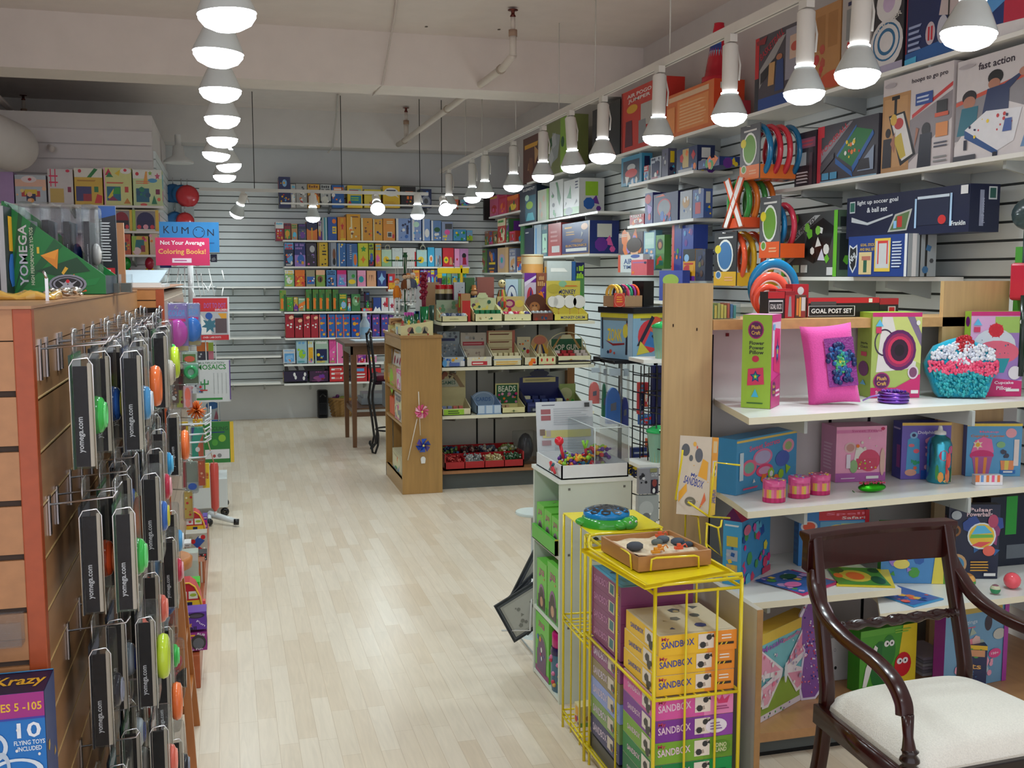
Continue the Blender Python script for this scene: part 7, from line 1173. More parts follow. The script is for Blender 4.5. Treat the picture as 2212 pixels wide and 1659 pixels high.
def bp2(t,w,h,lean):
    R_ = Matrix.Rotation(math.radians(-8),4,'X')
    pts = [(-.3,0),(.28,0),(.36,.1),(.42,.32),(.5,.42),(.5,.58),(.42,.72),(.34,.85),(.12,.94),(0,1),(-.16,.95),(-.36,.85),(-.44,.7),(-.5,.56),(-.48,.42),(-.42,.3),(-.36,.1)]
    def layer(sc,y0,y1,col,m,cut=None,nm=None,lab=None):
        b = Mb(); b.x = R_; pp = [(x*w*sc,(z-.5)*h*sc+.5*h) for x,z in pts]
        if cut: pp = cut
        b.slab(pp,y0,y1,col,m); return b
    b = Mb(); b.x = R_; n = len(pts); V = []; rings = [(.9,-.032),(1,-.015),(1,.015),(.9,.032)]
    for sc,y in rings: V += [(x*w*sc,y,(z-.5)*h*sc+.5*h) for x,z in pts]
    b.add(V,[tuple(range(n)),tuple(range(4*n-1,3*n-1,-1))]+[(r_*n+i,(r_+1)*n+i,(r_+1)*n+(i+1) % n,r_*n+(i+1) % n) for r_ in range(3) for i in range(n)],'1c9cb8','f',True); b.build('body',t)
    rr = random.Random(8)
    def fuzz(fn,col,n_,nm,sz=.006):
        b = Mb(); b.x = R_; k_ = 0
        while k_ < n_:
            x,z = rr.uniform(-.5,.5),rr.uniform(0,1)
            if fn(x,z): b.ball((x*w,-.034-rr.uniform(0,.003),z*h),sz*rr.uniform(.8,1.3),rr.choice(col),'F',6,(1,.6,1)); k_ += 1
        b.build(nm,t)
    fuzz(lambda x,z: z < .4+.04*math.sin(x*14) and z > .02 and abs(x) < .3+.25*z,['1c9cac','2cb0b4','188890'],330,'wrapper_pile')
    fuzz(lambda x,z: .38+.04*math.sin(x*14) < z < .66-.08*abs(math.sin(x*5)) and abs(x) < .46,['f04c74','e83868','f46888'],330,'pink_frosting')
    fuzz(lambda x,z: .52 < z < .9-.5*x*x*1.6 and abs(x) < .42 and z > .5+.12*abs(math.sin(x*5)),['e4e6ee','f0f0f4','d0d4e4'],330,'white_frosting')
    fuzz(lambda x,z: (x-.02)**2+((z-.88)*.9)**2 < .014,['c81428','b01020'],110,'cherry')
pillow(I,(1765,678),1975,250,'cupcake shaped plush pillow in teal, pink and white tinsel on the top craft shelf',bp2,yaw=-.42)
# purple coil purse
a = K(I,1295,712,Z=z1); t = thing('coil_purse',tuple(a),'shiny purple round coiled purse lying on the top craft shelf','purse'); b = Mb()
for i,(r,z) in enumerate(((.046,.008),(.048,.02),(.046,.032))): b.torus((0,0,z),r,.0075,'z','7c50b0','M',26,8)
b.lathe([(.042,.0),(.042,.036)],'6c3ca0','g',20); b.build('body',t); b = Mb(); rr = random.Random(1)
for i in range(60): q = rr.uniform(.0,.04); o_ = rr.uniform(0,6.3); b.ball((q*math.cos(o_),q*math.sin(o_),.042),.005,rr.choice(['58209c','381878','8c3cb0']),'F',6)
b.build('tinsel_top',t); Mb().tube([(-.045,0,.03),(-.07,.03,.02),(-.09,.05,.004)],.003,'9c78c8','g').build('strap',t)
# ---- second shelf
z2 = s2+.001
onz(I,(175,1350),(192,1365),(612,1262),975,z2,'4c9cc8','3c88b8','r 0 .93 1 .97 e8c860;T .45 .82 .5 .1 4 e85c84 Sweet Secrets;e .85 .72 .1 .13 e89cb0;e .85 .72 .06 .08 a0b878;e .42 .6 .16 .16 e07ca0;e .42 .6 .13 .12 b8b0d0;e .2 .45 .12 .15 e8708c;e .2 .45 .08 .1 7cb8a0;e .75 .5 .12 .15 5068b8;e .45 .35 .14 .12 e84878;e .45 .35 .1 .07 d8a0c0;n .1 .1 .9 .3 9 .05 hot,orange,lime,white;r .04 .25 .1 .75 c8e0e8;l .1 .05 .35 .12 1 e05880','','sky blue Sweet Secrets box on the second craft shelf',depth=.08)
onz(I,(825,1230),(888,1272),(1238,1258),885,z2,'e8a0bc','d890b4','l 0 .85 1 .98 1 d87ca8;T .6 .92 .6 .04 0 c05080 Sweet Treats;r .0 0 1 .16 b060a8;e .92 .95 .04 .03 c02858;e .28 .62 .12 .1 d8b0b0;e .28 .62 .08 .07 c08c80;p e0dcd0 .35 .35 .65 .3 .75 .5 .55 .6 .4 .65;e .66 .38 .22 .2 d04868;r .4 .22 .82 .42 c84460;n .42 .24 .8 .4 10 .02 lime,gold,white;e .35 .28 .08 .12 8cb078;n .4 .6 .8 .8 6 .03 lime,orange,d8d0c0;e .92 .35 .05 .25 d8b0a0;r .2 .25 .28 .5 e0d8e0;r .6 .05 .85 .1 white;l .1 .05 .4 .09 1 e0c8e0','l .2 .2 .8 .7 8 e8b8d0','pale pink sewing kit box on the second craft shelf')
onz(I,(1292,1222),(1345,1250),(1688,1246),855,z2,'6c5cb0','40409c','r 0 .95 1 1 e0b850;T .52 .82 .4 .07 0 e8e0f0 Dolphins;p 4c9cc8 .1 .1 .38 .1 .36 .7 .25 .78 .12 .7;e .24 .78 .08 .06 88b8d8;e .24 .78 .04 .03 342c5c;e .2 .6 .06 .03 e0707c;e .3 .5 .06 .04 e06070;e .2 .12 .12 .06 d8a088;n .12 .15 .36 .35 5 .04 2c9c68,e86840,navy;n .45 .2 .95 .7 12 .055 8c78c0,e08cb0,6c98d0,d8a0b8;r .4 0 1 .16 2c58b0;e .62 .7 .12 .06 e0a0c0;e .8 .15 .06 .08 4c9cd0','l .1 .85 .9 .92 1 c0b8e0;r .5 .2 .9 .6 9c4498','purple dolphins bottle craft box on the second craft shelf')
onz(I,(1775,1205),(1800,1228),(2184,1228),860,z2,'5ca0cc','4c60a8','r 0 .95 1 1 e8c848;T .4 .84 .35 .05 0 e87ca0 Makeup;T .38 .76 .62 .06 0 d87838 Cupcake Carrier;e .8 .82 .1 .09 e8a0a8;p e86ca0 .08 .45 .5 .45 .45 .7 .3 .75 .15 .68;e .28 .4 .22 .1 d03070;p b05c98 .1 .38 .48 .38 .42 .05 .16 .05;p e88c3c .16 .36 .22 .36 .22 .05 .18 .05;p e88c3c .32 .36 .38 .36 .36 .05 .31 .05;s .2 .6 .1 .1 6 f0d8b8;e .2 .6 .04 .04 e8b030;e .62 .6 .08 .06 88b880;p e8905c .65 .05 .85 .05 .9 .3 .62 .3;p e8d060 .7 .05 .76 .05 .78 .3 .7 .3;r .86 .2 .95 .7 e8d8d0;r .62 .05 .9 .12 2c70b8;r .68 .07 .85 .1 white;n .65 .35 .82 .5 4 .04 445','','blue cupcake carrier craft box at the right of the second craft shelf')
def heartbox(px,foot,top,r,lab):
    a = K(I,px,foot,Z=z2); a.y += r*.8; h = K(I,px,top,Y=a.y-r*.5).z-z2
    t = thing('round_gift_box',(a.x,a.y,z2),lab,'gift box','striped round boxes'); b = Mb(); n = 28
    V = []; ph = [.0,.25,.3,.75,.8,1]
    rad = lambda j: r*(1+.0*math.cos(2*j))
    for z_ in (0,.22,.62,1): V += [(rad(j)*math.cos(2*math.pi*j/n)*1.1,rad(j)*.9*math.sin(2*math.pi*j/n),z_*h*.95) for j in range(n)]
    b.add(V,[(j,(j+1) % n,n+(j+1) % n,n+j) for j in range(n)],['c8286c','b8205c'],'p'); b.add(V,[(n+j,n+(j+1) % n,2*n+(j+1) % n,2*n+j) for j in range(n)],['e89c50','c8b850','e07c98','d85c88'],'p'); b.add(V,[(2*n+j,2*n+(j+1) % n,3*n+(j+1) % n,3*n+j) for j in range(n)],['d8588c','d8588c','c84880'],'p'); b.build('body',t)
    b = Mb(); b.lathe([(r*1.06,h*.72),(r*1.08,h*.98),(r*.9,h),(.001,h)],'d85890','g',26,cap=False); rr = random.Random(px)
    for i in range(16): o_ = rr.uniform(0,6.28); q = r*rr.uniform(.2,1.05); b.ball((q*math.cos(o_),q*math.sin(o_),h),.005,rr.choice(['6c9cd0','e8c850','a03c8c','8cc060','f0a0b8']),'g',6,(1,1,.4))
    b.build('lid',t)
heartbox(490,1415,1255,.036,'striped round gift box with pink lid, left and nearest of three'); heartbox(665,1385,1232,.035,'striped round gift box with pink lid, middle of three'); heartbox(808,1362,1215,.035,'striped round gift box with pink lid, right of three')
a = K(I,1170,1345,Z=z2); t = thing('green_pouch',(a.x,a.y+.02,z2),'shiny green metallic pencil pouch lying on the second craft shelf','pouch'); b = Mb(); b.ball((0,0,.016),.055,'3cb828','M',18,(1,.45,.3)); b.build('body',t); b = Mb(); rr = random.Random(9)
for i in range(60): b.ball((rr.uniform(-.045,.045),rr.uniform(-.01,.012),.032),.004,rr.choice(['c83c60','207820','d8486c']),'F',6)
b.build('tinsel_trim',t)
q0 = K(I,1010,1330,Z=s2+.004); q1 = K(I,1080,1385,Y=q0.y-.06); pts = [q0,K(I,1050,1365,Y=q0.y-.03),q1,K(I,1110,1400,Y=q0.y-.12),K(I,1120,1440,Y=q0.y-.13)]
Mb().tube([v-Vector(t.location) for v in pts],.0018,'4c9c50','g',6).build('cord',t)
# water bottle
a = K(I,1665,1283,Z=z2); hb = K(I,1665,880,Y=a.y+.02).z-z2; r = .0215*1.0
rb = (K(I,1735,1280,Y=a.y).x-K(I,1595,1280,Y=a.y).x)/2
t = thing('drink_bottle',(a.x,a.y+rb,z2),'turquoise decorated metal water bottle with white spout on the second craft shelf','bottle')
Mb().lathe([(rb*.9,0),(rb,.006),(rb,hb*.68),(rb*.8,hb*.78),(rb*.42,hb*.83),(rb*.42,hb*.86)],'48a4b8','M',26).build('body',t)
Mb().lathe([(rb*.5,hb*.85),(rb*.48,hb*.9),(rb*.22,hb*.92),(rb*.16,hb*.98),(rb*.12,hb)],'e8e8e4','g',16).build('spout_cap',t)
b = Mb()
def onbot(ang,z,w_,h_,col,n=8):
    b.add([((rb+.0008)*math.sin(ang+w_*math.cos(2*math.pi*i/n)),-(rb+.0008)*math.cos(ang+w_*math.cos(2*math.pi*i/n)),z+h_*math.sin(2*math.pi*i/n)) for i in range(n)],[tuple(range(n))],col,'g')
for an,z,w_,h_,c_ in ((-.3,.5,.4,.02,'d03c5c'),(.2,.42,.25,.03,'e85c50'),(.4,.6,.3,.015,'d04880'),(0,.3,.12,.03,'c83c3c'),(-.5,.12,.25,.02,'e8a040'),(.1,.14,.25,.025,'d87c50'),(.7,.15,.2,.03,'4ca048'),(-.8,.2,.15,.03,'3c9448'),(.3,.05,.6,.008,'d8b870')): onbot(an,z*hb,w_,h_,c_)
b.build('dolphin_decor',t,label='red dolphin and seabed stickers')
onz(I,(1850,1270),(1870,1290),(2060,1290),1222,z2,'e8dcd8','e0d8d8','r 0 .3 .15 1 e87c40;r .2 .3 .3 1 6c98d0;r .4 .3 .5 1 e87c40;r .6 .3 .7 1 e85c8c;r .8 .3 .9 1 e87c40;r 0 0 1 .3 e8e4e8','','small orange and pink striped packet in front of the cupcake carrier box',depth=.03,name='packet')
# ---- third shelf
z3 = s3+.001
onz(J,(125,560),(190,592),(358,490),215,z3,'3c8cc0','48a0cc','n .05 .05 .95 .85 26 .08 hot,e8d840,2450a0,d84068,5cb8d8,c850a0,4c9c50;r .7 0 1 .1 c02858;e .15 .85 .12 .08 d06888','l .1 .9 .9 .96 1 d8e0e0;r .2 .6 .8 .76 c8b850;r .2 .38 .8 .55 a8b0c0;r .2 .15 .8 .32 d0b070;n .2 .15 .8 .75 8 .12 2c5c9c,e8c040,lgrey','house shaped blue play set box with crimson roof on the third craft shelf')
q_ = K(J,190,592,Z=z3); t0_ = K(J,190,215,Y=q_.y).z
A_ = K(J,125,560,Z=z3); B_ = K(J,358,490,Z=z3); ang = math.atan2(B_.y-q_.y,B_.x-q_.x); w_ = (B_-q_).length; d_ = (A_-q_).length
b = Mb(); hr = .045; b.add([(0,0,0),(w_,0,0),(w_,d_,0),(0,d_,0),(.0,d_/2,hr),(w_,d_/2,hr)],[(0,1,5,4),(2,3,4,5),(0,4,3),(1,2,5),(3,2,1,0)],['b02850','b02850','5c1c50','5c1c50','5c1c50'])
b.build('box_roof',bpy.data.objects[[o.name for o in S.objects if o.get('label','').startswith('house shaped blue')][0]],(0,0,t0_-z3))
def flat(k,pts,z,col,label,art,rx=0,th=.004,h=0):
    """thin board lying on a shelf, four pixel corners; art on top"""
    p = [K(k,*q,Z=z) for q in pts]; o = p[0]; b = Mb(); v = [tuple(q-o) for q in p]
    v2 = [(x,y,zz+th) for x,y,zz in v]; b.add(v+v2,[(3,2,1,0),(4,5,6,7),(0,1,5,4),(1,2,6,5),(2,3,7,6),(3,0,4,7)],col)
    U = Vector(v2[1])-Vector(v2[0]); V_ = Vector(v2[3])-Vector(v2[0]); f = Face(b,v2[0],U,(0,0,1).__class__(tuple((V_-U*(V_.dot(U)/U.dot(U))).normalized())),U.length,V_.length); f.art(art)
    b.build('picture_board',loc=o,label=label,cat='board game')
flat(J,[(560,648),(780,570),(495,497),(305,548)],z3,'c8306c','pink edged picture board lying on the third craft shelf','r .05 .05 .95 .95 3c68b0;n .1 .1 .9 .9 18 .08 4c9c48,204c98,white,c8a0d0,e8c840;e .3 .4 .15 .12 f07cb8;e .6 .7 .16 .12 1c5438')
flat(J,[(755,590),(1100,600),(1060,497),(740,480)],z3,'e0cc30','yellow edged board with an orange sun lying on the third craft shelf','r .05 .05 .95 .95 4c9038;e .45 .5 .28 .3 d8c040;e .45 .5 .16 .2 f06828;e .15 .5 .08 .12 f06828;e .2 .8 .12 .15 1c4c28;e .8 .3 .12 .2 1c5030;e .85 .8 .1 .12 1c4c28')
onz(J,(508,455),(528,470),(935,455),150,z3,'2c78b8','1c70b0','r .28 .82 1 1 c82430;T .66 .93 .55 .06 0 e87890 Spell;T .78 .86 .34 .05 0 e8d8d8 Safari;r .3 .0 .98 .8 5c9cc0;p 88ac48 .3 0 1 0 1 .4 .3 .5;e .55 .6 .18 .14 e8c840;e .55 .6 .09 .08 e87030;l .6 .7 .95 .78 1 b8c078;e .14 .72 .12 .1 c8c8c8;e .14 .72 .09 .08 d85030;e .14 .5 .07 .06 c04880;e .16 .32 .06 .05 4c9c48;n .35 .1 .9 .5 9 .05 orange,2c70a8,e8d040;r .94 .3 1 1 c02030','l .1 .2 .9 .9 6 2060a0','blue and red board game box with sunflower picture standing on the third craft shelf',depth=.045,name='game_box',cat='game box')
onz(J,(1002,560),(1012,570),(1412,575),215,s4+.001,'4c8cc4','3c9040','r 0 .9 1 1 3c9040;n .05 .1 .7 .6 12 .08 e8c848,e06840,2c60a8,lpurp,4c9c40;r .92 0 1 1 5c9c30;e .3 .32 .12 .08 e8d868;p e0d050 .75 0 .92 0 .92 .5 .8 .6;r .8 .6 .92 .9 8cb83c','','green edged blue and yellow game box behind the carved chair back',depth=.04,name='game_box',cat='game box')
onz(J,(1360,530),(1400,545),(1700,545),110,s4+.001,'202840','1c2438','T .62 .93 .45 .05 0 e8ccd0 Pulsar;T .6 .87 .5 .06 0 e8ccd0 Powerballs;n .1 .2 .95 .8 10 .14 2c6098,1c3870,8c4070,304c90;e .65 .58 .28 .18 d8e0e0;e .65 .58 .25 .16 e8c040;p e05858 .45 .45 .65 .43 .85 .5 .6 .5;p 5cb8e0 .45 .6 .85 .62 .7 .72 .55 .72;p 6cb850 .42 .55 .88 .56 .86 .6 .44 .6;e .12 .65 .12 .08 8c5c30;e .12 .65 .08 .05 282420;e .18 .2 .2 .14 c8a070;e .18 .2 .15 .1 4c8cb0;e .18 .2 .08 .05 c83c60;e .86 .78 .1 .09 b04868;e .8 .38 .12 .07 e06858;l .45 .1 .85 .25 4 d8a040;r .72 .04 .95 .08 white;e .14 .86 .1 .06 a8b0b4','n .1 .1 .9 .9 6 .2 203050,8c3c50','dark Pulsar Powerballs science box on the lower right craft shelf')
def pball(x,y,r_,cols,lab):
    a = K(J,x,y+r_,Z=s4+.001); r = (K(J,x+r_,y,Y=a.y).x-K(J,x,y,Y=a.y).x); b = Mb(); b.ball((0,0,0),r,cols,'g',18); b.build('bouncy_ball',loc=(a.x,a.y+r*.3,s4+.001+r),label=lab,cat='ball',group='bouncy balls on the craft shelf')
pball(1530,570,42,['8cb040']*18+['d8c050']*36+['3c9c40']*36+['d8a050']*36+['a87038']*36,'green and yellow banded bouncy ball below the powerballs box'); pball(1694,614,25,['c89ca0']*36+['2c8c58']*54+['c8c8a8']*36+['8c5c68']*36,'small green and rose bouncy ball, smallest of three'); pball(1797,567,40,'f05c68','coral pink bouncy ball at the right of the craft shelf')
flat(J,[(1210,715),(1385,668),(1150,602),(960,625)],s4+.001,'3c98d0','blue edged picture board with orange shapes lying on the lower right craft shelf','r .05 .05 .95 .95 4c68b0;n .1 .1 .9 .9 16 .1 e87c38,283c98,e8b848,2c5080,e05c50')
a = K(J,1815,440,Y=3.25); carton('toy_box','dark navy box with green stripe standing at the right edge of the craft shelves','toy box',(2.75,3.2,s4+.001),0,.2,K(J,1800,60,Y=3.2).z-s4,.1,'141c30','r .35 .45 .6 1 2c9c38;p 8c2838 0 .3 .15 .55 .2 .3;r .4 .1 .9 .3 687078')
a = K(J,1440,650,Z=s4)
# ---- bottom deck
z4 = .091
onz(J,(208,1452),(258,1420),(600,1225),900,z4,'78bcc4','d8b03c','r .0 .88 1 1 d8b848;p 88a840 0 0 1 0 1 .28 .5 .4 0 .3;r .0 .0 1 .07 dcd4dc;n .05 .01 .95 .06 14 .015 hot,navy,green,purple;T .3 .83 .35 .07 4 9c60b8 Mosaic;T .62 .83 .3 .06 4 d878a8 Butterfly;p e8e0e4 .48 .5 .1 .84 .02 .78 .05 .52 .3 .46 .1 .4 .14 .15 .24 .14 .46 .42;p e8e0e4 .5 .5 .85 .92 .98 .84 .94 .58 .7 .46 .86 .38 .84 .16 .72 .14 .54 .42;p e8a0b8 .44 .5 .12 .8 .05 .76 .08 .56;p e090ac .54 .52 .85 .88 .94 .82 .9 .6;p e8a8bc .42 .42 .14 .38 .17 .18 .23 .18;p e098b0 .56 .42 .82 .36 .8 .2 .73 .18;n .08 .2 .42 .75 26 .02 white,e8c8d8,a8a0c0,e87898;n .56 .2 .92 .82 26 .02 white,e8c8d8,a8a0c0,e87898;e .49 .46 .025 .12 d8dce0','n .1 .02 .9 .6 14 .25 d84c78,c83c60,e89cb8,4c68b0;r 0 .45 1 .62 7c4498;n .1 .6 .9 .95 4 .3 d8b850,4cb0a8','large butterfly mosaic craft box standing on the bottom deck',depth=.07)
a = K(J,600,1255,Z=z4); hh = K(J,600,665,Y=a.y).z-z4; t = thing('butterfly_board',tuple(a),'tall white edged beaded butterfly wing board on the bottom deck','craft board')
pts = [(-.035,0),(.02,0),(.05,.1),(.055,.3),(.03,.5),(.06,.6),(.08,.85),(.05,1),(-.02,1),(-.05,.85),(-.055,.6),(-.03,.5),(-.04,.3),(-.045,.1)]
b = Mb(); b.slab([(x,z*hh) for x,z in pts],0,.008,'d8d0e4'); b.slab([(x*.82,z*hh*.95+hh*.025) for x,z in pts],-.002,0,'7c4c98'); rr = random.Random(7)
for i in range(110): x,z = rr.uniform(-.036,.05),rr.uniform(.05,.95); b.ball((x*(.7+.3*(abs(z-.5) > .2)),-.003,z*hh),.0035,rr.choice(['c84868','e8e0f0','3c3c90','a878c0','d87898']),'g',6)
b.build('body',t)
carton('white_carton','plain white carton with a dark dot on the bottom deck behind the chair','carton',tuple(K(J,700,1150,Z=z4)),0,.09,.16,.06,'c4c4c4','e .35 .3 .06 .04 202020;o .3 .72 .05 .04 .2 446')
onz(J,(870,1215),(885,1225),(1215,1160),860,z4,'4c9c30','3c8c2c','p e0c830 .62 0 1 0 1 1 .75 1;r .0 .9 .7 1 5ca838;e .35 .4 .17 .4 1c6c30;e .5 .62 .12 .26 2c7c34;e .46 .74 .045 .05 f0f0f0;e .55 .74 .045 .05 f0f0f0;e .47 .74 .015 .02 black;e .55 .74 .015 .02 black;e .76 .36 .15 .2 c8202c;e .7 .42 .05 .05 f0f0f0;e .8 .42 .05 .05 f0f0f0;e .71 .42 .015 .02 black;e .8 .42 .015 .02 black;p e8e8e4 .05 .1 .12 .1 .3 .7 .25 .75 .1 .4;l .6 .88 .9 .96 2 8cc040','','green and yellow puzzle box with vegetables on it behind the chair seat',depth=.06,name='puzzle_box',cat='puzzle box')
onz(J,(1372,1200),(1380,1215),(1745,1140),745,z4,'6c98b8','8c2c8c','r 0 .93 .9 1 b8a050;T .35 .82 .3 .06 0 b8c8d8 Leggings;l .1 .74 .5 .77 1 d06080;e .68 .78 .06 .1 3c3440;n .1 .4 .6 .7 10 .06 e08090,d8b0a8,a0b0a0;e .86 .62 .1 .07 b8b8b0;e .8 .38 .1 .06 d84888;T .8 .38 .12 .03 0 f0e0e8 150+;n .2 .1 .9 .3 7 .06 e8a0b8,a8c0c8;r .93 0 1 1 a03c98','','large pale blue jewellery craft box at the right of the bottom deck',depth=.05)
onz(J,(1322,1160),(1330,1175),(1632,1195),925,z4,'1c2850','18204c','r 0 .9 1 1 d8b030;n .05 .75 .95 .9 9 .05 3c98c0,e88838,d8d040,4c9c50;T .5 .52 .78 .13 0 d8a860 Robots;T .2 .68 .3 .07 0 b89c60 Super;n .1 .1 .9 .4 12 .05 2c5078,40709c,8cb050,b8a050;r .65 .75 .95 .9 c89068','','dark blue robots box standing in front of the jewellery box on the bottom deck',depth=.04)
b = Mb()
for i in range(6): b.box(0,0,.012*i,.12,.16,.012*i+.01,['c8c8cc','9c9ca8','b8b0c0'][i % 3],'p')
b.build('paper_stack',loc=(2.42,3.12,z4),label='stack of grey and white leaflets at the right end of the bottom deck',cat='papers')
# ---- things on the top board
zt5 = ztp+.001
def ont(k,x0,x1,yt,Y,col,lab,art,dp=.08,nm='game_box',cat='game box',side=''):
    a = K(k,x0,900,Y=Y); c = K(k,x1,900,Y=Y); carton(nm,lab,cat,(a.x,Y,zt5),0,c.x-a.x,K(k,x0,yt,Y=Y).z-zt5,dp,col,art,side=side)
ont(F,520,1085,952,3.40,'181418','long red and black GOAL POST SET box on the top board','r 0 .72 1 1 c02028;r .05 .62 .4 .8 4c4848;r .02 .05 .66 .58 e0e0e0;r .03 .07 .65 .56 141214;T .34 .32 .56 .24 0 f0f0f0 GOAL POST SET;r .85 .75 .9 .95 e8e0e0;r .0 .0 .02 1 802020',.06)
ont(F,1088,1235,955,3.42,'1c181c','red and black box end at the right of the GOAL POST SET','r 0 .65 1 1 a82028;r .45 .0 .85 .55 c8c0c0;r .5 0 .8 .5 b82028',.05)
ont(F,215,345,905,3.36,'241c20','red and black kicking game box left of the GOAL POST SET','r 0 .75 1 1 b82028;r .05 .2 .9 .68 d8d4d4;r .07 .24 .88 .62 201c20;T .48 .44 .7 .2 0 d8d4d4 GOAL KICK',.06)
ont(F,350,425,900,3.37,'b02830','small red box with player picture on the top board','p 8c8c94 .3 .05 .7 .05 .6 .8 .4 .8;r 0 .85 1 1 901c24',.06)
ont(F,430,515,930,3.38,'5c3c30','box with red and yellow pencils picture on the top board','r .1 .1 .3 .85 d87838;r .35 .05 .5 .9 e0a040;r .55 .3 .9 .9 c8c4c4;r .5 .0 .9 .3 8c3030',.05)
ont(F,405,530,845,3.44,'b81c28','tall red box standing behind the small red boxes','r 0 .5 1 .55 801820;e .5 .8 .2 .12 d8d0d0',.05)
ont(F,275,400,882,3.425,'c0242c','red box standing behind the kicking game box','r 0 .4 1 .45 801820',.05)
# big flying rings leaning on the wall side
p = K(F,225,1060,Y=3.62)
for i,(cx_,r_,th,col,lab,yy) in enumerate(((255,165,.018,'1c78a8','large blue flying ring leaning behind the red boxes',3.545),(228,125,.016,'e8604c','coral flying ring leaning inside the blue ring',3.515),(208,92,.013,'e8543c','smaller orange red flying ring leaning in front',3.487))):
    c0_ = K(F,cx_,1090-r_*1.0,Y=yy); rr_ = (K(F,cx_+r_,1000,Y=yy).x-c0_.x)*1.0; b = Mb(); b.torus((0,0,0),rr_,th,'y',col,'g',36,10,.5); b.torus((0,0,0),rr_-th*1.05,.004,'y','f0dcd4','g',36,6)
    b.build('flying_ring',loc=(c0_.x,yy,max(ztp+rr_+th,c0_.z)),label=lab,cat='flying ring',group='large flying rings')
b = Mb(); b.box(0,0,0,.12,.1,.06,'white','c'); 
t = thing('clear_bin',(1.645,3.34,zt5),'clear plastic bin of small green and yellow books on the top board','bin'); b.build('bin_body',t)
for i,c_ in enumerate(('8cb850','3c8c50','d8c850','b8c060','d8cc58','c8c458','b85838','3c78a8','3c9c98')): b = Mb(); b.box(.004+.0125*i,.02,.002,.013+.0125*i,.08,.056-.004*(i % 3),c_); b.build('small_book',t)
# =================== BEHIND THE POST: BOXED KITE TIN, GRID AND BAGS ===================
ZT = 1.105; q = P(1368,778,Y=5.2)
tt = thing('tin_stand_box',(2.11,5.2,1.097),'large white and yellow lidded tin box with stick figure pictures behind the beech post','tin box',rz=math.radians(22)); w_,d_,h_ = .28,.26,.25
b = Mb(); b.box(0,0,0,w_,d_,h_,'8cb4d0'); f = Face(b,(0,d_,0),(0,-1,0),(0,0,1),d_,h_); f.art('r 0 .9 1 1 d8cc38;r .05 .84 .9 .9 707468;T .45 .52 .45 .28 0 e8cc30 ZONK;p 8c1c28 .15 .4 .4 .28 .75 .32 .75 .36 .4 .33;p 24283c .78 .1 .84 .1 .86 .85 .8 .85;p b87850 .78 .6 .9 .6 .9 .75 .8 .8;p 24283c .05 .2 .1 .2 .08 .9 .04 .9;e .78 .62 .08 .15 d8cc48;n .2 .08 .5 .16 4 .04 c04838,navy;r .85 0 1 1 a8c8e0')
f = Face(b,(0,0,0),(1,0,0),(0,0,1),w_,h_); f.art('r 0 .9 1 1 d8cc38;r .2 .85 1 .9 707468;e .45 .5 .32 .36 d83c48;p 3c78b8 .3 .3 .75 .2 .8 .6 .55 .75;e .6 .75 .2 .18 e05c40;p 24283c .1 .3 .5 .95 .58 .9 .2 .3;p 24283c .5 .5 .75 .2 .8 .25 .6 .6;p d8cc48 .1 .1 .45 .15 .2 .4;e .65 .55 .08 .07 e8cc48;r .8 .05 .95 .15 445'); b.build('body',tt)
Mb().box(-.012,-.012,h_,w_+.012,d_+.012,h_+.035,'1b1b1f','g').build('lid',tt,bevel=.004)
zl = 1.097+h_+.036
t = thing('ring_display',(2.04,5.28,zl),'cardboard tray of upright colourful flying discs with red sign on the tin lid','counter display',rz=math.radians(22)); b = Mb(); b.box(0,0,0,.2,.1,.06,'b08c68'); b.build('tray',t); b = Mb(); b.box(-.03,-.02,0,.05,-.015,.075,'c83c34'); Face(b,(-.03,-.02,0),(1,0,0),(0,0,1),.08,.075).art('r .04 .04 .96 .96 d04838;l .2 .3 .8 .8 3 e8a040;o .5 .5 .5 .5 .03 e8d8c0'); b.build('red_sign',t)
for i,c_ in enumerate(('e8b040','e8d058','28243c','c83c68','209068','8c2c80','e8562c')): b = Mb(); b.torus((.02+.026*i,.05,.07),.045,.008,'x',c_,'g',20,6); b.lathe([(.001,-.004),(.04,-.004),(.04,.004),(.001,.004)],'30243c','p',14,cap=False) if 0 else None; b.build('flying_disc',t)
Mb().box(.21,.0,0,.29,.09,.14,'0e0e12','p').build('black_box',t)
# black grid panels
t = thing('grid_panel',(0,0,0),'black wire grid display panel behind the beech post','grid panel')
GP = [P(1392,780,Y=5.0),P(1440,780,Y=5.0)]; t.location = (GP[0].x,5.0,0)
for i in range(6): x = i*.07; Mb().tube([(x,0,.02),(x,0,1.09)],.0035,'121216','g',5).build('grid_wire',t)
for z in [i*.09+.05 for i in range(12)]: Mb().tube([(0,0,z),(.35,0,z)],.0035,'121216','g',5).build('grid_wire',t)
t = thing('grid_panel',(0,0,0),'black wire grid panel seen edge-on left of the frontal grid','grid panel'); q = P(1368,780,Y=5.0); t.location = (q.x,5.0,0)
for i in range(5): Mb().tube([(i*.015,-i*.07,.02),(i*.015,-i*.07,1.09)],.0035,'121216','g',5).build('grid_wire',t)
for z in [i*.09+.05 for i in range(12)]: Mb().tube([(0,0,z),(.06,-.28,z)],.0035,'121216','g',5).build('grid_wire',t)
def gcard(k,x0,x1,y0,y1,Y,col,lab,art,dp=.03,extra=None):
    a = K(k,x0,y1,Y=Y); c = K(k,x1,y0,Y=Y); carton('toy_package',lab,'toy pack',tuple(a),0,c.x-a.x,c.z-a.z,dp,col,art,side='')
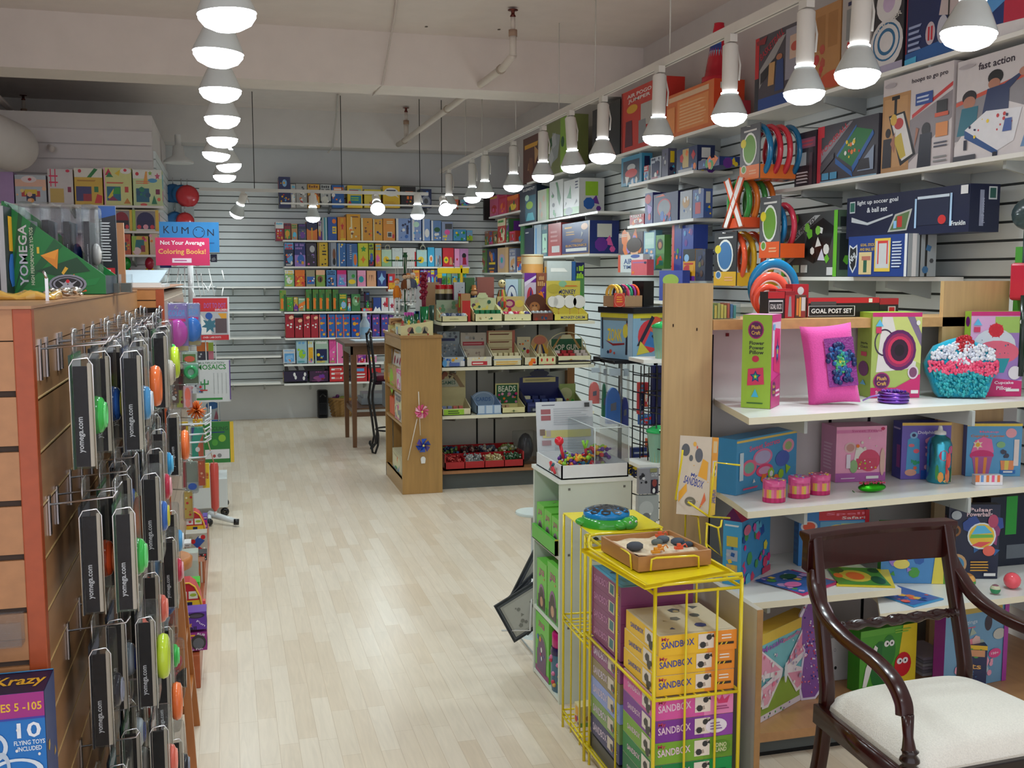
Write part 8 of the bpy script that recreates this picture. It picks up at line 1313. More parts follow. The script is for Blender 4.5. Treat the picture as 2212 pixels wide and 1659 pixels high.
gcard(T,735,830,130,690,5.006,'181c58','long navy cloth hanging behind the grid panel','r .5 0 .6 1 10143c'); gcard(T,610,660,290,590,5.006,'c83c38','red and blue toy pack hanging behind the grid','@red,yellow,sky,navy'); gcard(T,665,705,290,520,5.006,'c02c40','red glossy pack hanging behind the grid','@red,white,orange'); gcard(T,620,728,590,690,5.006,'2c60a8','low blue toy pack behind the grid','@sky,red,lblue')
gcard(T,545,740,900,1040,5.006,'1c2c70','navy pack with silver letters behind the grid','l .1 .5 .9 .8 1 a8b0c0;e .6 .3 .2 .15 b04838'); gcard(T,505,600,1040,1180,5.006,'141c50','dark navy pack lower behind the grid','@navy,blue,yellow'); gcard(T,688,715,820,980,5.006,'e06838','small orange card behind the grid','@purple,yellow')
a = K(T,705,1045,Y=4.9); 
shelf('small white shelf right of the black grid holding the lower green tumbler',[(K(T,615,1045,Y=4.75).x,4.75),(2.4,4.75),(2.4,4.95),(K(T,615,1045,Y=4.75).x,4.95)],K(T,720,1062,Y=4.75).z,group='small shelves by the grid')
shelf('small white shelf right of the tin holding the upper green tumbler',[(K(O,655,1345,Y=4.75).x,4.75),(2.4,4.75),(2.4,4.95),(K(O,655,1345,Y=4.75).x,4.95)],K(O,760,1345,Y=4.75).z,group='small shelves by the grid')
for k_,px_,fy,ty,lab in ((O,905,1340,845,'upper clear tumbler with green lid beside the beech post'),(T,790,1060,690,'lower clear tumbler with green lid beside the beech post')):
    a = K(k_,px_,fy,Y=4.82); h = K(k_,px_,ty,Y=4.82).z-a.z; t = thing('lidded_tumbler',tuple(a),lab,'tumbler','green lidded tumblers'); Mb().lathe([(.04,0),(.058,h*.84)],'8cb8a0','g',20).build('cup',t); Mb().lathe([(.062,h*.82),(.062,h*.88),(.03,h*.96),(.001,h)],'28b05c','g',20,cap=False).build('lid',t); Mb().lathe([(.041,.01),(.047,h*.35)],'a8a868','p',16).build('contents',t)
gcard(T,612,800,1095,1345,4.7,'8c8c94','black and white sports figures pack hanging right of the cabinet','n .05 .4 .6 .9 10 .08 30303c,d8d8dc,202028;r .6 .0 .95 .55 241c30;e .78 .42 .12 .15 8c3c38;T .76 .75 .3 .14 0 d8dce0 GUYS;r .55 .85 .9 1 8c8c60;e .75 .12 .07 .1 e8e8e8')
gcard(T,600,800,1350,1610,4.7,'a4a8a8','clear bubble pack hanging below the sports figures pack','e .4 .5 .35 .3 b8bcbc;e .4 .2 .2 .15 707478;e .6 .3 .05 .04 white')
# clear bags with foam boards
def foam(x0,x1,y0,y1,Y,col,lab,tx0,tx1,ty):
    a = K(T,x0,y1,Y=Y); c = K(T,x1,y0,Y=Y); w,h = c.x-a.x,c.z-a.z; t = thing('foam_board_pack',tuple(a),lab,'toy pack','foam boards in clear bags')
    b0 = K(T,tx0,y1,Y=Y).x-a.x; b1 = K(T,tx1,ty,Y=Y).x-a.x; hh = K(T,tx0,ty,Y=Y).z-a.z; m = (b0+b1)/2; r = (b1-b0)/2
    b = Mb(); b.slab([(b0,0),(b1,0),(b1,hh*.55)]+[(m+r*math.cos(q),hh*.55+hh*.45*math.sin(q)) for q in [math.pi*i/10 for i in range(1,10)]]+[(b0,hh*.55)],0,.02,col); b.add([(m-r*.4,-.001,hh*.35),(m+r*.4,-.001,hh*.38),(m+r*.4,-.001,hh*.6),(m-r*.4,-.001,hh*.55)],[(0,1,2,3)],'70707c'); b.build('foam_board',t)
    b = Mb(); b.box(0,-.01,0,w,.03,h,'white','c'); b.build('clear_bag',t); Mb().tube([(w*.5,.01,h-.005),(w*.5,.01,h+.01),(w*.5,5.42-Y,h+.012)],.003,'black','g',6).build('peg',t); Mb().box(w*.1,-.004,h*.8,w*.9,.0,h*.92,'c8d4dc','p').build('header_card',t)
foam(150,250,120,490,5.3,'f08078','coral foam board in a clear bag left of the grid',150,240,285); foam(270,310,120,620,5.35,'2c9068','green foam board edge in a clear bag',270,305,300); foam(315,450,110,680,5.2,'3c78c8','blue foam board in a clear bag left of the grid',305,440,340); foam(455,520,110,700,5.25,'2c3c98','navy foam board in a clear bag next to the grid',450,515,430)
Mb().box(0,0,0,.4,.3,1.0,'1c1c20','m').build('support_pedestal',loc=(2.13,5.16,.09),label='dark pedestal under the white and yellow tin box',cat='pedestal') if 0 else None
Mb().tube([(0,0,0),(0,0,1.09)],.012,'121216','g').tube([(.25,.1,0),(.25,.1,1.09)],.012,'121216','g').box(-.05,-.02,1.075,.32,.3,1.094,'1c1c20','m').box(-.06,-.04,0,.34,.32,.015,'1c1c20','m').tube([(-.3,.17,K(T,190,118,Y=5.3).z+.01),(.1,.17,K(T,190,118,Y=5.3).z+.01)],.006,'121216','g').build('display_stand',loc=(2.06,5.25,0),label='black stand frame carrying the white and yellow tin box',cat='stand')
# =================== WHITE CABINET WITH CONSTRUCTION TOYS ===================
CX0,CX1,CY0,CY1,CZ = 1.124,1.395,3.436,3.77,.828
t = thing('white_cabinet',(CX0,CY0,0),'pale green white open cabinet of construction toy boxes in the middle','cabinet'); w_,d_ = CX1-CX0,CY1-CY0
b = Mb(); b.box(0,0,0,w_,.016,CZ-.014,'d0d8c8','l')
for x,z in ((.03,.79),(.24,.79),(.03,.55),(.03,.28)): b.box(x,-.0015,z,x+.008,0,z+.008,'6c6c64','m')
b.build('front_panel',t); Mb().box(0,d_-.016,0,w_,d_,CZ-.014,'c8d0c4','l').build('rear_panel',t); Mb().box(w_-.01,.016,0,w_,d_-.016,CZ-.014,'c8ccc4','l').build('back_board',t)
Mb().box(-.006,-.004,CZ-.014,w_+.006,d_+.004,CZ,'e4e8e0','l').build('top_board',t)
for z in (.02,.278,.548): Mb().box(0,.016,z-.014,w_-.01,d_-.016,z,'d8e0d4','l').build('shelf',t)
gart = 'r .0 .0 1 .14 4c9c38;e .5 .3 .3 .24 8c5c8c;e .5 .28 .24 .2 3c3430;r .15 .03 .85 .3 3c3430;e .5 .18 .15 .1 c89c78;T .5 .78 .5 .12 0 c83c88 ZOOB;n .2 .65 .8 .72 2 .05 e86c38,8c3c9c'
def gbox(y,z,w,h,lab,dp=.2,art=None): carton('construction_set',lab,'toy box',(CX0+.004,y,z+.0005),-math.pi/2,w,h,dp,'6cc444',art or gart,side='n .2 .2 .8 .8 5 .1 a04890,4c9c38,e8842c',top='n .1 .1 .9 .9 5 .1 b8608c,4c9c38',group='green construction sets')
tb = thing('display_tray',(CX0-.012,CY0+.02,.548),'lime green shelf tray holding three small construction sets','display tray'); Mb().box(0,0,0,.012,.29,.055,'58b83c').box(0,0,0,.2,.29,.003,'58b83c').box(0,0,0,.2,.004,.06,'c8c83c').build('body',tb)
for i,y in enumerate((3.735,3.64,3.545)): gbox(y,.552,.09,.135-.005*i,'small green construction set with window, %s in the lime tray' % ('left','middle','right')[i])
carton('construction_set','dark violet toy with green straps hanging in the top compartment','toy',(1.3,3.6,.56),0,.06,.2,.05,'5c3c68','r .1 .5 .2 1 60c040;r .8 .5 .9 1 60c040;e .5 .25 .35 .15 e07c38')
gbox(3.73,.279,.125,.19,'medium green construction set, left on the middle shelf'); gbox(3.595,.279,.13,.215,'medium green construction set, right on the middle shelf')
gbox(3.745,.021,.17,.235,'large green construction set on the bottom shelf of the cabinet',art='r .0 .0 1 .1 8c2c70;e .5 .4 .36 .3 4c8c34;e .5 .38 .3 .26 5c2c60;r .12 .06 .8 .4 5c2c60;T .45 .84 .45 .09 0 c83c88 ZOOB;n .2 .2 .7 .6 8 .06 e8842c,3c60b0,d83c78,d8d8d0')
t = thing('toy_jar',(CX0+.04,3.52,.021),'tall clear jar with magenta lid of linking pieces in the cabinet','jar'); Mb().lathe([(.04,0),(.044,.03),(.044,.15),(.036,.165)],'486c80','g',20).build('jar_body',t); Mb().lathe([(.038,.165),(.04,.17),(.04,.215),(.036,.22)],'b8186c','g',20).build('lid',t); Mb().lathe([(.045,.14),(.046,.15),(.042,.166)],'28204c','g',20).build('collar',t)
b = Mb(); rr = random.Random(2)
for i in range(26): o_ = rr.uniform(0,6.28); b.ball((.044*math.cos(o_),.044*math.sin(o_),rr.uniform(.01,.13)),.009,rr.choice(['c83c50','3c98c0','5cb050','d8a850','d878a0']),'g',8)
b.build('linking_pieces',t,kind='stuff')
# tray on top with linked pieces
zc0 = CZ+.001; t = thing('demo_tray',(CX0+.006,CY0+.004,zc0),'white plastic demonstration tray with clear cover on top of the white cabinet','tray'); tw,td,th = .255,.31,.05
Mb().box(0,0,0,tw,td,.004,'e0e4e4','g').box(0,0,0,tw,.005,th,'dfe3e4','g').box(0,td-.005,0,tw,td,th,'dfe3e4','g').box(0,0,0,.005,td,th,'dfe3e4','g').box(tw-.005,0,0,tw,td,th,'dfe3e4','g').build('base',t)
b = Mb(); b.box(.125,.002,th,tw,td-.005,th+.13,'white','c'); b.build('clear_cover',t)
b = Mb(); 
for s_,e_ in (((.125,0,th),(.125,0,th+.13)),((tw,0,th),(tw,0,th+.13)),((.125,0,th+.13),(tw,0,th+.13)),((tw,0,th+.13),(tw,td-.01,th+.13)),((.125,td-.01,th+.13),(.125,0,th+.13))): b.tube([s_,e_],.0018,'d8e4e4','g',4)
b.build('cover_edges',t)
b = Mb(); b.x = Matrix.Rotation(math.radians(-8),4,'X'); b.box(0,0,0,.23,.004,.24,'d8dcdc'); Face(b,(0,0,0),(1,0,0),(0,0,1),.23,.24).art('r 0 0 1 1 ccd2d4;l .1 .93 .35 .96 1 445;r .08 .8 .25 .88 a05c60;r .08 .7 .25 .78 a05c60;l .3 .62 .95 .9 8 b0b8bc;r .1 .42 .95 .54 c8c47c;r .05 .46 .14 .56 806c5c;r .16 .44 .24 .54 b0a8a0;l .3 .2 .95 .4 5 b4bcc0;r .08 .3 .24 .38 a8888c;r .85 .9 .94 .97 404444'); b.build('instruction_card',loc=(CX0+.012,CY0+.31,zc0+.0),label='white instruction card leaning up at the back of the demonstration tray',cat='card')
rr = random.Random(11)
def zoob(n,x0,x1,y0,y1,z,h,lab,loc):
    t = thing('linked_toy',loc,lab,'construction toy'); cs = ['5c2c8c','5c2c8c','c8283c','e88c28','8cc838','28688c','d8b830']
    for c_ in range(7):
        b = Mb()
        for i in range(n//7): x,y,zz = rr.uniform(x0,x1),rr.uniform(y0,y1),z+rr.uniform(0,h); b.ball((x,y,zz),.009,cs[c_],'g',8); q = Vector((rr.gauss(0,1),rr.gauss(0,1),rr.gauss(0,.6))).normalized()*.022; b.tube([(x,y,zz),(x+q.x,y+q.y,max(.006,zz+q.z))],.0045,cs[c_],'g',6)
        b.build({0: 'violet',1: 'violet',2: 'red',3: 'orange',4: 'lime',5: 'teal',6: 'yellow'}[c_]+'_links',t)
    return t
t = zoob(84,.0,.11,.0,.1,.012,.055,'tangle of purple, orange and green linked balls in the white tray',(CX0+.03,CY0+.05,zc0+.004))
Mb().tube([(.005,.02,.06),(-.008,.02,.115)],.006,'c82838','g').build('red_arm',t); Mb().ball((-.012,.02,.125),.017,'d82838','g',14).build('red_knob',t); Mb().tube([(.1,.04,.06),(.095,.04,.095)],.005,'b02c40','g').tube([(.095,.04,.09),(.085,.04,.12)],.005,'8cd040','g').tube([(.095,.04,.09),(.105,.04,.12)],.005,'8cd040','g').build('green_claw',t)
zoob(42,.0,.09,.0,.08,.012,.07,'second group of linked balls inside the clear cover',(CX0+.15,CY0+.12,zc0+.004))
t = thing('linked_toy',(CX0+.005,CY0-.0,zc0+.02),'red and teal linked figure stuck on the left side of the tray','construction toy'); Mb().tube([(-.012,.09,.03),(-.015,.03,-.0)],.005,'c8303c','g').tube([(-.012,.1,.0),(-.014,.05,.03)],.005,'30606c','g').tube([(-.012,.07,.0),(-.014,.09,.03)],.005,'d85050','g').build('links',t)
PL = P(1152,1110,Y=4.15); b = Mb(); b.lathe([(.075,0),(.078,.006),(.075,.012)],'d0dcd8','g',30); b.build('round_plate',loc=PL,label='pale round plastic plate sticking out behind the cabinet',cat='plate'); Mb().lathe([(.05,0),(.01,.01),(.01,PL[2])],'c8d0cc','g',16).build('plate_stand',loc=(PL[0],PL[1],0),label='thin pale stand under the round plate',cat='stand')
# framed certificates in a rack beside the cabinet
def frame_(cx_,cy_,y,s,rot,lab,h=1.25):
    c_ = P(cx_,cy_,Y=y); t = thing('framed_certificate',tuple(c_),lab,'picture frame','dark frames turned on their corners'); R_ = Matrix.Rotation(math.radians(rot),4,'Y'); w,hh = s,s*h
    b = Mb(); b.x = R_; b.box(-w/2,0,-hh/2,w/2,.012,hh/2,'33363a','g'); Face(b,(-w/2,0,-hh/2),(1,0,0),(0,0,1),w,hh).art('r .05 .04 .95 .96 50545a;r .09 .07 .91 .93 26282c;n .06 .05 .94 .95 0 .01 grey'); b.build('frame',t)
    b = Mb(); b.x = R_; b.box(-w*.4,-.002,-hh*.42,w*.4,0,hh*.42,'a4a49c','g'); Face(b,(-w*.4,-.002,-hh*.42),(1,0,0),(0,0,1),w*.8,hh*.84,'g').art('r .06 .05 .94 .95 b4b4ac;l .3 .6 .7 .75 2 707068;n .2 .2 .8 .45 6 .06 84847c'); b.build('print',t)
frame_(1170,1252,4.0,.18,28,'dark framed certificate standing on its corner, highest of three'); frame_(1152,1300,3.97,.18,48,'dark framed certificate below the highest one'); frame_(1140,1318,3.93,.18,62,'dark framed certificate lowest and furthest left')
b = Mb(); q0,q1,q2,q3 = P(1145,1362,Y=3.9),P(1085,1362,Y=3.95),P(1175,1440,Z=.005),P(1150,1250,Y=3.95); o_ = q0.copy(); b.tube([q3-o_,q0-o_,q1-o_],.004,'d8d8d4','g',6); b.tube([q1-o_,P(1112,1362,Z=.01)-o_+Vector((0,0,0)),q2-o_],.004,'c8ccc8','g',6); b.build('frame_rack',loc=o_,label='thin white wire rack holding the dark frames',cat='rack')
# =================== YELLOW WIRE RACKS ===================
YL = 'e6cf26'
def wires(t,segs,r=.0042,nm='wire'):
    for s_ in segs: Mb().tube([Vector(q) for q in s_],r,YL,'g',8).build(nm,t)
RX0,RX1,RY0,RY1,RZT = 1.066,1.317,2.45,3.0,.741; w,d = RX1-RX0,RY1-RY0
t = thing('wire_rack',(RX0,RY0,0),'front yellow wire rack packed with sandbox play set boxes','wire rack')
for x,y in ((0,0),(w,0),(0,d),(w,d)): Mb().tube([(x,y,0),(x,y,RZT)],.0055,YL,'g',8).build('corner_upright',t)
for x in (w*.36,w*.72): wires(t,[[(x,0,.06),(x,0,RZT-.02)]],.0035)
for y in (d*.5,): wires(t,[[(w,y,.06),(w,y,RZT)],[(0,y,.06),(0,y,RZT)]],.0035)
for z in (RZT,RZT-.025,.425,.06):
    wires(t,[[(0,0,z),(w,0,z)],[(0,d,z),(w,d,z)],[(0,0,z),(0,d,z)],[(w,0,z),(w,d,z)]],.0045)
for z in (.425,.06):
    for x in [w*i/6 for i in range(1,6)]: wires(t,[[(x,0,z),(x,d,z)]],.0028)
wires(t,[[(0,.0,RZT),(0,0,RZT+.012),(w*.5,0,RZT+.012),(w,0,RZT+.012),(w,0,RZT)]],.0045)
# yellow pan on top
t = thing('yellow_shelf_pan',(RX0,RY0,RZT+.012),'bright yellow metal pan lying across the front wire rack top','metal shelf'); pan = [K(H,*q,Z=RZT+.013)-Vector((RX0,RY0,RZT+.013)) for q in ((485,703),(765,868),(1140,800),(860,650))]
b = Mb(); v = [(q.x,q.y,0) for q in pan]+[(q.x,q.y,.004) for q in pan]; b.add(v,[(3,2,1,0),(4,5,6,7),(0,1,5,4),(1,2,6,5),(2,3,7,6),(3,0,4,7)],'efd81c','g'); b.build('plate',t)
lip = [Vector((q.x,q.y,.018)) for q in pan]; b = Mb()
for i in range(4): q,q2 = pan[i],pan[(i+1) % 4]; b.add([(q.x,q.y,.004),(q2.x,q2.y,.004),(q2.x,q2.y,.012),(q.x,q.y,.012)],[(0,1,2,3),(3,2,1,0)],'e0c81c','g')
b.build('rim',t)
# wooden sandbox demo tray
zs0 = RZT+.02; o_ = K(H,735,792,Z=zs0); w2 = (K(H,1058,757,Z=zs0)-o_).length; ang = math.atan2(K(H,1058,757,Z=zs0).y-o_.y,K(H,1058,757,Z=zs0).x-o_.x); d2 = (K(H,603,690,Z=zs0)-o_).length*.98; hs = .042
t = thing('sandbox_tray',tuple(o_),'wooden sandbox tray with sand, stones and diggers on the yellow pan','sand tray',rz=ang)
Mb().box(0,0,0,w2,.008,hs,'b07c4c','W').box(0,d2-.008,0,w2,d2,hs,'b07c4c','W').box(0,.008,0,.008,d2-.008,hs,'b07c4c','W').box(w2-.008,.008,0,w2,d2-.008,hs,'b07c4c','W').add([(.0,0,hs),(.03,0,hs),(0,.035,hs)],[(0,1,2)],'b07c4c','W').build('frame',t,bevel=.001)
b = Mb(); n = 16; rr = random.Random(6); V = []
for i in range(n+1):
    for j in range(n+1): V.append((.008+(w2-.016)*i/n,.008+(d2-.016)*j/n,.028+.003*math.sin(i*.9+j*1.3)+rr.uniform(-.001,.001)))
b.add(V,[(i*(n+1)+j,(i+1)*(n+1)+j,(i+1)*(n+1)+j+1,i*(n+1)+j+1) for i in range(n) for j in range(n)],['dcc8ac','e0d0b4','d8c4a6'],'m',True); b.build('sand',t,kind='stuff')
for i,(x,y,r,c_,lab) in enumerate(((.045,.11,.02,'4c5058','dark grey stone at the left in the wooden sandbox'),(.13,.14,.014,'646c68','grey green stone in the middle of the wooden sandbox'),(.16,.16,.016,'5c646c','slate stone at the back of the wooden sandbox'),(.185,.12,.017,'4c5460','blue grey stone at the right of the wooden sandbox'),(.2,.09,.013,'3c4450','small dark stone at the right edge of the wooden sandbox'))):
    b = Mb(); b.ball((0,0,0),r,c_,'m',10,(1.3,1,.65)); b.build('pebble',loc=tuple(Vector(o_)+Matrix.Rotation(ang,3,'Z')@Vector((x,y,.03+r*.5))),label=lab,cat='stone',group='stones in the sandbox')
for x,y,c_,lab in ((.1,.07,'e89030','small orange yellow digger in the sandbox'),(.075,.045,'e8a038','small orange loader at the front of the sandbox'),(.155,.06,'e85c38','small red orange cone in the sandbox'),(.17,.2,'e8643c','tiny orange truck at the back of the sandbox')):
    tt = thing('toy_digger',tuple(Vector(o_)+Matrix.Rotation(ang,3,'Z')@Vector((x,y,.034))),lab,'toy vehicle'); Mb().box(-.012,-.006,0,.012,.006,.008,c_,'g').box(-.004,-.005,.008,.006,.005,.016,c_,'g').build('body',tt,bevel=.001); Mb().tube([(.01,0,.008),(.02,0,.014),(.026,0,.004)],.002,c_,'g',6).build('digger_arm',tt)
# wire holders clasping the wooden tray and the tall sign holder
t = thing('tray_holder',(0,0,0),'yellow wire loops clasping the wooden sandbox tray','wire holder'); t.location = tuple(o_)
def hp(x,y,Z=None,Y=None): return K(H,x,y,**({'Z': Z} if Z is not None else {'Y': Y}))-Vector(o_)
fy = o_.y-.008
wires(t,[[hp(790,785,Y=fy),hp(795,735,Y=fy),hp(815,728,Y=fy),hp(985,718,Y=fy+.01),hp(1002,722,Y=fy+.01),hp(1003,775,Y=fy+.01)]],.003)
lx = o_.x-.006
wires(t,[[K(H,705,780,X=lx)-Vector(o_),K(H,700,715,X=lx)-Vector(o_),K(H,690,705,X=lx)-Vector(o_),K(H,630,665,X=lx)-Vector(o_),K(H,620,668,X=lx)-Vector(o_),K(H,620,710,X=lx)-Vector(o_)]],.003)
zr = RZT+.035
wires(t,[[hp(515,660,Z=zr),hp(520,632,Z=zr),hp(560,622,Z=zr),hp(800,612,Z=zr)],[hp(515,660,Z=zr),hp(520,685,Z=zr-.01),hp(780,850,Z=zr-.02),hp(830,850,Z=zr-.02),hp(1180,815,Z=zr-.02)]],.004)
# tilted sign box in its wire holder
zb_ = .84; Yb_ = 2.78
c0 = P(1530,1116,Y=Yb_); l0 = P(1461,1079,Y=Yb_+.06); r0 = P(1577,1119,Y=Yb_+.09)
ang2 = math.atan2(c0.y-l0.y,c0.x-l0.x); wf = Vector((c0.x-l0.x,c0.y-l0.y)).length; hf = P(1560,945,Y=Yb_).z-c0.z
def sbox(lab,loc,ang_,w,h,d,front,side,col,scol,name='sandbox_set',tilt=0,lean=0,top=None,grp=None,tcol='d8c8a8',depth_art=None):
    return carton(name,lab,'toy box',loc,ang_,w,h,d,col,front,side=side,scol=scol,tilt=tilt,lean=lean,top=top,tcol=tcol,group=grp,right=depth_art if depth_art is not None else side)
sand_front = 'r 0 0 1 1 d4c8b4;T .5 .5 .2 .06 -8 3c4c98 My;T .5 .42 .62 .1 -14 3c4c98 SANDBOX;e .2 .82 .13 .08 585c60;e .62 .76 .12 .09 5c6068;e .38 .72 .06 .04 606468;p e8a828 .62 .5 .9 .45 .92 .68 .75 .72;p e8a828 .05 .15 .3 .3 .28 .4 .05 .28;e .42 .17 .17 .06 706c58;l .33 .14 .52 .2 2 a8a488;p e06c38 .7 .08 .9 .2 .85 .3;e .48 .9 .05 .03 e8b040;e .56 .86 .02 .02 e05838;n .05 .05 .95 .95 6 .02 e8b040,d8d0c0'
sand_side = 'r 0 .6 1 1 f0a438;T .5 .82 .16 .5 0 e8d8c0 BIG;r .1 .38 .9 .58 e0d4c8;n .15 .4 .85 .56 6 .12 303030,d8a040,8c8c8c;T .5 .18 .7 .12 78 4c5cb0 My SANDBOX'
ts = sbox('yellow My Sandbox sign box tilted up in a yellow wire holder',(l0.x,l0.y,c0.z-.0),ang2,wf,hf,.1,sand_front,'r 0 0 1 1 ecc030;r 0 .55 1 1 f0a438;r .2 .8 .8 .95 e8c890;r .2 .5 .85 .7 e0d4c8;n .25 .52 .8 .68 5 .1 333,c8963c;T .5 .25 .42 .35 85 3c4ca0 SANDBOX','d4c8b4','ecc030',tilt=9,lean=0)
t = thing('sign_holder',tuple(c0),'tall yellow wire holder cradling the tilted sandbox sign box','wire holder')
H_ = lambda x,y,Y: K(H,x,y,Y=Y)-c0
wires(t,[[H_(1185,318,Yb_-.03),H_(1075,305,Yb_-.04),H_(1048,545,Yb_-.02),H_(1140,552,Yb_+.05)],[H_(932,250,Yb_+.02),H_(928,290,Yb_+.02),H_(900,468,Yb_+.04),H_(905,472,Yb_+.06)],[H_(955,480,Yb_),H_(1048,545,Yb_-.02)],[H_(1040,575,Yb_),H_(1035,665,Yb_),H_(1105,722,Yb_),H_(1088,595,Yb_),H_(1035,575,Yb_)],[H_(1105,560,Yb_+.02),H_(1100,590,Yb_+.01),H_(1088,595,Yb_)],[H_(943,640,Yb_+.08),H_(945,535,Yb_+.06),H_(1000,545,Yb_+.06),H_(1010,665,Yb_+.06)],[H_(1000,545,Yb_+.06),H_(1008,535,Yb_+.03)],[H_(1035,665,Yb_),H_(1060,780,Yb_-.1)]],.0032)
# boxes in the front rack
def stackbox(lab,x,y,z,w,d,h,cf,cs,tag_,tcol='d8cbb0',grp=None,left=None,words='BIG'):
    fa = 'r .62 0 1 1 %s;T .24 .55 .42 .34 3 %s SANDBOX;T .08 .8 .1 .22 0 c03c58 My;r .5 .18 .7 .92 e8dccc;n .52 .2 .69 .85 6 .035 333,b0a090,d8963c;%s' % (cs,'3c4aa0' if cf[0] in 'ef' else 'e8c8d8',tag_)
    sa = 'T .35 .5 .4 .26 4 %s SANDBOX;r .6 .15 .85 .9 e8dccc;n .62 .2 .83 .85 5 .05 333,c8b8a0,%s' % ('3c4aa0' if cf[0] in 'ef' else 'e8c8d8',cs)
    return carton('sandbox_set',lab,'toy box',(x,y,z),0,w,h,d,cf,fa,side=left or sa,scol=cf if left is None else cs,tcol=tcol,top='r .04 .04 .96 .96 %s;n .1 .1 .9 .9 9 .07 e8963c,6c6c64,545c60,b09c70,2c3c80' % tcol,group=grp,right='')
bb = 'l .8 .55 .95 .85 2 f0e4d0;r .76 .3 .96 .42 302820;p e8c030 .78 .3 .8 .3 .82 .42 .8 .42;p e8c030 .84 .3 .86 .3 .88 .42 .86 .42'
x0,y0 = RX0+.012,RY0+.012; ww = .228; hb_ = .055
for i,nm in enumerate(('lowest','middle','top')): stackbox('yellow orange big builder sandbox set, %s of three at the rack front' % nm,x0+.003*i,y0+.004*(i % 2),.43+hb_*i+.0005*i,ww,.235,hb_,'f0c02c','ee9434',bb,grp='orange sandbox sets')
for i,nm in enumerate(('lowest','second','third','top')): carton('sandbox_set','mauve sandbox set, %s of four at the back of the rack' % nm,'toy box',(x0+.0,y0+.262,.43+hb_*i+.0005*i),0,ww,hb_,.245,'84406c','',side='T .33 .5 .5 .4 4 c080a8 SANDBOX;r .6 .2 .8 .85 c8b8a0;p 1c6c70 .64 .3 .76 .28 .77 .78 .65 .8;l .86 .4 .96 .6 2 c8a0b8',scol='84406c',right='',tcol='3c8cac' if i == 3 else '84406c',top='r .05 .05 .95 .95 2c7898;n .1 .1 .9 .9 10 .08 4c9c50,a0582c,1c3c5c,c8a058' if i == 3 else '',group='mauve sandbox sets')
low = [('108040','10984c','green','dark green'),('78a830','6c9c2c','DINO','lime green dino land'),('7c3494','9448a8','x','purple princess'),('d858a0','e888b8','x','pink princess')]
for i,(cf,cs,wd,ds) in enumerate(low):
    tg = {'DINO': 'e .85 .5 .12 .32 5c8c28;T .85 .6 .14 .2 0 e0e0b0 DINO;T .85 .38 .14 .2 0 e0e0b0 LAND','x': 'e .78 .5 .14 .34 ece4ec;l .7 .3 .86 .7 3 8c6ca8' if i == 2 else 'p d0386c .8 .5 .92 .5 .95 .85 .88 .65 .85 .9 .82 .65 .77 .85;l .76 .2 .96 .42 2 a04878','green': 'l .8 .3 .95 .6 1 0c5c30'}[wd]
    stackbox('%s sandbox set in the lower front stack of the rack' % ds,x0,y0,.424-.062*(4-i)+.0,ww,.235,.0605,cf,cs,tg)
stackbox('deep green sandbox set, lowest in the lower front stack',x0,y0,.424-.062*5,ww,.235,.0605,'0c7040','108848','')
for i,(cf,ds) in enumerate((('3c3c68','dark slate'),('7c9c58','sage green'),('8c9cd0','pale periwinkle'),('8c7c58','olive brown'),('8c4878','plum mauve'))):
    carton('sandbox_set',ds+' sandbox set in the lower back stack of the rack','toy box',(x0,y0+.262,.424-.062*(5-i)),0,ww,.0605,.245,cf,'',side='T .33 .5 .5 .4 4 d8c8d8 SANDBOX;r .6 .2 .8 .85 d0c4b0;n .62 .3 .78 .8 4 .05 b04838,2c6c70,333;l .86 .4 .96 .6 2 d8d0d8',scol=cf,right='',group='sets in the lower back stack')
b = Mb(); b.box(0,0,0,w-.02,d-.02,.004,'c8b424','g'); b.build('rack_floor_sheet',bpy.data.objects['wire_rack'],(.01,.01,.055))
Mb().box(0,0,0,w-.03,d-.04,.045,'40403c','p').build('sandbox_set',loc=(RX0+.012,RY0+.016,.062),label='flat grey carton at the very bottom of the front rack',cat='toy box')
# rear yellow rack with the turtle
zp = .752; a_,b_,c_,d_ = [K(N,*q,Z=zp) for q in ((500,1335),(810,1570),(1620,1495),(1290,1300))]
t = thing('wire_rack',(b_.x,b_.y,0),'rear yellow wire rack with flat yellow top under the turtle box','wire rack'); o2 = Vector((b_.x,b_.y,0))
v = [(q.x-o2.x,q.y-o2.y,zp-.003) for q in (b_,c_,d_,a_)]+[(q.x-o2.x,q.y-o2.y,zp) for q in (b_,c_,d_,a_)]
b = Mb(); b.add(v,[(3,2,1,0),(4,5,6,7),(0,1,5,4),(1,2,6,5),(2,3,7,6),(3,0,4,7)],'f0dc1c','g'); b.build('top_plate',t)
B_,C_,D_,A_ = [Vector(q) for q in v[:4]]
for q in (A_,B_,C_,D_): i_ = q*.97; Mb().tube([(i_.x,i_.y,0),(i_.x,i_.y,zp-.003)],.0045,YL,'g',8).build('corner_upright',t)
for f_ in (.33,.66): q = (A_*(1-f_)+B_*f_)*.99; wires(t,[[(q.x,q.y,.02),(q.x,q.y,zp-.004)]],.003)
for z in (.04,.06,.38,.4):
    for s_,e_ in ((A_,B_),(B_,C_),(C_,D_),(D_,A_)): wires(t,[[(s_.x*.98,s_.y*.98,z),(e_.x*.98,e_.y*.98,z)]],.0035)
for z in (.04,.38):
    for i in range(1,8): f_ = i/8; s_ = A_*(1-f_)+B_*f_; e_ = D_*(1-f_)+C_*f_; wires(t,[[(s_.x,s_.y,z),(e_.x,e_.y,z)]],.0024)
rr = random.Random(21)
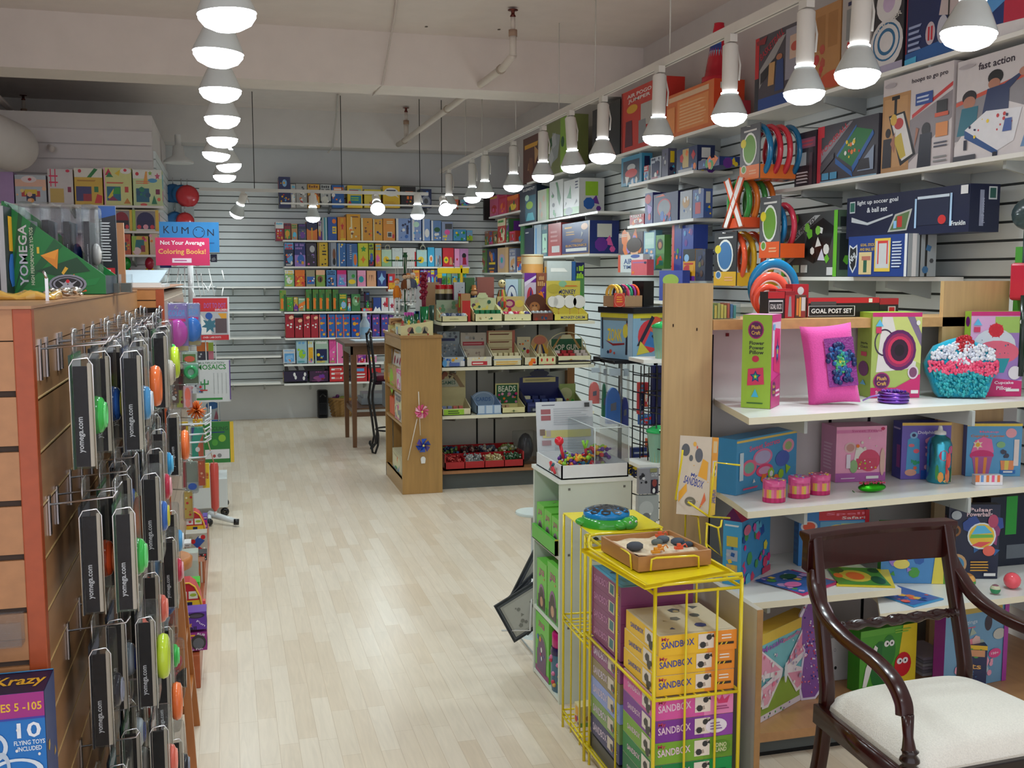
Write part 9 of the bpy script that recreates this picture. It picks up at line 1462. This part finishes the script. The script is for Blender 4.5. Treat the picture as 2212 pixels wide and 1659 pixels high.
for i in range(9):
    f_ = .55+.4*rr.random(); s_ = A_*(1-f_)+B_*f_; e_ = D_*(1-f_)+C_*f_; q = s_*.8+e_*.2; zz = .02+.42+.035*i if i < 8 else .08
    b = Mb(); b.ball((0,0,0),.022,'c8ccc8','M' if 0 else 'g',10,(1,1,.7)); b.ball((0,0,.01),.012,rr.choice(['8c3c30','3c4c5c','a88c50','4c6c4c']),'g',8); b.build('capsule_toy',loc=(o2.x+q.x+.01*(i % 2),o2.y+q.y,zz),label='clear capsule with small toy in the rear yellow rack, %s from below' % ORD[i],cat='toy',group='capsules in the rear rack')
carton('plush_pack','small cream animal pack at the bottom of the rear yellow rack','toy pack',(o2.x+A_.x*.45+.01,o2.y+A_.y*.45,.063),0,.06,.07,.05,'d8cc9c','e .3 .6 .08 .08 333;e .65 .6 .08 .08 333;e .5 .4 .15 .12 b08c60;r 0 0 1 .2 7ca860')
# turtle
m = (a_+b_+c_+d_)/4; q = K(N,985,1360,Z=zp+.03); rx = (K(N,1290,1400,Z=zp+.02).x-K(N,690,1380,Z=zp+.02).x)/2*1.0
t = thing('turtle_sandbox',(q.x,q.y,zp),'green toy turtle box with blue and black shell lid on the yellow rack','toy turtle',rz=.15)
b = Mb(); b.lathe([(rx*1.08,0),(rx*1.1,.006),(rx*.98,.026),(rx*.9,.03)],'3ca038','g',32); b.build('body',t)
for an in (-.6,.6,2.5,3.8): 
    b = Mb(); b.ball((rx*1.0*math.cos(an-.9),rx*1.0*math.sin(an-.9),.012),.022,'44a83c','g',12,(1.1,1.1,.6)); b.build('foot',t)
b = Mb(); b.ball((.035,-rx*1.06,.018),.026,'4cae40','g',14,(1.1,1.1,.75)); hd = b.build('head',t); Mb().ball((.025,-rx*1.06-.024,.027),.0045,'white','g',8).ball((.047,-rx*1.06-.023,.027),.0045,'white','g',8).ball((.025,-rx*1.06-.028,.027),.002,'black','g',6).ball((.047,-rx*1.06-.027,.027),.002,'black','g',6).build('eyes',hd)
b = Mb(); b.lathe([(rx*.92,.028),(rx*.95,.034),(rx*.93,.044),(rx*.8,.05),(rx*.5,.056),(.001,.059)],'1c84c8','g',32,cap=False); b.build('shell_lid',t,label='blue shell lid')
b = Mb()
def shellz(r): return .0598-.012*(r/(rx*.85))**2
for ri,(rr0,cnt_,sz) in enumerate(((0,1,.024),(.42,6,.022),(.74,10,.018))):
    for i in range(cnt_):
        an = 2*math.pi*i/cnt_+.2*ri; cx_,cy_ = rx*rr0*math.cos(an),rx*rr0*math.sin(an)
        pts_ = [(cx_+sz*math.cos(an+2*math.pi*j/6)*.95,cy_+sz*math.sin(an+2*math.pi*j/6)*.95) for j in range(6)]
        b.add([(x,y,shellz(math.hypot(x,y))+.0012) for x,y in pts_],[tuple(range(6))],'2c3034','g')
b.build('shell_plates',t,label='black hexagonal shell plates')
# side board at the right of the front rack
Mb().box(0,0,0,.018,.5,.64,'c8c4b8','l').box(0,-.001,0,.018,0,.64,'a88050','W').build('side_board',loc=(RX1+.06,2.47,0),label='grey white board with wooden edge standing right of the front rack',cat='board')
# =================== CARVED ARMCHAIR ===================
MH = '340c0a'
t = thing('armchair',(1.745,2.13,0),'dark mahogany armchair with cream studded seat at the lower right','chair',rz=math.radians(3))
sz_ = .43
def kt(nm,pts,r,n=10,**kw): return Mb().tube(pts,r,MH,'k',n).build(nm,t,**kw)
def ribbon(pts,w,th,col=MH):
    """flat bent bar: w across x, th along the curve normal"""
    b = Mb(); V = []; pts = [Vector(p) for p in pts]
    for i,p in enumerate(pts):
        a = pts[max(0,i-1)]; c = pts[min(len(pts)-1,i+1)]; d = (c-a).normalized(); s_ = Vector((1,0,0)); n_ = d.cross(s_).normalized()
        wi = w[i] if isinstance(w,list) else w; ti = th[i] if isinstance(th,list) else th
        V += [p-s_*wi/2-n_*ti/2,p+s_*wi/2-n_*ti/2,p+s_*wi/2+n_*ti/2,p-s_*wi/2+n_*ti/2]
    f = []
    for i in range(len(pts)-1):
        for j in range(4): f.append((i*4+j,i*4+(j+1) % 4,(i+1)*4+(j+1) % 4,(i+1)*4+j))
    L_ = (len(pts)-1)*4; f += [(3,2,1,0),(L_,L_+1,L_+2,L_+3)]
    return b.add(V,f,col,'k',True)
def spl(pts,n=6):
    pts = [Vector(p) for p in pts]; o = []
    for i in range(len(pts)-1):
        p0 = pts[max(0,i-1)]; p1 = pts[i]; p2 = pts[i+1]; p3 = pts[min(len(pts)-1,i+2)]
        for j in range(n):
            u = j/n; o.append(.5*((2*p1)+(p2-p0)*u+(2*p0-5*p1+4*p2-p3)*u*u+(3*p1-p0-3*p2+p3)*u**3))
    return o+[pts[-1]]
# back posts running into sabre legs
for s in (-1,1): ribbon(spl([(s*.215,.30,.85),(s*.22,.265,.70),(s*.225,.22,.52),(s*.225,.21,.42),(s*.22,.25,.2),(s*.215,.34,0)]),.03,.034).build('back_post',t,bevel=.004)
# curved top rail
b = Mb(); V = []; n = 16
for i in range(n+1):
    u = -1+2*i/n; x = u*.245; y = .30+.025*(1-u*u)
    for dy,z in ((-.014,.755),(.014,.76),(.012,.835),(.03,.85),(.028,.862),(-.02,.862),(-.022,.85),(-.016,.838)): V.append((x,y+dy,z))
b.add(V,[(i*8+j,(i+1)*8+j,(i+1)*8+(j+1) % 8,i*8+(j+1) % 8) for i in range(n) for j in range(8)]+[tuple(range(8)),tuple(n*8+7-j for j in range(8))],MH,'k',False); b.build('top_rail',t,bevel=.003)
# rope twist rail
b = Mb(); V = []; n = 70; m_ = 10
for i in range(n+1):
    u = i/n; x = -.21+.42*u; fl = (.010+.004*math.cos(2*math.pi*u*0)) 
    for j in range(m_):
        a = 2*math.pi*j/m_; rr_ = .0125+.0035*math.cos(2*a-u*40)
        if .46 < u < .54: rr_ = .016-.05*abs(u-.5)
        if u < .1 or u > .9: rr_ = .011+.004*math.cos(u*170)
        V.append((x,.235+rr_*math.cos(a),.615+rr_*math.sin(a)))
b.add(V,[(i*m_+j,i*m_+(j+1) % m_,(i+1)*m_+(j+1) % m_,(i+1)*m_+j) for i in range(n) for j in range(m_)],'2a0c0a','k',True); b.build('twisted_rail',t)
# arms
for s in (-1,1):
    X_ = s*.235
    ribbon(spl([(s*.222,.285,.765),(X_,.262,.72),(s*.245,.20,.665),(s*.252,.10,.637),(s*.262,-.02,.628),(s*.27,-.10,.61),(s*.275,-.145,.575),(s*.277,-.155,.545)]),.034,.026).build('arm',t,bevel=.006)
    kt('arm_support',[(s*.277,-.165,.55),(s*.277,-.17,.5),(s*.277,-.175,.47),(s*.277,-.175,.45)],[.015,.012,.017,.014])
    b = Mb(); b.lathe([(.012,.475),(.02,.47),(.014,.462),(.022,.452),(.023,.446),(.014,.438),(.022,.43),(.023,.422),(.016,.414)],'241410','k',20,(s*.277,-.178,0)); b.build('turned_collar',t)
    Mb().box(s*.277-.024,-.205,.36,s*.277+.024,-.155,.412,MH,'k').build('corner_block',t,bevel=.003)
    ribbon(spl([(s*.277,-.18,.37),(s*.275,-.19,.2),(s*.27,-.24,0)]),.034,.036).build('front_leg',t,bevel=.004)
    ribbon([(s*.252+.0*s,.215,.395),(s*.277,-.16,.385)],.02,.05).build('side_rail',t)
Mb().box(-.26,-.2,.365,.26,-.178,.412,'1a0c10','k').build('front_rail',t,bevel=.003); Mb().box(-.22,.2,.36,.22,.22,.41,MH,'k').build('back_rail',t)
# seat
b = Mb(); n = 22; V = []
for i in range(n+1):
    for j in range(n+1):
        u = -1+2*i/n; v = -1+2*j/n; hw = .222+(.262-.222)*(1-(v+1)/2); x = u*hw; y = .215-.4*(1-(v+1)/2); e = (1-abs(u)**4)*(1-abs(v)**4)
        V.append((x,y,.418+.062*e**.5))
N_ = len(V); b.add(V,[(i*(n+1)+j,(i+1)*(n+1)+j,(i+1)*(n+1)+j+1,i*(n+1)+j+1) for i in range(n) for j in range(n)],'ece8dc','f',True)
edge = [i*(n+1) for i in range(n+1)]+[n*(n+1)+j for j in range(1,n+1)]+[i*(n+1)+n for i in range(n-1,-1,-1)]+[j for j in range(n-1,0,-1)]
V2 = [V[e] for e in edge]+[(V[e][0]*1.02,V[e][1]-.004*(V[e][1] < 0),.392) for e in edge]; k_ = len(edge); b.add(V2,[(i,k_+i,k_+(i+1) % k_,(i+1) % k_) for i in range(k_)],'e6e0d0','f',True); b.build('seat_cushion',t)
for i in range(17): x = -.25+.5*i/16; Mb().ball((x,-.192,.399),.0055,'16121c','g',8).build('nail',t)
for s in (-1,1):
    for i in range(12): f_ = (i+.5)/12; Mb().ball((s*(.232+.04*f_),.2-.37*f_,.399),.0055,'16121c','g',8).build('nail',t)
# =================== CHECK NAMES ARE LINKED ===================
